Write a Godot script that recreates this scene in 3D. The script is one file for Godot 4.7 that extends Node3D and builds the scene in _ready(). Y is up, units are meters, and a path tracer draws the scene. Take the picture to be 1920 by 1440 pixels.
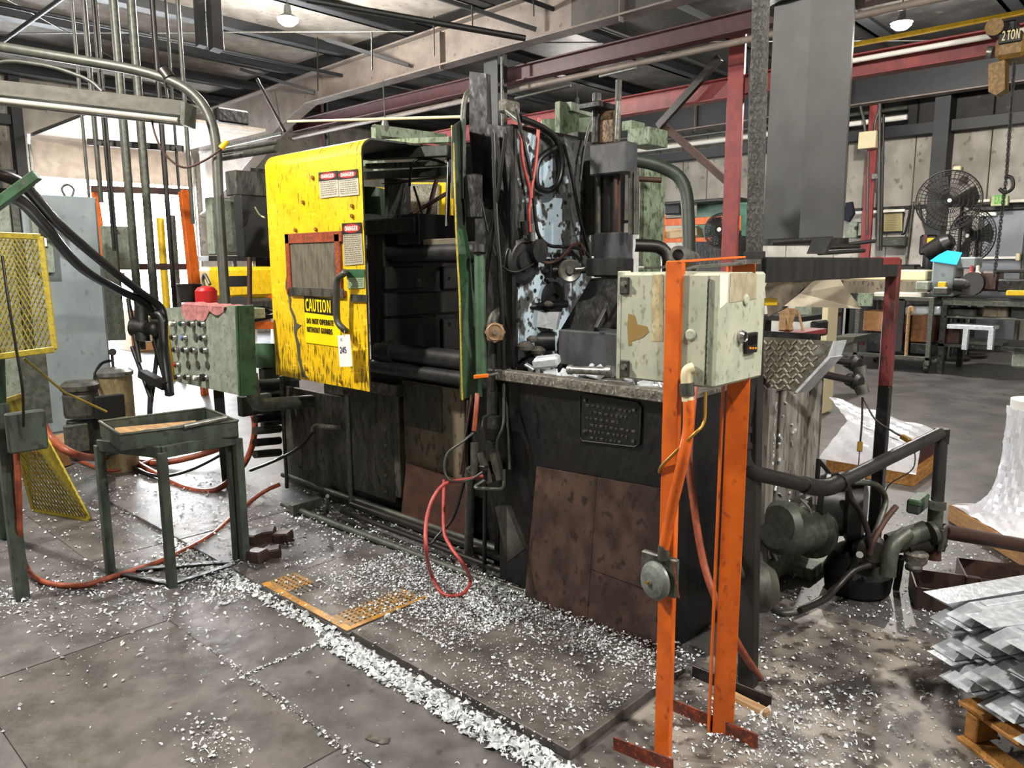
extends Node3D
# An old die casting machine in a workshop. X runs along the machine (right), -Z away from the camera, y up, metres.

const EYE := Vector3(0, 1.6, 0)
const FOCAL := 1420.0
var rt := Vector3.RIGHT
var up := Vector3.UP
var fw := Vector3.FORWARD
var used := {}
var mats := {}
var rng := RandomNumberGenerator.new()
var face_x := 0.0


func V(x: float, y: float, z: float) -> Vector3:
	return Vector3(x, y, z)


# ---- sight lines, used to take places off the photograph: on the floor, on a plane of constant z or x, or at a depth
func ray(x: float, y: float) -> Vector3:
	return fw + rt * ((x - 960.0) / FOCAL) - up * ((y - 720.0) / FOCAL)


func fl(x: float, y: float, h := 0.0) -> Vector3:
	var d := ray(x, y)
	return EYE + d * ((h - EYE.y) / d.y)


func oz(x: float, y: float, z: float) -> Vector3:
	var d := ray(x, y)
	return EYE + d * (z / d.z)


func ox(x: float, y: float, px: float) -> Vector3:
	var d := ray(x, y)
	return EYE + d * (px / d.x)


# a place just in front of the fixed platen: off its painted right face, or off its black front edge
func onf(x: float, y: float, off: float) -> Vector3:
	return ox(x, y, face_x + off) if x > 962.0 else oz(x, y, -2.62 + off)


func dp(x: float, y: float, k: float) -> Vector3:
	return EYE + ray(x, y) * k


class Geo:
	var v := PackedVector3Array()
	var n := PackedVector3Array()
	var t := PackedVector2Array()

	func tri(a: Vector3, b: Vector3, c: Vector3, na: Vector3, nb: Vector3, nc: Vector3, ua := Vector2.ZERO, ub := Vector2.ZERO, uc := Vector2.ZERO) -> void:
		v.append(a); v.append(c); v.append(b)
		n.append(na); n.append(nc); n.append(nb)
		t.append(ua); t.append(uc); t.append(ub)

	func flat(a: Vector3, b: Vector3, c: Vector3) -> void:
		var m := (b - a).cross(c - a).normalized()
		tri(a, b, c, m, m, m)

	func quad(a: Vector3, b: Vector3, c: Vector3, d: Vector3) -> void:
		var m := (c - a).cross(d - b).normalized()
		tri(a, b, c, m, m, m, Vector2(0, 1), Vector2(1, 1), Vector2(1, 0))
		tri(a, c, d, m, m, m, Vector2(0, 1), Vector2(1, 0), Vector2(0, 0))

	func box(p: Vector3, q: Vector3, bev := 0.004) -> Geo:
		var lo := p.min(q)
		var hi := p.max(q)
		return obox((lo + hi) / 2.0, Basis(), hi - lo, bev)

	func obox(c: Vector3, b: Basis, size: Vector3, bev := 0.004) -> Geo:
		var h := size / 2.0
		var e := minf(bev, minf(h.x, minf(h.y, h.z)) * 0.45)
		for ax in 3:
			var a1 := (ax + 1) % 3
			var a2 := (ax + 2) % 3
			for s in [-1.0, 1.0]:
				var o := Vector3.ZERO
				o[ax] = h[ax] * s
				var w := Vector3.ZERO
				var z := Vector3.ZERO
				w[a1] = (h[a1] - e) * s
				z[a2] = h[a2] - e
				quad(c + b * (o - w - z), c + b * (o + w - z), c + b * (o + w + z), c + b * (o - w + z))
			if e <= 0.0:
				continue
			for s1 in [-1.0, 1.0]:
				for s2 in [-1.0, 1.0]:
					var f1 := Vector3.ZERO
					var f2 := Vector3.ZERO
					f1[a1] = s1 * h[a1]; f1[a2] = s2 * (h[a2] - e)
					f2[a1] = s1 * (h[a1] - e); f2[a2] = s2 * h[a2]
					var l := Vector3.ZERO
					l[ax] = h[ax] - e
					if s1 * s2 > 0.0:
						quad(c + b * (f1 - l), c + b * (f2 - l), c + b * (f2 + l), c + b * (f1 + l))
					else:
						quad(c + b * (f1 - l), c + b * (f1 + l), c + b * (f2 + l), c + b * (f2 - l))
		if e > 0.0:
			for s in 8:
				var g := Vector3(1 if s & 1 else -1, 1 if s & 2 else -1, 1 if s & 4 else -1)
				var pt: Array[Vector3] = []
				for ax in 3:
					var k := h - Vector3.ONE * e
					k[ax] = h[ax]
					pt.append(c + b * (k * g))
				if g.x * g.y * g.z > 0.0:
					flat(pt[0], pt[1], pt[2])
				else:
					flat(pt[0], pt[2], pt[1])
		return self

	# a straight bar of w across and h along the hint direction
	func bar(a: Vector3, b: Vector3, w: float, h: float, hint := Vector3.UP, bev := 0.003) -> Geo:
		var d := (b - a).normalized()
		if absf(d.dot(hint)) > 0.97:
			hint = Vector3(0, 0, 1)
		var s := d.cross(hint).normalized()
		return obox((a + b) / 2.0, Basis(d, s.cross(d), s), Vector3(a.distance_to(b), h, w), bev)

	func cyl(a: Vector3, b: Vector3, r: float, r2 := -1.0, seg := 14, caps := true) -> Geo:
		if r2 < 0.0:
			r2 = r
		var d := (b - a).normalized()
		var s := d.cross(Vector3(0, 0, 1) if absf(d.z) < 0.8 else Vector3(1, 0, 0)).normalized()
		var w := d.cross(s)
		for i in seg:
			var t0 := TAU * i / seg
			var t1 := TAU * (i + 1) / seg
			var n0 := s * cos(t0) + w * sin(t0)
			var n1 := s * cos(t1) + w * sin(t1)
			tri(a + n0 * r, a + n1 * r, b + n1 * r2, n0, n1, n1)
			tri(a + n0 * r, b + n1 * r2, b + n0 * r2, n0, n1, n0)
			if caps:
				tri(b, b + n0 * r2, b + n1 * r2, d, d, d)
				tri(a, a + n1 * r, a + n0 * r, -d, -d, -d)
		return self

	func tube(p: PackedVector3Array, r: float, seg := 10) -> Geo:
		var rings: Array = []
		var s := Vector3.ZERO
		for i in p.size():
			var d := (p[mini(i + 1, p.size() - 1)] - p[maxi(i - 1, 0)]).normalized()
			if i == 0:
				s = d.cross(Vector3(0, 1, 0) if absf(d.y) < 0.8 else Vector3(1, 0, 0)).normalized()
			else:
				s = (s - d * s.dot(d)).normalized()
			var w := d.cross(s)
			var ring := PackedVector3Array()
			for k in seg:
				ring.append(s * cos(TAU * k / seg) + w * sin(TAU * k / seg))
			rings.append(ring)
			if i == 0 or i == p.size() - 1:
				var e := -d if i == 0 else d
				for k in seg:
					var u0 := p[i] + ring[k] * r
					var u1 := p[i] + ring[(k + 1) % seg] * r
					if i == 0:
						tri(p[i], u1, u0, e, e, e)
					else:
						tri(p[i], u0, u1, e, e, e)
			if i > 0:
				var pr: PackedVector3Array = rings[i - 1]
				for k in seg:
					var l := (k + 1) % seg
					tri(p[i - 1] + pr[k] * r, p[i - 1] + pr[l] * r, p[i] + ring[l] * r, pr[k], pr[l], ring[l])
					tri(p[i - 1] + pr[k] * r, p[i] + ring[l] * r, p[i] + ring[k] * r, pr[k], ring[l], ring[k])
		return self

	# a flat outline pushed along ext (both caps and the sides)
	func prism(p: Array, ext: Vector3) -> Geo:
		var nn := Vector3.ZERO
		for i in p.size():
			nn += (p[i] - p[0]).cross(p[(i + 1) % p.size()] - p[0])
		nn = nn.normalized()
		var q := p.duplicate()
		if nn.dot(ext) > 0.0:
			q.reverse()
			nn = -nn
		var s: Vector3 = (q[1] - q[0]).normalized()
		var w := nn.cross(s)
		var flatp := PackedVector2Array()
		for k in q:
			flatp.append(Vector2((k - q[0]).dot(s), (k - q[0]).dot(w)))
		var id := Geometry2D.triangulate_polygon(flatp)
		for i in range(0, id.size(), 3):
			var a: Vector3 = q[id[i]]
			var b: Vector3 = q[id[i + 1]]
			var c: Vector3 = q[id[i + 2]]
			if (b - a).cross(c - a).dot(nn) < 0.0:
				var sw := b
				b = c
				c = sw
			flat(a, b, c)
			flat(a + ext, c + ext, b + ext)
		for i in q.size():
			var a: Vector3 = q[i]
			var b: Vector3 = q[(i + 1) % q.size()]
			quad(a, a + ext, b + ext, b)
		return self

	# profile of Vector2(radius, along the axis), turned about the axis
	func lathe(c: Vector3, axis: Vector3, prof: Array, seg := 20) -> Geo:
		var d := axis.normalized()
		var s := d.cross(Vector3(0, 0, 1) if absf(d.z) < 0.8 else Vector3(1, 0, 0)).normalized()
		var w := d.cross(s)
		for j in prof.size() - 1:
			var a: Vector2 = prof[j]
			var b: Vector2 = prof[j + 1]
			var sl := Vector2(b.y - a.y, a.x - b.x).normalized()
			for i in seg:
				var o0 := s * cos(TAU * i / seg) + w * sin(TAU * i / seg)
				var o1 := s * cos(TAU * (i + 1) / seg) + w * sin(TAU * (i + 1) / seg)
				var n0 := o0 * sl.x + d * sl.y
				var n1 := o1 * sl.x + d * sl.y
				var p0 := c + d * a.y
				var p1 := c + d * b.y
				if a.x > 0.0:
					tri(p0 + o0 * a.x, p0 + o1 * a.x, p1 + o1 * b.x, n0, n1, n1)
				if b.x > 0.0:
					tri(p0 + o0 * a.x, p1 + o1 * b.x, p1 + o0 * b.x, n0, n1, n0)
		return self

	func mesh() -> ArrayMesh:
		var a := []
		a.resize(Mesh.ARRAY_MAX)
		a[Mesh.ARRAY_VERTEX] = v
		a[Mesh.ARRAY_NORMAL] = n
		a[Mesh.ARRAY_TEX_UV] = t
		var m := ArrayMesh.new()
		m.add_surface_from_arrays(Mesh.PRIMITIVE_TRIANGLES, a)
		return m


func G() -> Geo:
	return Geo.new()


func sp(p: Array, sub := 6) -> PackedVector3Array:   # a smooth line through the points
	var o := PackedVector3Array()
	for i in p.size() - 1:
		var a: Vector3 = p[maxi(i - 1, 0)]
		var b: Vector3 = p[i]
		var c: Vector3 = p[i + 1]
		var d: Vector3 = p[mini(i + 2, p.size() - 1)]
		for k in sub:
			o.append(b.cubic_interpolate(c, a, d, float(k) / sub))
	o.append(p[p.size() - 1])
	return o


func elbows(p: Array, r := 0.05, sub := 5) -> PackedVector3Array:   # straight runs joined by round bends
	var o := PackedVector3Array([p[0]])
	for i in range(1, p.size() - 1):
		var a: Vector3 = p[i - 1]
		var b: Vector3 = p[i]
		var c: Vector3 = p[i + 1]
		var s := b + (a - b).normalized() * minf(r, a.distance_to(b) * 0.48)
		var e := b + (c - b).normalized() * minf(r, b.distance_to(c) * 0.48)
		for k in sub + 1:
			var u := float(k) / sub
			o.append(s.lerp(b, u).lerp(b.lerp(e, u), u))
	o.append(p[p.size() - 1])
	return o


# ---- naming and tagging
func called(parent: Node, base: String) -> String:
	var key := str(parent.get_instance_id()) + base
	used[key] = used.get(key, -1) + 1
	return base if used[key] == 0 else "%s_%03d" % [base, used[key]]


func tag(o: Node, label: String, category: String, group := "") -> void:
	o.set_meta("label", label)
	o.set_meta("category", category)
	if group:
		o.set_meta("group", group)


func thing(base: String, label: String, category: String, at: Vector3, group := "") -> Node3D:
	var o := Node3D.new()
	o.name = called(self, base)
	add_child(o)
	o.position = at
	tag(o, label, category, group)
	return o


# a mesh given in world places; parent is the root, a thing or a part
func part(parent: Node3D, base: String, g: Geo, m: Material, label := "") -> MeshInstance3D:
	var o := MeshInstance3D.new()
	o.name = called(parent, base)
	o.mesh = g.mesh()
	o.material_override = m
	parent.add_child(o)
	if parent != self and not parent is MeshInstance3D:
		o.position = -parent.position
	if label:
		o.set_meta("label", label)
	return o


func one(base: String, label: String, category: String, g: Geo, m: Material, group := "") -> MeshInstance3D:
	var o := part(self, base, g, m)
	tag(o, label, category, group)
	return o


func struct(base: String, g: Geo, m: Material) -> MeshInstance3D:
	var o := part(self, base, g, m)
	o.set_meta("kind", "structure")
	return o


func words(parent: Node3D, base: String, s: String, bl: Vector3, right: Vector3, upward: Vector3, height: float, m: Material, width := 0.0) -> MeshInstance3D:
	var tm := TextMesh.new()
	tm.text = s
	var f := SystemFont.new()
	f.font_names = PackedStringArray(["Droid Sans"])
	f.font_weight = 700
	tm.font = f
	tm.font_size = 64
	tm.pixel_size = 0.01
	tm.depth = 0.02
	tm.horizontal_alignment = HORIZONTAL_ALIGNMENT_LEFT
	var box := tm.get_aabb()
	var k := height / maxf(box.size.y, 0.01)
	var kx := k if width <= 0.0 else width / maxf(box.size.x, 0.01)
	var o := MeshInstance3D.new()
	o.name = called(parent, base)
	o.mesh = tm
	o.material_override = m
	parent.add_child(o)
	var r := right.normalized()
	var u := (upward - r * upward.dot(r)).normalized()
	var b := Basis(r * kx, u * k, r.cross(u) * 0.05)
	var origin := bl - b * Vector3(box.position.x, box.position.y, 0.0)
	if parent != self and not parent is MeshInstance3D:
		origin -= parent.position
	o.transform = Transform3D(b, origin)
	return o


# ---- materials: two tones mottled by noise, with spots of a third tone
func mt(key: String, ca: Color, cb: Color, rough := 0.6, metal := 0.0, sc := Vector3.ONE, thr := 2.0, cc := Color.BLACK, sd := 1, bump := 0.0) -> StandardMaterial3D:
	if mats.has(key):
		return mats[key]
	var f := FastNoiseLite.new()
	f.seed = sd
	f.frequency = 0.018
	f.fractal_octaves = 5
	var f2 := FastNoiseLite.new()
	f2.seed = sd + 77
	f2.frequency = 0.05
	f2.fractal_octaves = 4
	var n1 := f.get_seamless_image(256, 256)
	var n2 := f2.get_seamless_image(256, 256)
	var im := Image.create(256, 256, false, Image.FORMAT_RGB8)
	for y in 256:
		for x in 256:
			var c := ca.lerp(cb, smoothstep(0.15, 0.85, n1.get_pixel(x, y).r))
			if thr < 1.5:
				c = c.lerp(cc, smoothstep(thr + 0.04, thr + 0.26, n2.get_pixel(x, y).r) * 0.8)
			im.set_pixel(x, y, c)
	var m := StandardMaterial3D.new()
	m.albedo_texture = ImageTexture.create_from_image(im)
	m.roughness = rough
	m.metallic = metal
	m.uv1_triplanar = true
	m.uv1_scale = sc
	if bump > 0.0:
		n2.bump_map_to_normal_map(bump)
		m.normal_enabled = true
		m.normal_texture = ImageTexture.create_from_image(n2)
	mats[key] = m
	return m


func plain(key: String, c: Color, rough := 0.6, metal := 0.0) -> StandardMaterial3D:
	if not mats.has(key):
		var m := StandardMaterial3D.new()
		m.albedo_color = c
		m.roughness = rough
		m.metallic = metal
		mats[key] = m
	return mats[key]


func printed(key: String, im: Image, rough := 0.5) -> StandardMaterial3D:
	if not mats.has(key):
		var m := StandardMaterial3D.new()
		m.albedo_texture = ImageTexture.create_from_image(im)
		m.roughness = rough
		mats[key] = m
	return mats[key]


# ---- boxes read off a rectangle of the photograph that lies on a plane of constant z (front face) or x (right face)
func bz(x0: float, y0: float, x1: float, y1: float, z: float, deep: float, bev := 0.004) -> Geo:
	return G().box(V(oz(x0, (y0 + y1) / 2, z).x, oz((x0 + x1) / 2, y0, z).y, z), V(oz(x1, (y0 + y1) / 2, z).x, oz((x0 + x1) / 2, y1, z).y, z - deep), bev)


func bx(x0: float, y0: float, x1: float, y1: float, px: float, deep: float, bev := 0.004) -> Geo:
	return G().box(V(px, ox((x0 + x1) / 2, y0, px).y, ox(x0, (y0 + y1) / 2, px).z), V(px - deep, ox((x0 + x1) / 2, y1, px).y, ox(x1, (y0 + y1) / 2, px).z), bev)


# thin quadrilateral plate, its four photograph corners (counter-clockwise from bottom left) on a plane of constant z
func pz(c: Array, z: float, thick := 0.004) -> Geo:
	var p := []
	for k in c:
		p.append(oz(k[0], k[1], z))
	return G().prism(p, V(0, 0, -thick))


func pxp(c: Array, x: float, thick := 0.004) -> Geo:
	var p := []
	for k in c:
		p.append(ox(k[0], k[1], x))
	return G().prism(p, V(-thick, 0, 0))


func bolt(g: Geo, at: Vector3, axis: Vector3, r: float) -> void:
	g.cyl(at, at + axis * r * 0.9, r, r * 0.92, 6)


func lamp(at: Vector3, energy: float, label: String) -> void:
	var t := thing("high_bay_lamp", label, "lamp", at, "high bay lamps under the roof")
	part(t, "lamp_housing", G().lathe(at, V(0, 1, 0), [Vector2(0.13, 0.03), Vector2(0.14, 0.035), Vector2(0.11, 0.06), Vector2(0.05, 0.09), Vector2(0.04, 0.2), Vector2(0, 0.2)], 18), plain("lamp_grey", Color(0.4, 0.4, 0.4), 0.5, 0.4))
	part(t, "hanger", G().cyl(at + V(0, 0.2, 0), V(at.x, 5.05, at.z), 0.008), plain("lamp_grey", Color(0.4, 0.4, 0.4), 0.5, 0.4))
	var b := part(t, "lamp_bulb", G().lathe(at, V(0, 1, 0), [Vector2(0, -0.06), Vector2(0.07, -0.045), Vector2(0.125, 0.0), Vector2(0.125, 0.03), Vector2(0, 0.035)], 18), mats.glow)
	b.cast_shadow = GeometryInstance3D.SHADOW_CASTING_SETTING_ON
	var o := OmniLight3D.new()
	o.name = "lamp_light"
	o.light_color = Color(1.0, 0.975, 0.94)
	o.light_energy = energy
	o.light_size = 0.12
	o.omni_range = 40.0
	o.omni_attenuation = 2.0
	o.shadow_enabled = true
	t.add_child(o)
	o.position = V(0, -0.2, 0)


func _ready() -> void:
	rng.seed = 20
	# ---- camera, sky, lamps, exposure
	var pitch := deg_to_rad(9.0)
	var roll := deg_to_rad(-0.3)
	var yaw := deg_to_rad(43.0)
	fw = V(-sin(yaw) * cos(pitch), -sin(pitch), -cos(yaw) * cos(pitch))
	var r0 := V(cos(yaw), 0, -sin(yaw))
	var u0 := r0.cross(fw)
	rt = r0 * cos(roll) + u0 * sin(roll)
	up = u0 * cos(roll) - r0 * sin(roll)
	var cam := Camera3D.new()
	cam.name = "camera"
	add_child(cam)
	cam.transform = Transform3D(Basis(rt, up, -fw), EYE)
	cam.fov = rad_to_deg(2.0 * atan(720.0 / FOCAL))
	cam.current = true
	var we := WorldEnvironment.new()
	we.name = "environment"
	var env := Environment.new()
	var sky := Sky.new()
	var sm := ProceduralSkyMaterial.new()
	sm.sky_top_color = Color(0.9, 0.94, 1.0)
	sm.sky_horizon_color = Color(1.0, 0.99, 0.96)
	sm.ground_horizon_color = Color(0.9, 0.9, 0.88)
	sm.ground_bottom_color = Color(0.7, 0.7, 0.68)
	sm.sky_energy_multiplier = 9.0
	sm.ground_energy_multiplier = 6.0
	sky.sky_material = sm
	env.background_mode = Environment.BG_SKY
	env.sky = sky
	env.tonemap_mode = Environment.TONE_MAPPER_LINEAR
	env.tonemap_exposure = 0.78
	env.sdfgi_enabled = true
	env.ssao_enabled = true
	env.ssil_enabled = true
	we.environment = env
	add_child(we)
	var gm := StandardMaterial3D.new()
	gm.albedo_color = Color(1, 0.97, 0.9)
	gm.emission_enabled = true
	gm.emission = Color(1.0, 0.95, 0.85)
	gm.emission_energy_multiplier = 14.0
	mats.glow = gm
	var lamps := [V(-9.16, 4.7, -5.63), V(-3.48, 4.7, -11.35), V(-9.6, 4.6, -12.2), V(-4.6, 4.6, 0.2), V(0.6, 4.6, -1.2), V(2.4, 4.6, -4.4), V(-10.5, 4.6, 0.6)]
	var tells := ["lit high bay lamp between the purlins near the roll-up door", "lit high bay lamp above the red crane beam beside the chain hoist", "high bay lamp over the back aisle beyond the green machine frame", "high bay lamp above the open floor in front of the press", "high bay lamp above the orange stand side of the aisle", "high bay lamp above the wrapped pallets", "high bay lamp above the grey cabinets"]
	for i in lamps.size():
		lamp(lamps[i], [24.0, 30.0, 8.0, 46.0, 24.0, 34.0, 18.0][i], tells[i])
	palette()
	shell()
	machine()
	shot_end()
	left_side()
	stand()
	furnace()
	back_aisle()
	overhead()
	floor_things()
	flakes()


func palette() -> void:
	mt("concrete", Color(0.37, 0.36, 0.35), Color(0.27, 0.265, 0.26), 0.45, 0.0, V(0.35, 0.35, 0.35), 0.62, Color(0.17, 0.16, 0.15), 3)
	mt("plate_a", Color(0.36, 0.345, 0.34), Color(0.26, 0.25, 0.245), 0.55, 0.0, V(0.8, 0.8, 0.8), 0.74, Color(0.14, 0.13, 0.125), 5, 0.6)
	mt("plate_b", Color(0.34, 0.32, 0.305), Color(0.23, 0.22, 0.205), 0.55, 0.0, V(0.9, 0.9, 0.9), 0.70, Color(0.23, 0.19, 0.14), 9, 0.6)
	mt("grime", Color(0.045, 0.045, 0.042), Color(0.10, 0.098, 0.09), 0.5, 0.1, V(1.6, 0.6, 1.6), 0.62, Color(0.16, 0.155, 0.14), 11, 1.5)
	mt("grime_soft", Color(0.17, 0.17, 0.15), Color(0.27, 0.265, 0.23), 0.55, 0.1, V(1.5, 0.5, 1.5), 0.56, Color(0.08, 0.08, 0.07), 13, 1.0)
	mt("soot", Color(0.02, 0.021, 0.026), Color(0.05, 0.05, 0.055), 0.45, 0.1, V(1.3, 0.5, 1.3), 0.66, Color(0.13, 0.125, 0.11), 15, 1.0)
	mt("olive", Color(0.34, 0.32, 0.26), Color(0.42, 0.38, 0.31), 0.6, 0.0, V(1.2, 0.5, 1.2), 0.58, Color(0.12, 0.12, 0.1), 17)
	mt("rust", Color(0.27, 0.15, 0.10), Color(0.19, 0.105, 0.075), 0.65, 0.1, V(1.5, 1.2, 1.5), 0.6, Color(0.13, 0.08, 0.06), 19)
	mt("rust_plate", Color(0.33, 0.255, 0.225), Color(0.21, 0.16, 0.14), 0.45, 0.25, V(1.3, 0.9, 1.3), 0.6, Color(0.13, 0.10, 0.09), 21, 0.4)
	mt("orange", Color(0.80, 0.38, 0.08), Color(0.70, 0.31, 0.06), 0.42, 0.0, V(2, 1, 2), 0.66, Color(0.42, 0.16, 0.06), 23)
	mt("orange_rust", Color(0.42, 0.17, 0.08), Color(0.25, 0.11, 0.07), 0.6, 0.0, V(3, 3, 3), 0.55, Color(0.6, 0.25, 0.08), 24)
	mt("box_grey", Color(0.60, 0.63, 0.56), Color(0.66, 0.67, 0.60), 0.5, 0.0, V(2.2, 1.2, 2.2), 0.62, Color(0.47, 0.47, 0.40), 25)
	mt("panel_grey", Color(0.50, 0.535, 0.48), Color(0.43, 0.46, 0.41), 0.5, 0.0, V(2.5, 1.8, 2.5), 0.60, Color(0.30, 0.32, 0.28), 27)
	mt("cabinet", Color(0.52, 0.56, 0.57), Color(0.47, 0.51, 0.52), 0.5, 0.0, V(0.6, 0.4, 0.6), 0.68, Color(0.38, 0.41, 0.42), 29)
	mt("green", Color(0.20, 0.33, 0.22), Color(0.14, 0.24, 0.155), 0.5, 0.0, V(1.5, 1.0, 1.5), 0.6, Color(0.09, 0.13, 0.09), 31)
	mt("pale_green", Color(0.47, 0.53, 0.44), Color(0.37, 0.42, 0.34), 0.55, 0.0, V(2, 1, 2), 0.5, Color(0.22, 0.25, 0.18), 33)
	mt("green_grey", Color(0.25, 0.29, 0.25), Color(0.17, 0.20, 0.17), 0.5, 0.0, V(2, 0.8, 2), 0.6, Color(0.11, 0.12, 0.1), 35)
	mt("blue_paint", Color(0.56, 0.63, 0.67), Color(0.36, 0.40, 0.43), 0.5, 0.0, V(1.1, 0.8, 1.1), 0.47, Color(0.15, 0.16, 0.165), 37)
	mt("steel_dark", Color(0.15, 0.15, 0.155), Color(0.22, 0.22, 0.22), 0.4, 0.5, V(2.5, 1, 2.5), 0.66, Color(0.10, 0.10, 0.10), 39)
	mt("steel", Color(0.55, 0.55, 0.53), Color(0.40, 0.40, 0.38), 0.35, 0.7, V(4, 4, 4), 0.64, Color(0.26, 0.26, 0.25), 41)
	mt("block", Color(0.20, 0.205, 0.215), Color(0.27, 0.275, 0.285), 0.5, 0.2, V(2, 1, 2), 0.64, Color(0.13, 0.13, 0.14), 42)
	mt("pipe", Color(0.17, 0.155, 0.145), Color(0.11, 0.105, 0.10), 0.42, 0.4, V(5, 5, 5), 0.64, Color(0.24, 0.2, 0.17), 43)
	mt("pipe_grey", Color(0.33, 0.34, 0.31), Color(0.24, 0.25, 0.22), 0.45, 0.3, V(4, 4, 4), 0.64, Color(0.17, 0.17, 0.15), 45)
	mt("conduit", Color(0.29, 0.295, 0.27), Color(0.22, 0.225, 0.205), 0.45, 0.3, V(3, 2, 3), 0.66, Color(0.28, 0.27, 0.22), 47)
	mt("crust", Color(0.40, 0.39, 0.36), Color(0.27, 0.26, 0.235), 0.7, 0.1, V(3, 2, 3), 0.55, Color(0.60, 0.59, 0.56), 49, 3.0)
	mt("furnace", Color(0.52, 0.51, 0.48), Color(0.40, 0.385, 0.36), 0.6, 0.15, V(2.2, 0.5, 2.2), 0.58, Color(0.20, 0.195, 0.18), 51, 1.0)
	mt("duct", Color(0.235, 0.24, 0.235), Color(0.19, 0.195, 0.19), 0.55, 0.1, V(1.2, 0.8, 1.2), 0.66, Color(0.22, 0.17, 0.155), 53)
	mt("hood", Color(0.66, 0.62, 0.54), Color(0.54, 0.51, 0.44), 0.6, 0.1, V(2, 2, 2), 0.76, Color(0.38, 0.35, 0.3), 55)
	mt("maroon", Color(0.25, 0.10, 0.105), Color(0.18, 0.075, 0.08), 0.5, 0.0, V(1, 1, 1), 0.66, Color(0.12, 0.06, 0.06), 57)
	mt("red_steel", Color(0.50, 0.18, 0.17), Color(0.42, 0.14, 0.135), 0.5, 0.0, V(1, 0.6, 1), 0.68, Color(0.35, 0.1, 0.1), 59)
	mt("wall_panel", Color(0.58, 0.565, 0.53), Color(0.47, 0.455, 0.42), 0.7, 0.0, V(0.35, 0.25, 0.35), 0.70, Color(0.28, 0.265, 0.235), 61)
	mt("wall_white", Color(0.70, 0.69, 0.66), Color(0.62, 0.61, 0.58), 0.6, 0.0, V(0.5, 0.4, 0.5), 0.68, Color(0.48, 0.47, 0.44), 63)
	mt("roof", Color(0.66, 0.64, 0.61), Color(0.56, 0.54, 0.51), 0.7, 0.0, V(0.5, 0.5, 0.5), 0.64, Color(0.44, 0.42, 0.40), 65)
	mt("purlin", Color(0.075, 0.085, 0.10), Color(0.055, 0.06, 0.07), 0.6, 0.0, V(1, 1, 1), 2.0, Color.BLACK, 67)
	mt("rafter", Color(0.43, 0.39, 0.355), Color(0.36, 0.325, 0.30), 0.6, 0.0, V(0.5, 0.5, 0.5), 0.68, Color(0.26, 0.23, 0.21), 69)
	mt("wood", Color(0.62, 0.50, 0.34), Color(0.50, 0.39, 0.26), 0.7, 0.0, V(1, 6, 6), 0.66, Color(0.36, 0.26, 0.14), 71)
	mt("pallet_wood", Color(0.62, 0.44, 0.21), Color(0.50, 0.34, 0.15), 0.7, 0.0, V(5, 5, 1), 0.64, Color(0.30, 0.2, 0.1), 73)
	mt("alu", Color(0.78, 0.80, 0.82), Color(0.68, 0.70, 0.72), 0.34, 0.3, V(4, 4, 4), 0.66, Color(0.45, 0.46, 0.48), 75, 1.2)
	mt("cardboard", Color(0.60, 0.44, 0.28), Color(0.53, 0.38, 0.24), 0.8, 0.0, V(2, 2, 2), 0.7, Color(0.42, 0.3, 0.2), 77)
	mt("hose_orange", Color(0.56, 0.27, 0.15), Color(0.42, 0.19, 0.11), 0.5, 0.0, V(4, 4, 4), 0.62, Color(0.36, 0.15, 0.1), 79)
	mt("hose_red", Color(0.66, 0.25, 0.23), Color(0.54, 0.19, 0.175), 0.5, 0.0, V(4, 4, 4), 0.64, Color(0.32, 0.12, 0.11), 81)
	mt("mesh_yellow", Color(0.55, 0.49, 0.13), Color(0.43, 0.39, 0.12), 0.5, 0.1, V(3, 3, 3), 0.62, Color(0.28, 0.26, 0.12), 83)
	mt("yellow", Color(0.86, 0.72, 0.06), Color(0.80, 0.66, 0.06), 0.42, 0.0, V(2, 1, 2), 0.66, Color(0.55, 0.43, 0.08), 85)
	mt("yellow_floor", Color(0.70, 0.49, 0.11), Color(0.54, 0.38, 0.12), 0.5, 0.0, V(3, 3, 3), 0.58, Color(0.36, 0.3, 0.22), 87)
	mt("machine_green", Color(0.27, 0.42, 0.36), Color(0.22, 0.35, 0.30), 0.5, 0.0, V(1, 1, 1), 0.68, Color(0.14, 0.2, 0.17), 89)
	mt("ingot", Color(0.76, 0.78, 0.80), Color(0.64, 0.66, 0.69), 0.32, 0.25, V(5, 5, 5), 0.66, Color(0.55, 0.57, 0.6), 76, 1.0)
	mt("orange_worn", Color(0.60, 0.26, 0.12), Color(0.45, 0.19, 0.10), 0.5, 0.0, V(5, 5, 5), 0.5, Color(0.28, 0.16, 0.1), 78)
	mt("edge_yellow", Color(0.70, 0.62, 0.16), Color(0.58, 0.52, 0.18), 0.5, 0.0, V(4, 4, 4), 0.55, Color(0.35, 0.33, 0.18), 80)
	mt("crust_dark", Color(0.22, 0.22, 0.205), Color(0.15, 0.15, 0.14), 0.7, 0.1, V(5, 3, 5), 0.52, Color(0.36, 0.35, 0.32), 50, 3.0)
	mt("post_red", Color(0.40, 0.15, 0.145), Color(0.26, 0.11, 0.11), 0.5, 0.0, V(3, 1, 3), 0.5, Color(0.12, 0.07, 0.07), 52)
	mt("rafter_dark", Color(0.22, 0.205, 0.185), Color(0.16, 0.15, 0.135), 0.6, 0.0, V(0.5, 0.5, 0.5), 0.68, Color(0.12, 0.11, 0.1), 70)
	mt("roof_dark", Color(0.20, 0.195, 0.185), Color(0.12, 0.115, 0.11), 0.7, 0.0, V(0.3, 0.3, 0.3), 0.64, Color(0.3, 0.29, 0.27), 66)
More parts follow.
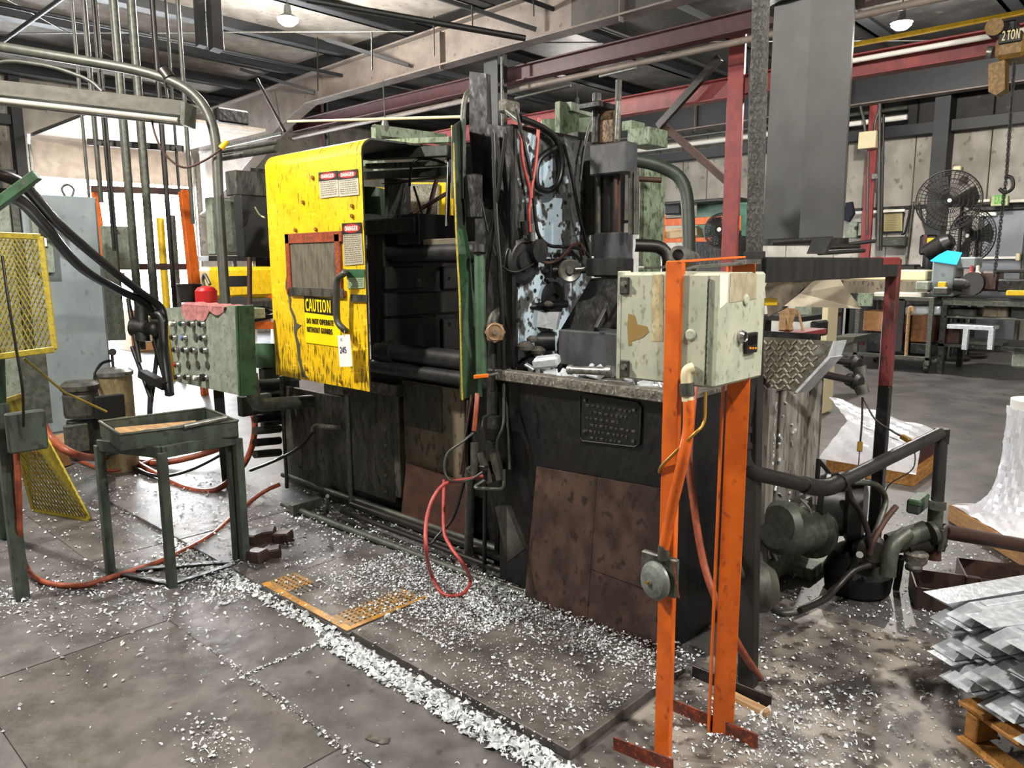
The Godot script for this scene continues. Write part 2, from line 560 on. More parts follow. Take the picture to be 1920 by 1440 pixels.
	mt("stained", Color(0.50, 0.475, 0.44), Color(0.29, 0.275, 0.265), 0.5, 0.0, V(0.8, 0.8, 0.8), 0.5, Color(0.2, 0.18, 0.17), 72)
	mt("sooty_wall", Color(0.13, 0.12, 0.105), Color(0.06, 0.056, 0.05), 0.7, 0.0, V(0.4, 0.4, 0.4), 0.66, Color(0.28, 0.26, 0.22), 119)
	plain("black", Color(0.025, 0.025, 0.027), 0.5)
	plain("rubber", Color(0.035, 0.035, 0.037), 0.38)
	plain("white", Color(0.86, 0.86, 0.83), 0.6)
	plain("cream", Color(0.78, 0.74, 0.60), 0.5)
	plain("chrome", Color(0.68, 0.68, 0.66), 0.22, 0.9)
	plain("brass", Color(0.66, 0.52, 0.24), 0.35, 0.8)
	plain("lens_dark", Color(0.02, 0.02, 0.02), 0.15)
	plain("off_white", Color(0.8, 0.79, 0.74), 0.7)


func shell() -> void:
	# floor slab, and the steel plates laid over it round the machine
	var f := struct("floor", G().box(V(-17.2, -0.2, -16.2), V(5.2, 0.0, 5.2), 0.0), mats.concrete)
	var zs := [-1.735, -1.30, -0.55, 0.35, 1.3]
	var rows := [[-9.0, -7.2, -5.55, -4.36, -2.66, -1.15], [-8.2, -6.4, -4.9, -3.36, -2.0, -0.72], [-8.2, -6.4, -4.0, -2.2, -0.9, 0.8]]
	for r in 3:
		for i in rows[r].size() - 1:
			part(f, "floor_plate", G().box(V(rows[r][i] + 0.004, 0.0, zs[r] - 0.004), V(rows[r][i + 1] - 0.004, 0.006, zs[r + 1] + 0.004), 0.002), mats[["plate_a", "plate_b", "plate_a"][(r + i * 2) % 3]])
	# the raised plates against the machine
	for e in [[-2.605, -1.4, -1.765, -2.5], [-4.3, -3.38, -1.765, -2.42], [-5.6, -4.31, -1.765, -2.6], [-3.372, -2.612, -1.76, -2.5]]:
		part(f, "floor_plate", G().box(V(e[0], 0.0, e[2]), V(e[1], 0.038 if e[0] == -2.605 else 0.022, e[3]), 0.003), mats.plate_b if e[0] > -2.7 else mats.plate_a)
	# bare stained concrete right of the press
	for e in [[-1.39, 1.6, -1.74, -3.4], [-1.14, 1.6, -1.304, -1.738], [-0.71, 1.6, -0.55, -1.302]]:
		part(f, "floor_patch", G().box(V(e[0], 0.0, e[2]), V(e[1], 0.0065, e[3]), 0.002), mats.stained)
	# dock outside the open roll-up door
	struct("ground", G().box(V(-60, -0.25, -40), V(-17.2, -0.05, 30), 0.0), mt("outside", Color(0.8, 0.79, 0.76), Color(0.72, 0.71, 0.68), 0.8, 0.0, V(0.2, 0.2, 0.2)))
	# walls
	var wb := struct("wall_back", G().box(V(-17.2, 0, -16.1), V(5.2, 5.6, -16.4), 0.0), mats.wall_panel)
	for i in 26:
		var x := -16.9 + i * 0.62
		part(wb, "wall_panel", G().box(V(x, 2.64, -16.02), V(x + 0.605, 4.03, -16.1), 0.012), mats.wall_panel)
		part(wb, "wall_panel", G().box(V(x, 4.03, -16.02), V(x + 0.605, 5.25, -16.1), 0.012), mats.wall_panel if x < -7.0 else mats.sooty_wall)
	for i in 16:
		var x := -16.9 + i * 1.0
		part(wb, "lower_panel", G().box(V(x, 0.0, -16.0), V(x + 0.99, 2.6, -16.1), 0.006), mats.wall_white)
	part(wb, "ledge_strip", G().box(V(-17, 2.6, -15.96), V(5, 2.66, -16.1)), mats.purlin)
	for y in [4.03, 4.75]:
		part(wb, "girt", G().box(V(-17, y - 0.1, -15.78), V(5, y + 0.1, -16.02)), mats.purlin)
	# a run of small pale pipes along the girts
	for e in [[4.42, 0.035, "conduit"], [4.25, 0.05, "white"]]:
		part(wb, "wall_pipe", G().cyl(V(-14, e[0], -15.7), V(-4.6, e[0], -15.7), e[1], -1, 10), mats[e[2]])
	for x in [-11.2, -4.0, 1.5]:
		part(wb, "wall_post", G().box(V(x - 0.13, 0, -15.62), V(x + 0.13, 5.1, -16.0)), mats.purlin)
	struct("wall_right", G().box(V(5.0, 0, -16.2), V(5.3, 5.6, 5.2), 0.0), mats.wall_panel)
	struct("wall_front", G().box(V(-17.2, 0, 5.0), V(5.2, 5.6, 5.3), 0.0), mats.wall_panel)
	var wl := struct("wall_left", G().box(V(-17.0, 0, -4.7), V(-17.3, 5.6, 5.2), 0.0), mats.wall_panel)
	part(wl, "wall_section", G().box(V(-17.0, 0, -7.85), V(-17.3, 5.6, -16.2), 0.0), mats.wall_panel)
	part(wl, "wall_section", G().box(V(-17.0, 4.1, -4.7), V(-17.3, 5.6, -7.85), 0.0), mats.wall_panel)
	for y in [2.2, 3.3, 4.3]:
		part(wl, "girt", G().box(V(-16.78, y - 0.09, -4.4), V(-17.0, y + 0.09, 4.0)), mats.purlin)
	for z in [-3.2, -4.05, -4.5]:
		part(wl, "wall_post", G().box(V(-16.75, 0, z - 0.09), V(-17.0, 5.1, z + 0.09)), mats.purlin)
	# the roll-up door: one section still upright in the opening, the rest lies on its level track
	var dm := mt("door_panel", Color(0.80, 0.76, 0.71), Color(0.72, 0.67, 0.62), 0.55, 0.0, V(0.8, 0.8, 0.8))
	var d := struct("door_1", G().box(V(-16.9, 3.32, -4.72), V(-16.96, 3.99, -7.83)), dm)
	for i in 6:
		var x := -16.72 + i * 0.565
		part(d, "door_section", G().box(V(x, 4.06, -4.72), V(x + 0.556, 4.11, -7.62)), dm)
	var cp := [V(-16.96, 3.98, 0), V(-16.9, 3.98, 0), V(-16.86, 4.03, 0), V(-16.74, 4.06, 0), V(-16.74, 4.11, 0), V(-16.88, 4.09, 0)]
	for i in cp.size():
		cp[i].z = -4.72
	part(d, "curved_section", G().prism(cp, V(0, 0, -3.0)), dm)
	for z in [-4.68, -7.86]:
		part(d, "door_track", G().bar(V(-16.85, 0, z), V(-16.85, 3.9, z), 0.06, 0.05), mats.steel)
		part(d, "door_track", G().bar(V(-16.6, 4.04, z), V(-13.2, 4.04, z), 0.03, 0.06), mats.steel)
	# roof: sheets of pale insulation between dark purlins, carried by the tapered rafters
	var c := struct("ceiling", G().box(V(-17.2, 5.5, -16.2), V(5.2, 5.7, 5.2), 0.0), mats.roof)
	var k := -16.6
	while k < 5.0:
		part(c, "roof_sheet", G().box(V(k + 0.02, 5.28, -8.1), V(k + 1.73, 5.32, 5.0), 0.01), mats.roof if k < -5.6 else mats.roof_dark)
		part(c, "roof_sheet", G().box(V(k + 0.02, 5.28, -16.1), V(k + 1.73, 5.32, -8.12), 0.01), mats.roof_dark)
		part(c, "purlin", G().box(V(k - 0.035, 5.08, -16.1), V(k + 0.035, 5.28, 5.0), 0.004), mats.purlin)
		part(c, "purlin_flange", G().box(V(k - 0.035, 5.08, -16.1), V(k + 0.19, 5.096, 5.0), 0.003), mats.purlin)
		k += 1.75
	for z in [-8.0, -15.4, 0.6]:
		var prof := [V(-16.9, 4.85, z),  V(-16.9, 2.7, z), V(-16.2, 2.9, z), V(-13.4, 4.16, z), V(-12.4, 4.48, z), V(-7.3, 4.52, z), V(5.0, 4.56, z), V(5.0, 5.05, z)]
		var left := prof.duplicate()
		left.resize(6)
		left.append(V(-6.4, 4.523, z))
		left.append(V(-6.4, 5.06, z))
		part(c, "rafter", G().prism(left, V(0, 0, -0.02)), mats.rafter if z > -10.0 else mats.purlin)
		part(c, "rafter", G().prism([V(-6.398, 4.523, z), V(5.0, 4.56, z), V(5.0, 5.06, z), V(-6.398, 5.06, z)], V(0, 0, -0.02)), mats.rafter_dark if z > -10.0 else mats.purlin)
		part(c, "rafter_flange", G().bar(V(-17, 4.86, z), V(-7.3, 5.06, z), 0.24, 0.025).bar(V(-7.3, 5.06, z), V(5, 5.06, z), 0.24, 0.025), mats.rafter)
		for i in range(2, 6):
			part(c, "rafter_flange", G().bar(prof[i], prof[i + 1], 0.24, 0.025), mats.rafter)
		part(c, "rafter_flange", G().bar(prof[1], prof[2], 0.24, 0.025), mats.rafter)
		for x in [-12.0, -8.8, -5.6, -2.4]:
			part(c, "web_stiffener", G().box(V(x, 4.45, z + 0.01), V(x + 0.015, 4.98, z + 0.1)), mats.rafter)
	# sprinkler pipes and sway rods under the purlins
	for e in [[-6.7, 4.85, 0.03], [-11.4, 4.8, 0.03]]:
		part(c, "sprinkler_pipe", G().cyl(V(e[0], e[1], 4.0), V(e[0], e[1], -15.5), e[2], -1, 10), mats.purlin)
	part(c, "sprinkler_pipe", G().cyl(V(-16, 4.75, -3.4), V(3, 4.75, -3.4), 0.028, -1, 10), mats.purlin)
	for e in [[V(-16, 4.95, -1.0), V(-9.0, 4.95, -7.6)], [V(-9.0, 4.95, -0.5), V(-16, 4.95, -7.5)], [V(-9, 4.95, -8.4), V(-3, 4.95, -14.0)]]:
		part(c, "sway_rod", G().cyl(e[0], e[1], 0.01, -1, 6), mats.steel)
	for x in [-13.0, -10.4, -7.8, -5.2]:
		part(c, "purlin_brace", G().bar(V(x, 5.0, -7.0), V(x + 0.9, 4.62, -7.9), 0.05, 0.05), mats.purlin)


func door_print() -> Image:   # yellow paint, scuffed, with grime that thickens towards the hem
	var f := FastNoiseLite.new()
	f.seed = 4
	f.frequency = 0.03
	f.fractal_octaves = 5
	var f2 := FastNoiseLite.new()
	f2.seed = 8
	f2.frequency = 0.012
	f2.fractal_octaves = 4
	var im := Image.create(512, 720, false, Image.FORMAT_RGB8)
	for y in 720:
		for x in 512:
			var a := f.get_noise_2d(x * 2.6, y * 0.5) * 0.5 + 0.5
			var b := f2.get_noise_2d(x, y) * 0.5 + 0.5
			var c := Color(0.88, 0.73, 0.05).lerp(Color(0.79, 0.63, 0.06), b)
			var low := smoothstep(430.0, 700.0, y) * 0.15 + smoothstep(60.0, 0.0, y) * 0.12 + smoothstep(430.0, 512.0, x) * 0.05
			c = c.lerp(Color(0.27, 0.23, 0.07), smoothstep(0.64 - low, 0.86 - low, a) * 0.8)
			c = c.lerp(Color(0.97, 0.85, 0.35), smoothstep(0.66, 0.74, f.get_noise_2d(x * 0.5 + 900, y * 2.2) * 0.5 + 0.5) * 0.5)
			im.set_pixel(x, y, c)
	return im


func face_print() -> Image:   # pale blue paint, mostly scraped and sooted away to dark grey
	var f := FastNoiseLite.new()
	f.seed = 12
	f.frequency = 0.02
	f.fractal_octaves = 5
	var im := Image.create(200, 480, false, Image.FORMAT_RGB8)
	for y in 480:
		for x in 200:
			var u := x / 200.0
			var v := y / 480.0
			var a := f.get_noise_2d(x, y * 0.5)
			var b := f.get_noise_2d(x * 2.0 + 400, y * 1.4)
			var keep := -0.25
			if u > 0.2 and u < 0.58 and v > 0.25:
				keep = 0.34
			if v > 0.5 and u < 0.72:
				keep = maxf(keep, 0.16)
			if u < 0.45 and v < 0.28:
				keep = maxf(keep, 0.02)
			var c := Color(0.20, 0.205, 0.205).lerp(Color(0.30, 0.305, 0.30), b + 0.5)
			c = c.lerp(Color(0.60, 0.69, 0.75).lerp(Color(0.70, 0.74, 0.76), b + 0.4), smoothstep(-0.04, 0.12, keep + a * 0.9))
			c = c.lerp(Color(0.07, 0.07, 0.07), smoothstep(0.22, 0.36, b) * 0.8)
			im.set_pixel(x, y, c)
	return im


func fine_print(w: int, h: int, paper: Color, ink: Color, rows: int, sd: int) -> Image:   # unreadably small lines of print
	var r := RandomNumberGenerator.new()
	r.seed = sd
	var im := Image.create(w, h, false, Image.FORMAT_RGB8)
	im.fill(paper)
	var step := float(h) / (rows + 1)
	for i in rows:
		var x := int(w * 0.07)
		while x < w * 0.9:
			var l := r.randi_range(3, 12)
			im.fill_rect(Rect2i(x, int(step * (i + 0.6)), mini(l, int(w * 0.93) - x), int(step * 0.5)), ink)
			x += l + r.randi_range(2, 4)
	return im


# a printed plate between four places: bottom left, bottom right, top right, top left
func card(parent: Node3D, base: String, c: Array, m: Material, out: Vector3, label := "") -> MeshInstance3D:
	var g := G()
	g.quad(c[0] + out, c[1] + out, c[2] + out, c[3] + out)
	for i in 4:
		g.quad(c[i], c[(i + 1) % 4], c[(i + 1) % 4] + out, c[i] + out)
		g.t[g.t.size() - 1] = Vector2.ZERO
	return part(parent, base, g, m, label)


func on_door(x: float, y: float) -> Vector3:
	return oz(x, y, -2.418)


func machine() -> void:
	var t := thing("die_casting_machine", "huge black grimy die casting machine with a yellow guard door", "machine", V(-3.0, 0, -2.9))
	# base
	var base := part(t, "base", G().box(V(-4.46, 0.0, -2.88), V(-2.5, 1.0, -3.7)), mats.grime)
	for e in [[530, 735, 650, 925, -2.86], [660, 735, 738, 930, -2.83]]:
		part(base, "side_panel", bz(e[0], e[1], e[2], e[3], e[4], 0.03), mats.grime_soft)
	part(base, "pilaster", G().box(oz(735, 735, -2.80), oz(752, 935, -2.80) + V(0, 0, -0.08)), mats.grime_soft)
	part(base, "side_plate", bz(757, 722, 872, 990, -2.84, 0.03), mats.olive)
	part(base, "stained_panel", bz(758, 722, 828, 805, -2.834, 0.006), mats.grime_soft)
	for e in [[527, 705, 930], [650, 740, 960]]:
		part(base, "side_pipe", G().cyl(oz(e[0], e[1], -2.74), V(oz(e[0], e[1], -2.74).x, 0.02, -2.74), 0.014, -1, 8), mats.pipe_grey)
	var bg := G()
	for y in [805, 835, 863, 892, 922]:
		bolt(bg, oz(724, y, -2.826), V(0, 0, 1), 0.011)
	for p in [[605, 858], [562, 875], [584, 880], [606, 886], [622, 865]]:
		bolt(bg, oz(p[0], p[1], -2.856), V(0, 0, 1), 0.009)
	part(base, "bolt_heads", bg, mats.pipe_grey)
	part(base, "base_rail", G().bar(V(-4.46, 0.04, -2.84), V(-2.5, 0.04, -2.84), 0.06, 0.07), mats.grime)
	var base2 := part(t, "trough_base", G().box(V(-2.5, 0.0, -2.58), V(-1.52, 1.06, -3.34)), mats.soot)
	part(base2, "deck_lip", G().box(V(-2.5, 1.06, -2.53), V(-1.5, 1.108, -2.60)), mats.crust)
	part(base2, "deck", G().box(V(-2.5, 1.06, -2.60), V(-1.5, 1.085, -3.34)), mats.crust)
	# cast nameplate with raised rim and lettering worn past reading
	var np := part(base2, "nameplate", G().prism([oz(1088, 742, -2.574), oz(1086, 818, -2.574), oz(1093, 827, -2.574), oz(1190, 838, -2.574), oz(1199, 832, -2.574), oz(1202, 764, -2.574), oz(1196, 755, -2.574), oz(1096, 737, -2.574)], V(0, 0, -0.01)), mats.soot)
	var rim := G()
	var rp := [oz(1088, 742, -2.572), oz(1086, 818, -2.572), oz(1093, 827, -2.572), oz(1190, 838, -2.572), oz(1199, 832, -2.572), oz(1202, 764, -2.572), oz(1196, 755, -2.572), oz(1096, 737, -2.572), oz(1088, 742, -2.572)]
	rim.tube(PackedVector3Array(rp), 0.004, 6)
	part(np, "rim", rim, mats.grime)
	var lt := G()
	for i in 6:
		var y := 756.0 + i * 12.0
		var x := 1098.0 + (i % 2) * 8.0
		while x < 1185.0 - (i % 3) * 12.0:
			var w := rng.randf_range(3, 8)
			lt.box(oz(x, y + (x - 1088) * 0.15, -2.571), oz(x + w, y + 5 + (x - 1088) * 0.15, -2.575), 0.001)
			x += w + rng.randf_range(2, 5)
	part(np, "raised_lettering", lt, mats.grime_soft)
	var nb := G()
	for p in [[1096, 808], [1188, 827], [1190, 768], [1098, 750]]:
		bolt(nb, oz(p[0], p[1], -2.572), V(0, 0, 1), 0.008)
	part(np, "screw_heads", nb, mats.pipe_grey)
	# guard door: one sheet bent over at the top
	var xl := -4.27
	var xr := oz(684, 480, -2.42).x
	var prof := PackedVector2Array([Vector2(-2.42, 0.925)])
	for i in 9:
		var a := PI / 2 * i / 8
		prof.append(Vector2(-2.50 + 0.08 * cos(a), 2.17 + 0.08 * sin(a)))
	prof.append(Vector2(-2.95, 2.255))
	var dm := printed("door_yellow", door_print(), 0.4)
	var ds := G()
	for i in prof.size() - 1:
		var a := prof[i]
		var b := prof[i + 1]
		var nn := Vector3(0, b.x - a.x, 0).normalized() if false else Vector3(0, -(b.x - a.x), b.y - a.y).normalized()
		var v0 := 1.0 - (a.y - 0.925) / 1.33
		var v1 := 1.0 - (b.y - 0.925) / 1.33
		ds.tri(V(xl, a.y, a.x), V(xr, a.y, a.x), V(xr, b.y, b.x), nn, nn, nn, Vector2(0, v0), Vector2(1, v0), Vector2(1, v1))
		ds.tri(V(xl, a.y, a.x), V(xr, b.y, b.x), V(xl, b.y, b.x), nn, nn, nn, Vector2(0, v0), Vector2(1, v1), Vector2(0, v1))
	var inner := G()
	for i in prof.size() - 1:
		var a := prof[i]
		var b := prof[i + 1]
		var off := Vector3(0, -(b.x - a.x), b.y - a.y).normalized() * -0.01
		inner.quad(V(xr, a.y, a.x) + off, V(xl, a.y, a.x) + off, V(xl, b.y, b.x) + off, V(xr, b.y, b.x) + off)
		inner.quad(V(xr, a.y, a.x) + off, V(xr, b.y, b.x) + off, V(xr, b.y, b.x), V(xr, a.y, a.x))
		inner.quad(V(xl, a.y, a.x), V(xl, b.y, b.x), V(xl, b.y, b.x) + off, V(xl, a.y, a.x) + off)
	var door := part(t, "guard_door", ds, dm, "yellow bent sheet guard door with a small window")
	part(door, "door_lining", inner, mats.grime_soft)
	part(door, "edge_strip", G().box(V(xl - 0.02, 0.925, -2.43), V(xl, 2.2, -2.6)), mats.yellow)
	# window with a worn orange frame
	var wf := G()
	for e in [[537, 439, 640, 453], [537, 439, 546, 552], [630, 439, 640, 555], [541, 541, 646, 556]]:
		wf.box(oz(e[0], e[1], -2.419) , oz(e[2], e[3], -2.405), 0.002)
	part(door, "window_frame", wf, mats.orange_worn, "worn orange window frame")
	part(door, "bottom_frame", bz(543, 540, 644, 556, -2.402, 0.006), mats.grime_soft)
	part(door, "window_pane", bz(546, 452, 632, 545, -2.412, 0.006), mt("frosted", Color(0.40, 0.38, 0.33), Color(0.30, 0.285, 0.25), 0.3, 0.0, V(6, 1.2, 6), 0.6, Color(0.42, 0.42, 0.25), 91), "dirty clouded window pane")
	# bent pipe handle
	var hp := [oz(646, 510, -2.41), oz(646, 512, -2.36), oz(633, 525, -2.35), oz(631, 560, -2.35), oz(632, 600, -2.35), oz(645, 618, -2.36), oz(648, 620, -2.41)]
	part(door, "handle", G().tube(sp(hp, 5), 0.018, 10), mats.conduit, "bent grey pipe handle")
	# signs
	var dn := V(0, 0, 0.003)
	for e in [[598, 324, 634, 372, 3], [634, 321, 672, 369, 5]]:
		var q := [on_door(e[0] + 3, e[3]), on_door(e[2] + 2, e[3] - 4), on_door(e[2] - 1, e[1] - 4), on_door(e[0], e[1])]
		var cd := card(door, "danger_sign", q, printed("fine_%d" % e[4], fine_print(120, 140, Color(0.66, 0.65, 0.58), Color(0.32, 0.31, 0.28), 11, e[4])), dn)
		danger_head(cd, q, 0.34)
	var q2 := [on_door(646, 498), on_door(682, 495), on_door(678, 417), on_door(642, 419)]
	var c2 := card(door, "danger_sign", q2, printed("fine_9", fine_print(110, 230, Color(0.60, 0.58, 0.50), Color(0.27, 0.26, 0.23), 19, 9)), dn)
	danger_head(c2, q2, 0.26)
	var q3 := [on_door(653, 541), on_door(684, 540), on_door(684, 505), on_door(651, 505)]
	var c3 := card(door, "notice_sign", q3, printed("fine_11", fine_print(100, 110, Color(0.50, 0.56, 0.43), Color(0.28, 0.36, 0.28), 8, 11)), dn)
	card(c3, "green_band", [q3[3].lerp(q3[0], 0.42), q3[2].lerp(q3[1], 0.42), q3[2], q3[3]], plain("sign_green", Color(0.12, 0.30, 0.17)), dn * 1.4)
	var qc := [on_door(574, 642), on_door(640, 651), on_door(636, 561), on_door(571, 553)]
	var cc := card(door, "caution_sign", qc, plain("sign_yellow", Color(0.93, 0.80, 0.02), 0.4), dn, "yellow and black caution sign")
	card(cc, "black_band", [qc[3].lerp(qc[0], 0.36), qc[2].lerp(qc[1], 0.36), qc[2].lerp(qc[1], 0.01), qc[3].lerp(qc[0], 0.01)], mats.black, dn * 1.4)
	var rr: Vector3 = (qc[1] - qc[0]).normalized()
	words(cc, "lettering", "CAUTION", on_door(575, 583) + dn * 2, rr, Vector3.UP, 0.072, plain("sign_yellow", Color.YELLOW), 0.255)
	words(cc, "lettering", "DO NOT OPERATE", on_door(577, 606) + dn * 2, rr, Vector3.UP, 0.032, mats.black, 0.27)
	words(cc, "lettering", "WITHOUT GUARDS", on_door(577, 622) + dn * 2 , rr, Vector3.UP, 0.032, mats.black, 0.26)
	part(door, "slot_plate", pz([[658, 566], [688, 566], [688, 553], [657, 552]], -2.41, 0.01), mats.grime_soft)
	var bare := pz([[536, 520], [541, 548], [546, 560], [545, 575], [553, 592], [556, 606], [565, 610], [557, 618], [556, 630], [562, 645], [563, 672], [570, 700], [580, 712], [567, 706], [559, 675], [556, 648], [551, 622], [551, 600], [543, 580], [542, 562], [535, 540]], -2.4175, 0.002)
	part(door, "bare_patch", bare, plain("bare_metal", Color(0.32, 0.31, 0.27), 0.5, 0.3), "grey patch where paint is torn off")
	var dg := G()
	for p in [[569, 379], [587, 333], [661, 386], [661, 405], [555, 431], [593, 430], [576, 692], [640, 715]]:
		bolt(dg, oz(p[0], p[1], -2.418), V(0, 0, 1), 0.012)
	part(door, "bolt_heads", dg, mt("bolt_yellow", Color(0.6, 0.42, 0.1), Color(0.42, 0.3, 0.1), 0.5, 0.2, V(8, 8, 8)))
	part(door, "door_roller", G().cyl(oz(620, 728, -2.5), oz(650, 732, -2.5), 0.03), mats.crust)
	# hanging lot tag
	var tg := [oz(637, 688, -2.35), oz(661, 687, -2.35), oz(656, 627, -2.35), oz(633, 629, -2.35)]
	var tn := thing("paper_tag", "white paper tag numbered 245 hanging from the door handle", "tag", tg[0])
	card(tn, "tag_sheet", tg, mats.white, V(0, 0, 0.001))
	words(tn, "lettering", "245", oz(638.5, 663, -2.35) + V(0, 0, 0.002), tg[1] - tg[0], Vector3.UP, 0.036, plain("ink", Color(0.2, 0.08, 0.3)), 0.06)
	part(tn, "tag_string", G().tube(PackedVector3Array([oz(645, 630, -2.348), oz(646, 620, -2.34)]), 0.0015, 5), mats.white)
	part(tn, "printed_logo", G().box(oz(638, 640, -2.3485), oz(642, 634, -2.3495), 0.0), plain("tag_grey", Color(0.6, 0.6, 0.6)))
	# rear shell above the door: top sheet edge, green frames, far guard
	part(t, "top_rail", G().bar(dp(690, 268, 4.5), dp(846, 262, 4.0), 0.03, 0.03), mats.pale_green)
	part(t, "top_beam", G().bar(dp(688, 292, 4.5), dp(846, 283, 4.05), 0.06, 0.055), mats.green_grey)
	part(t, "top_beam", G().bar(dp(690, 312, 4.7), dp(840, 306, 4.3), 0.05, 0.03), mats.pale_green)
	part(t, "top_beam", G().bar(dp(680, 330, 4.9), dp(845, 322, 4.3), 0.05, 0.05), mats.green_grey)
	part(t, "green_post", G().bar(dp(710, 330, 4.95), dp(705, 238, 4.95), 0.05, 0.05), mats.pale_green)
	part(t, "green_beam", G().bar(dp(700, 244, 4.95), dp(835, 262, 5.3), 0.05, 0.07), mats.pale_green)
	part(t, "green_beam", G().bar(dp(680, 300, 5.1), dp(722, 300, 5.1), 0.05, 0.09), mats.pale_green)
	var zf := dp(790, 390, 5.0).z
	part(t, "far_guard", pz([[742, 442], [846, 442], [846, 342], [742, 342]], zf, 0.02), mats.yellow, "yellow guard on the far side")
	part(t, "far_window", pz([[744, 442], [820, 442], [820, 345], [744, 345]], zf + 0.03, 0.02), mt("spatter", Color(0.50, 0.49, 0.42), Color(0.40, 0.39, 0.34), 0.6, 0.0, V(5, 5, 5), 0.60, Color(0.08, 0.08, 0.07), 93))
	part(t, "far_guard", G().box(dp(680, 412, 5.1), dp(722, 352, 5.1) + V(0, 0, -0.02)), mats.yellow)
	part(t, "oil_tank", G().cyl(dp(694, 408, 4.9), dp(694, 358, 4.9), 0.11, -1, 18), mats.green)
	part(t, "toggle_post", G().box(dp(722, 412, 4.6), dp(746, 335, 4.6) + V(0, 0, -0.1)), mats.soot)
	part(t, "cross_bar", G().box(dp(715, 345, 4.5), dp(840, 332, 4.2)), mats.soot)
	for e in [[[758, 345, 4.3], [748, 412, 4.2], 0.006, "rubber"], [[776, 350, 4.3], [797, 418, 4.2], 0.007, "rubber"], [[820, 330, 4.5], [792, 440, 4.4], 0.014, "rust"], [[842, 360, 4.4], [762, 408, 4.4], 0.012, "rust"], [[842, 300, 4.1], [838, 425, 4.05], 0.012, "rubber"]]:
		part(t, "machine_rod", G().cyl(dp(e[0][0], e[0][1], e[0][2]), dp(e[1][0], e[1][1], e[1][2]), e[2], -1, 8), mats[e[3]])
	part(t, "machine_hose", G().tube(sp([dp(768, 348, 4.3), dp(772, 310, 4.2), dp(790, 298, 4.2), dp(830, 305, 4.15), dp(842, 330, 4.1), dp(840, 420, 4.05)]), 0.008, 8), mats.rubber)
	# moving platen with T-slots
	var mp := part(t, "moving_platen", bz(690, 410, 722, 690, -2.72, 0.85, 0.01), mats.soot)
	var px := oz(722, 550, -2.72).x
	part(mp, "platen_top", G().box(V(px - 0.24, oz(700, 412, -2.7).y, -2.7), V(px + 0.30, oz(700, 440, -2.7).y, -3.5)), mats.grime)
	part(mp, "clamp_block", G().box(oz(745, 460, -2.72), oz(785, 400, -2.72) + V(0, 0, -0.5)), mats.soot)
	for e in [[724, 500, 796, 542], [832, 500, 862, 542], [724, 548, 862, 590], [724, 596, 796, 656], [832, 596, 862, 656], [724, 662, 862, 690]]:
		part(mp, "slot_pad", bx(e[0], e[1], e[2], e[3], px + 0.03, 0.03, 0.006), mt("pad_grime", Color(0.10, 0.10, 0.10), Color(0.15, 0.15, 0.145), 0.5, 0.2, V(2, 1, 2), 0.6, Color(0.06, 0.06, 0.06), 115))
	var hg := G()
	for p in [[785, 524], [813, 514], [813, 523], [841, 522], [787, 558], [813, 557], [813, 590], [787, 610], [813, 617], [842, 608], [805, 640]]:
		hg.cyl(ox(p[0], p[1], px + 0.031), ox(p[0], p[1], px + 0.034), 0.013, -1, 10)
	part(mp, "bolt_holes", hg, mats.black)
	var by: float = oz(830, 474, -2.78).y
	part(t, "tie_bar", G().cyl(V(px - 0.3, by, -2.78), V(-2.4, by, -2.78), 0.055, -1, 18), mats.steel_dark)
	by = oz(800, 668, -2.74).y
	part(t, "tie_bar", G().cyl(V(px - 0.1, by, -2.74), V(-2.4, by, -2.74), 0.055, -1, 18), mats.steel_dark)
	part(t, "tie_bar_collar", G().cyl(V(px - 0.02, by, -2.74), V(px + 0.07, by, -2.74), 0.075, -1, 18), mats.grime)
	by = oz(810, 702, -2.70).y
	part(t, "slide_rail", G().cyl(V(px - 0.1, by, -2.70), V(-2.45, by, -2.70), 0.04, -1, 14), mats.steel_dark)
	part(t, "die_clamp_bar", G().box(oz(772, 470, -2.8), oz(860, 446, -2.75)), mats.olive)
	part(t, "die_bed", G().box(V(-4.3, 1.0, -2.72), V(-2.5, 1.04, -3.6)), mats.soot)
	part(t, "lower_shelf", bz(668, 716, 742, 738, -2.78, 0.12), mats.crust)
	# fixed platen: black front edge and blue painted face
	var x0 := oz(888, 450, -2.66).x
	var x1 := oz(960, 450, -2.66).x
	var ty := oz(930, 236, -2.66).y
	var zb := ox(1112, 450, x1).z
	var fp := part(t, "fixed_platen", G().box(V(x0, 1.0, -2.66), V(x1, ty, zb), 0.012), mats.soot)
	var pf := part(fp, "painted_face", G().box(V(x1 - 0.005, 1.06, -2.68), V(x1 + 0.006, ty - 0.02, zb + 0.02), 0.003), mats.grime_soft)
	card(pf, "paint_coat", [V(x1 + 0.006, 1.07, -2.69), V(x1 + 0.006, 1.07, zb + 0.03), V(x1 + 0.006, ty - 0.03, zb + 0.03), V(x1 + 0.006, ty - 0.03, -2.69)], printed("face_paint", face_print(), 0.5), V(0.002, 0, 0), "chipped pale blue paint over grey")
	var fx := x1 + 0.008
	face_x = fx
	part(fp, "edge_plate", G().prism([oz(880, 134, -2.62), oz(880, 250, -2.62), oz(905, 520, -2.62), oz(925, 690, -2.62), oz(962, 690, -2.62), oz(957, 300, -2.62), oz(948, 238, -2.62), oz(914, 232, -2.62), oz(911, 138, -2.62)], V(0, 0, -0.03)), mats.soot)
	var boss := ox(976, 490, fx)
	part(fp, "tie_bar_nut", G().lathe(boss, V(1, 0, 0), [Vector2(0.11, 0), Vector2(0.11, 0.02), Vector2(0.09, 0.03), Vector2(0.085, 0.02), Vector2(0.05, 0.02), Vector2(0.045, 0.035), Vector2(0, 0.035)], 22), mats.steel_dark)
	var ph := G()
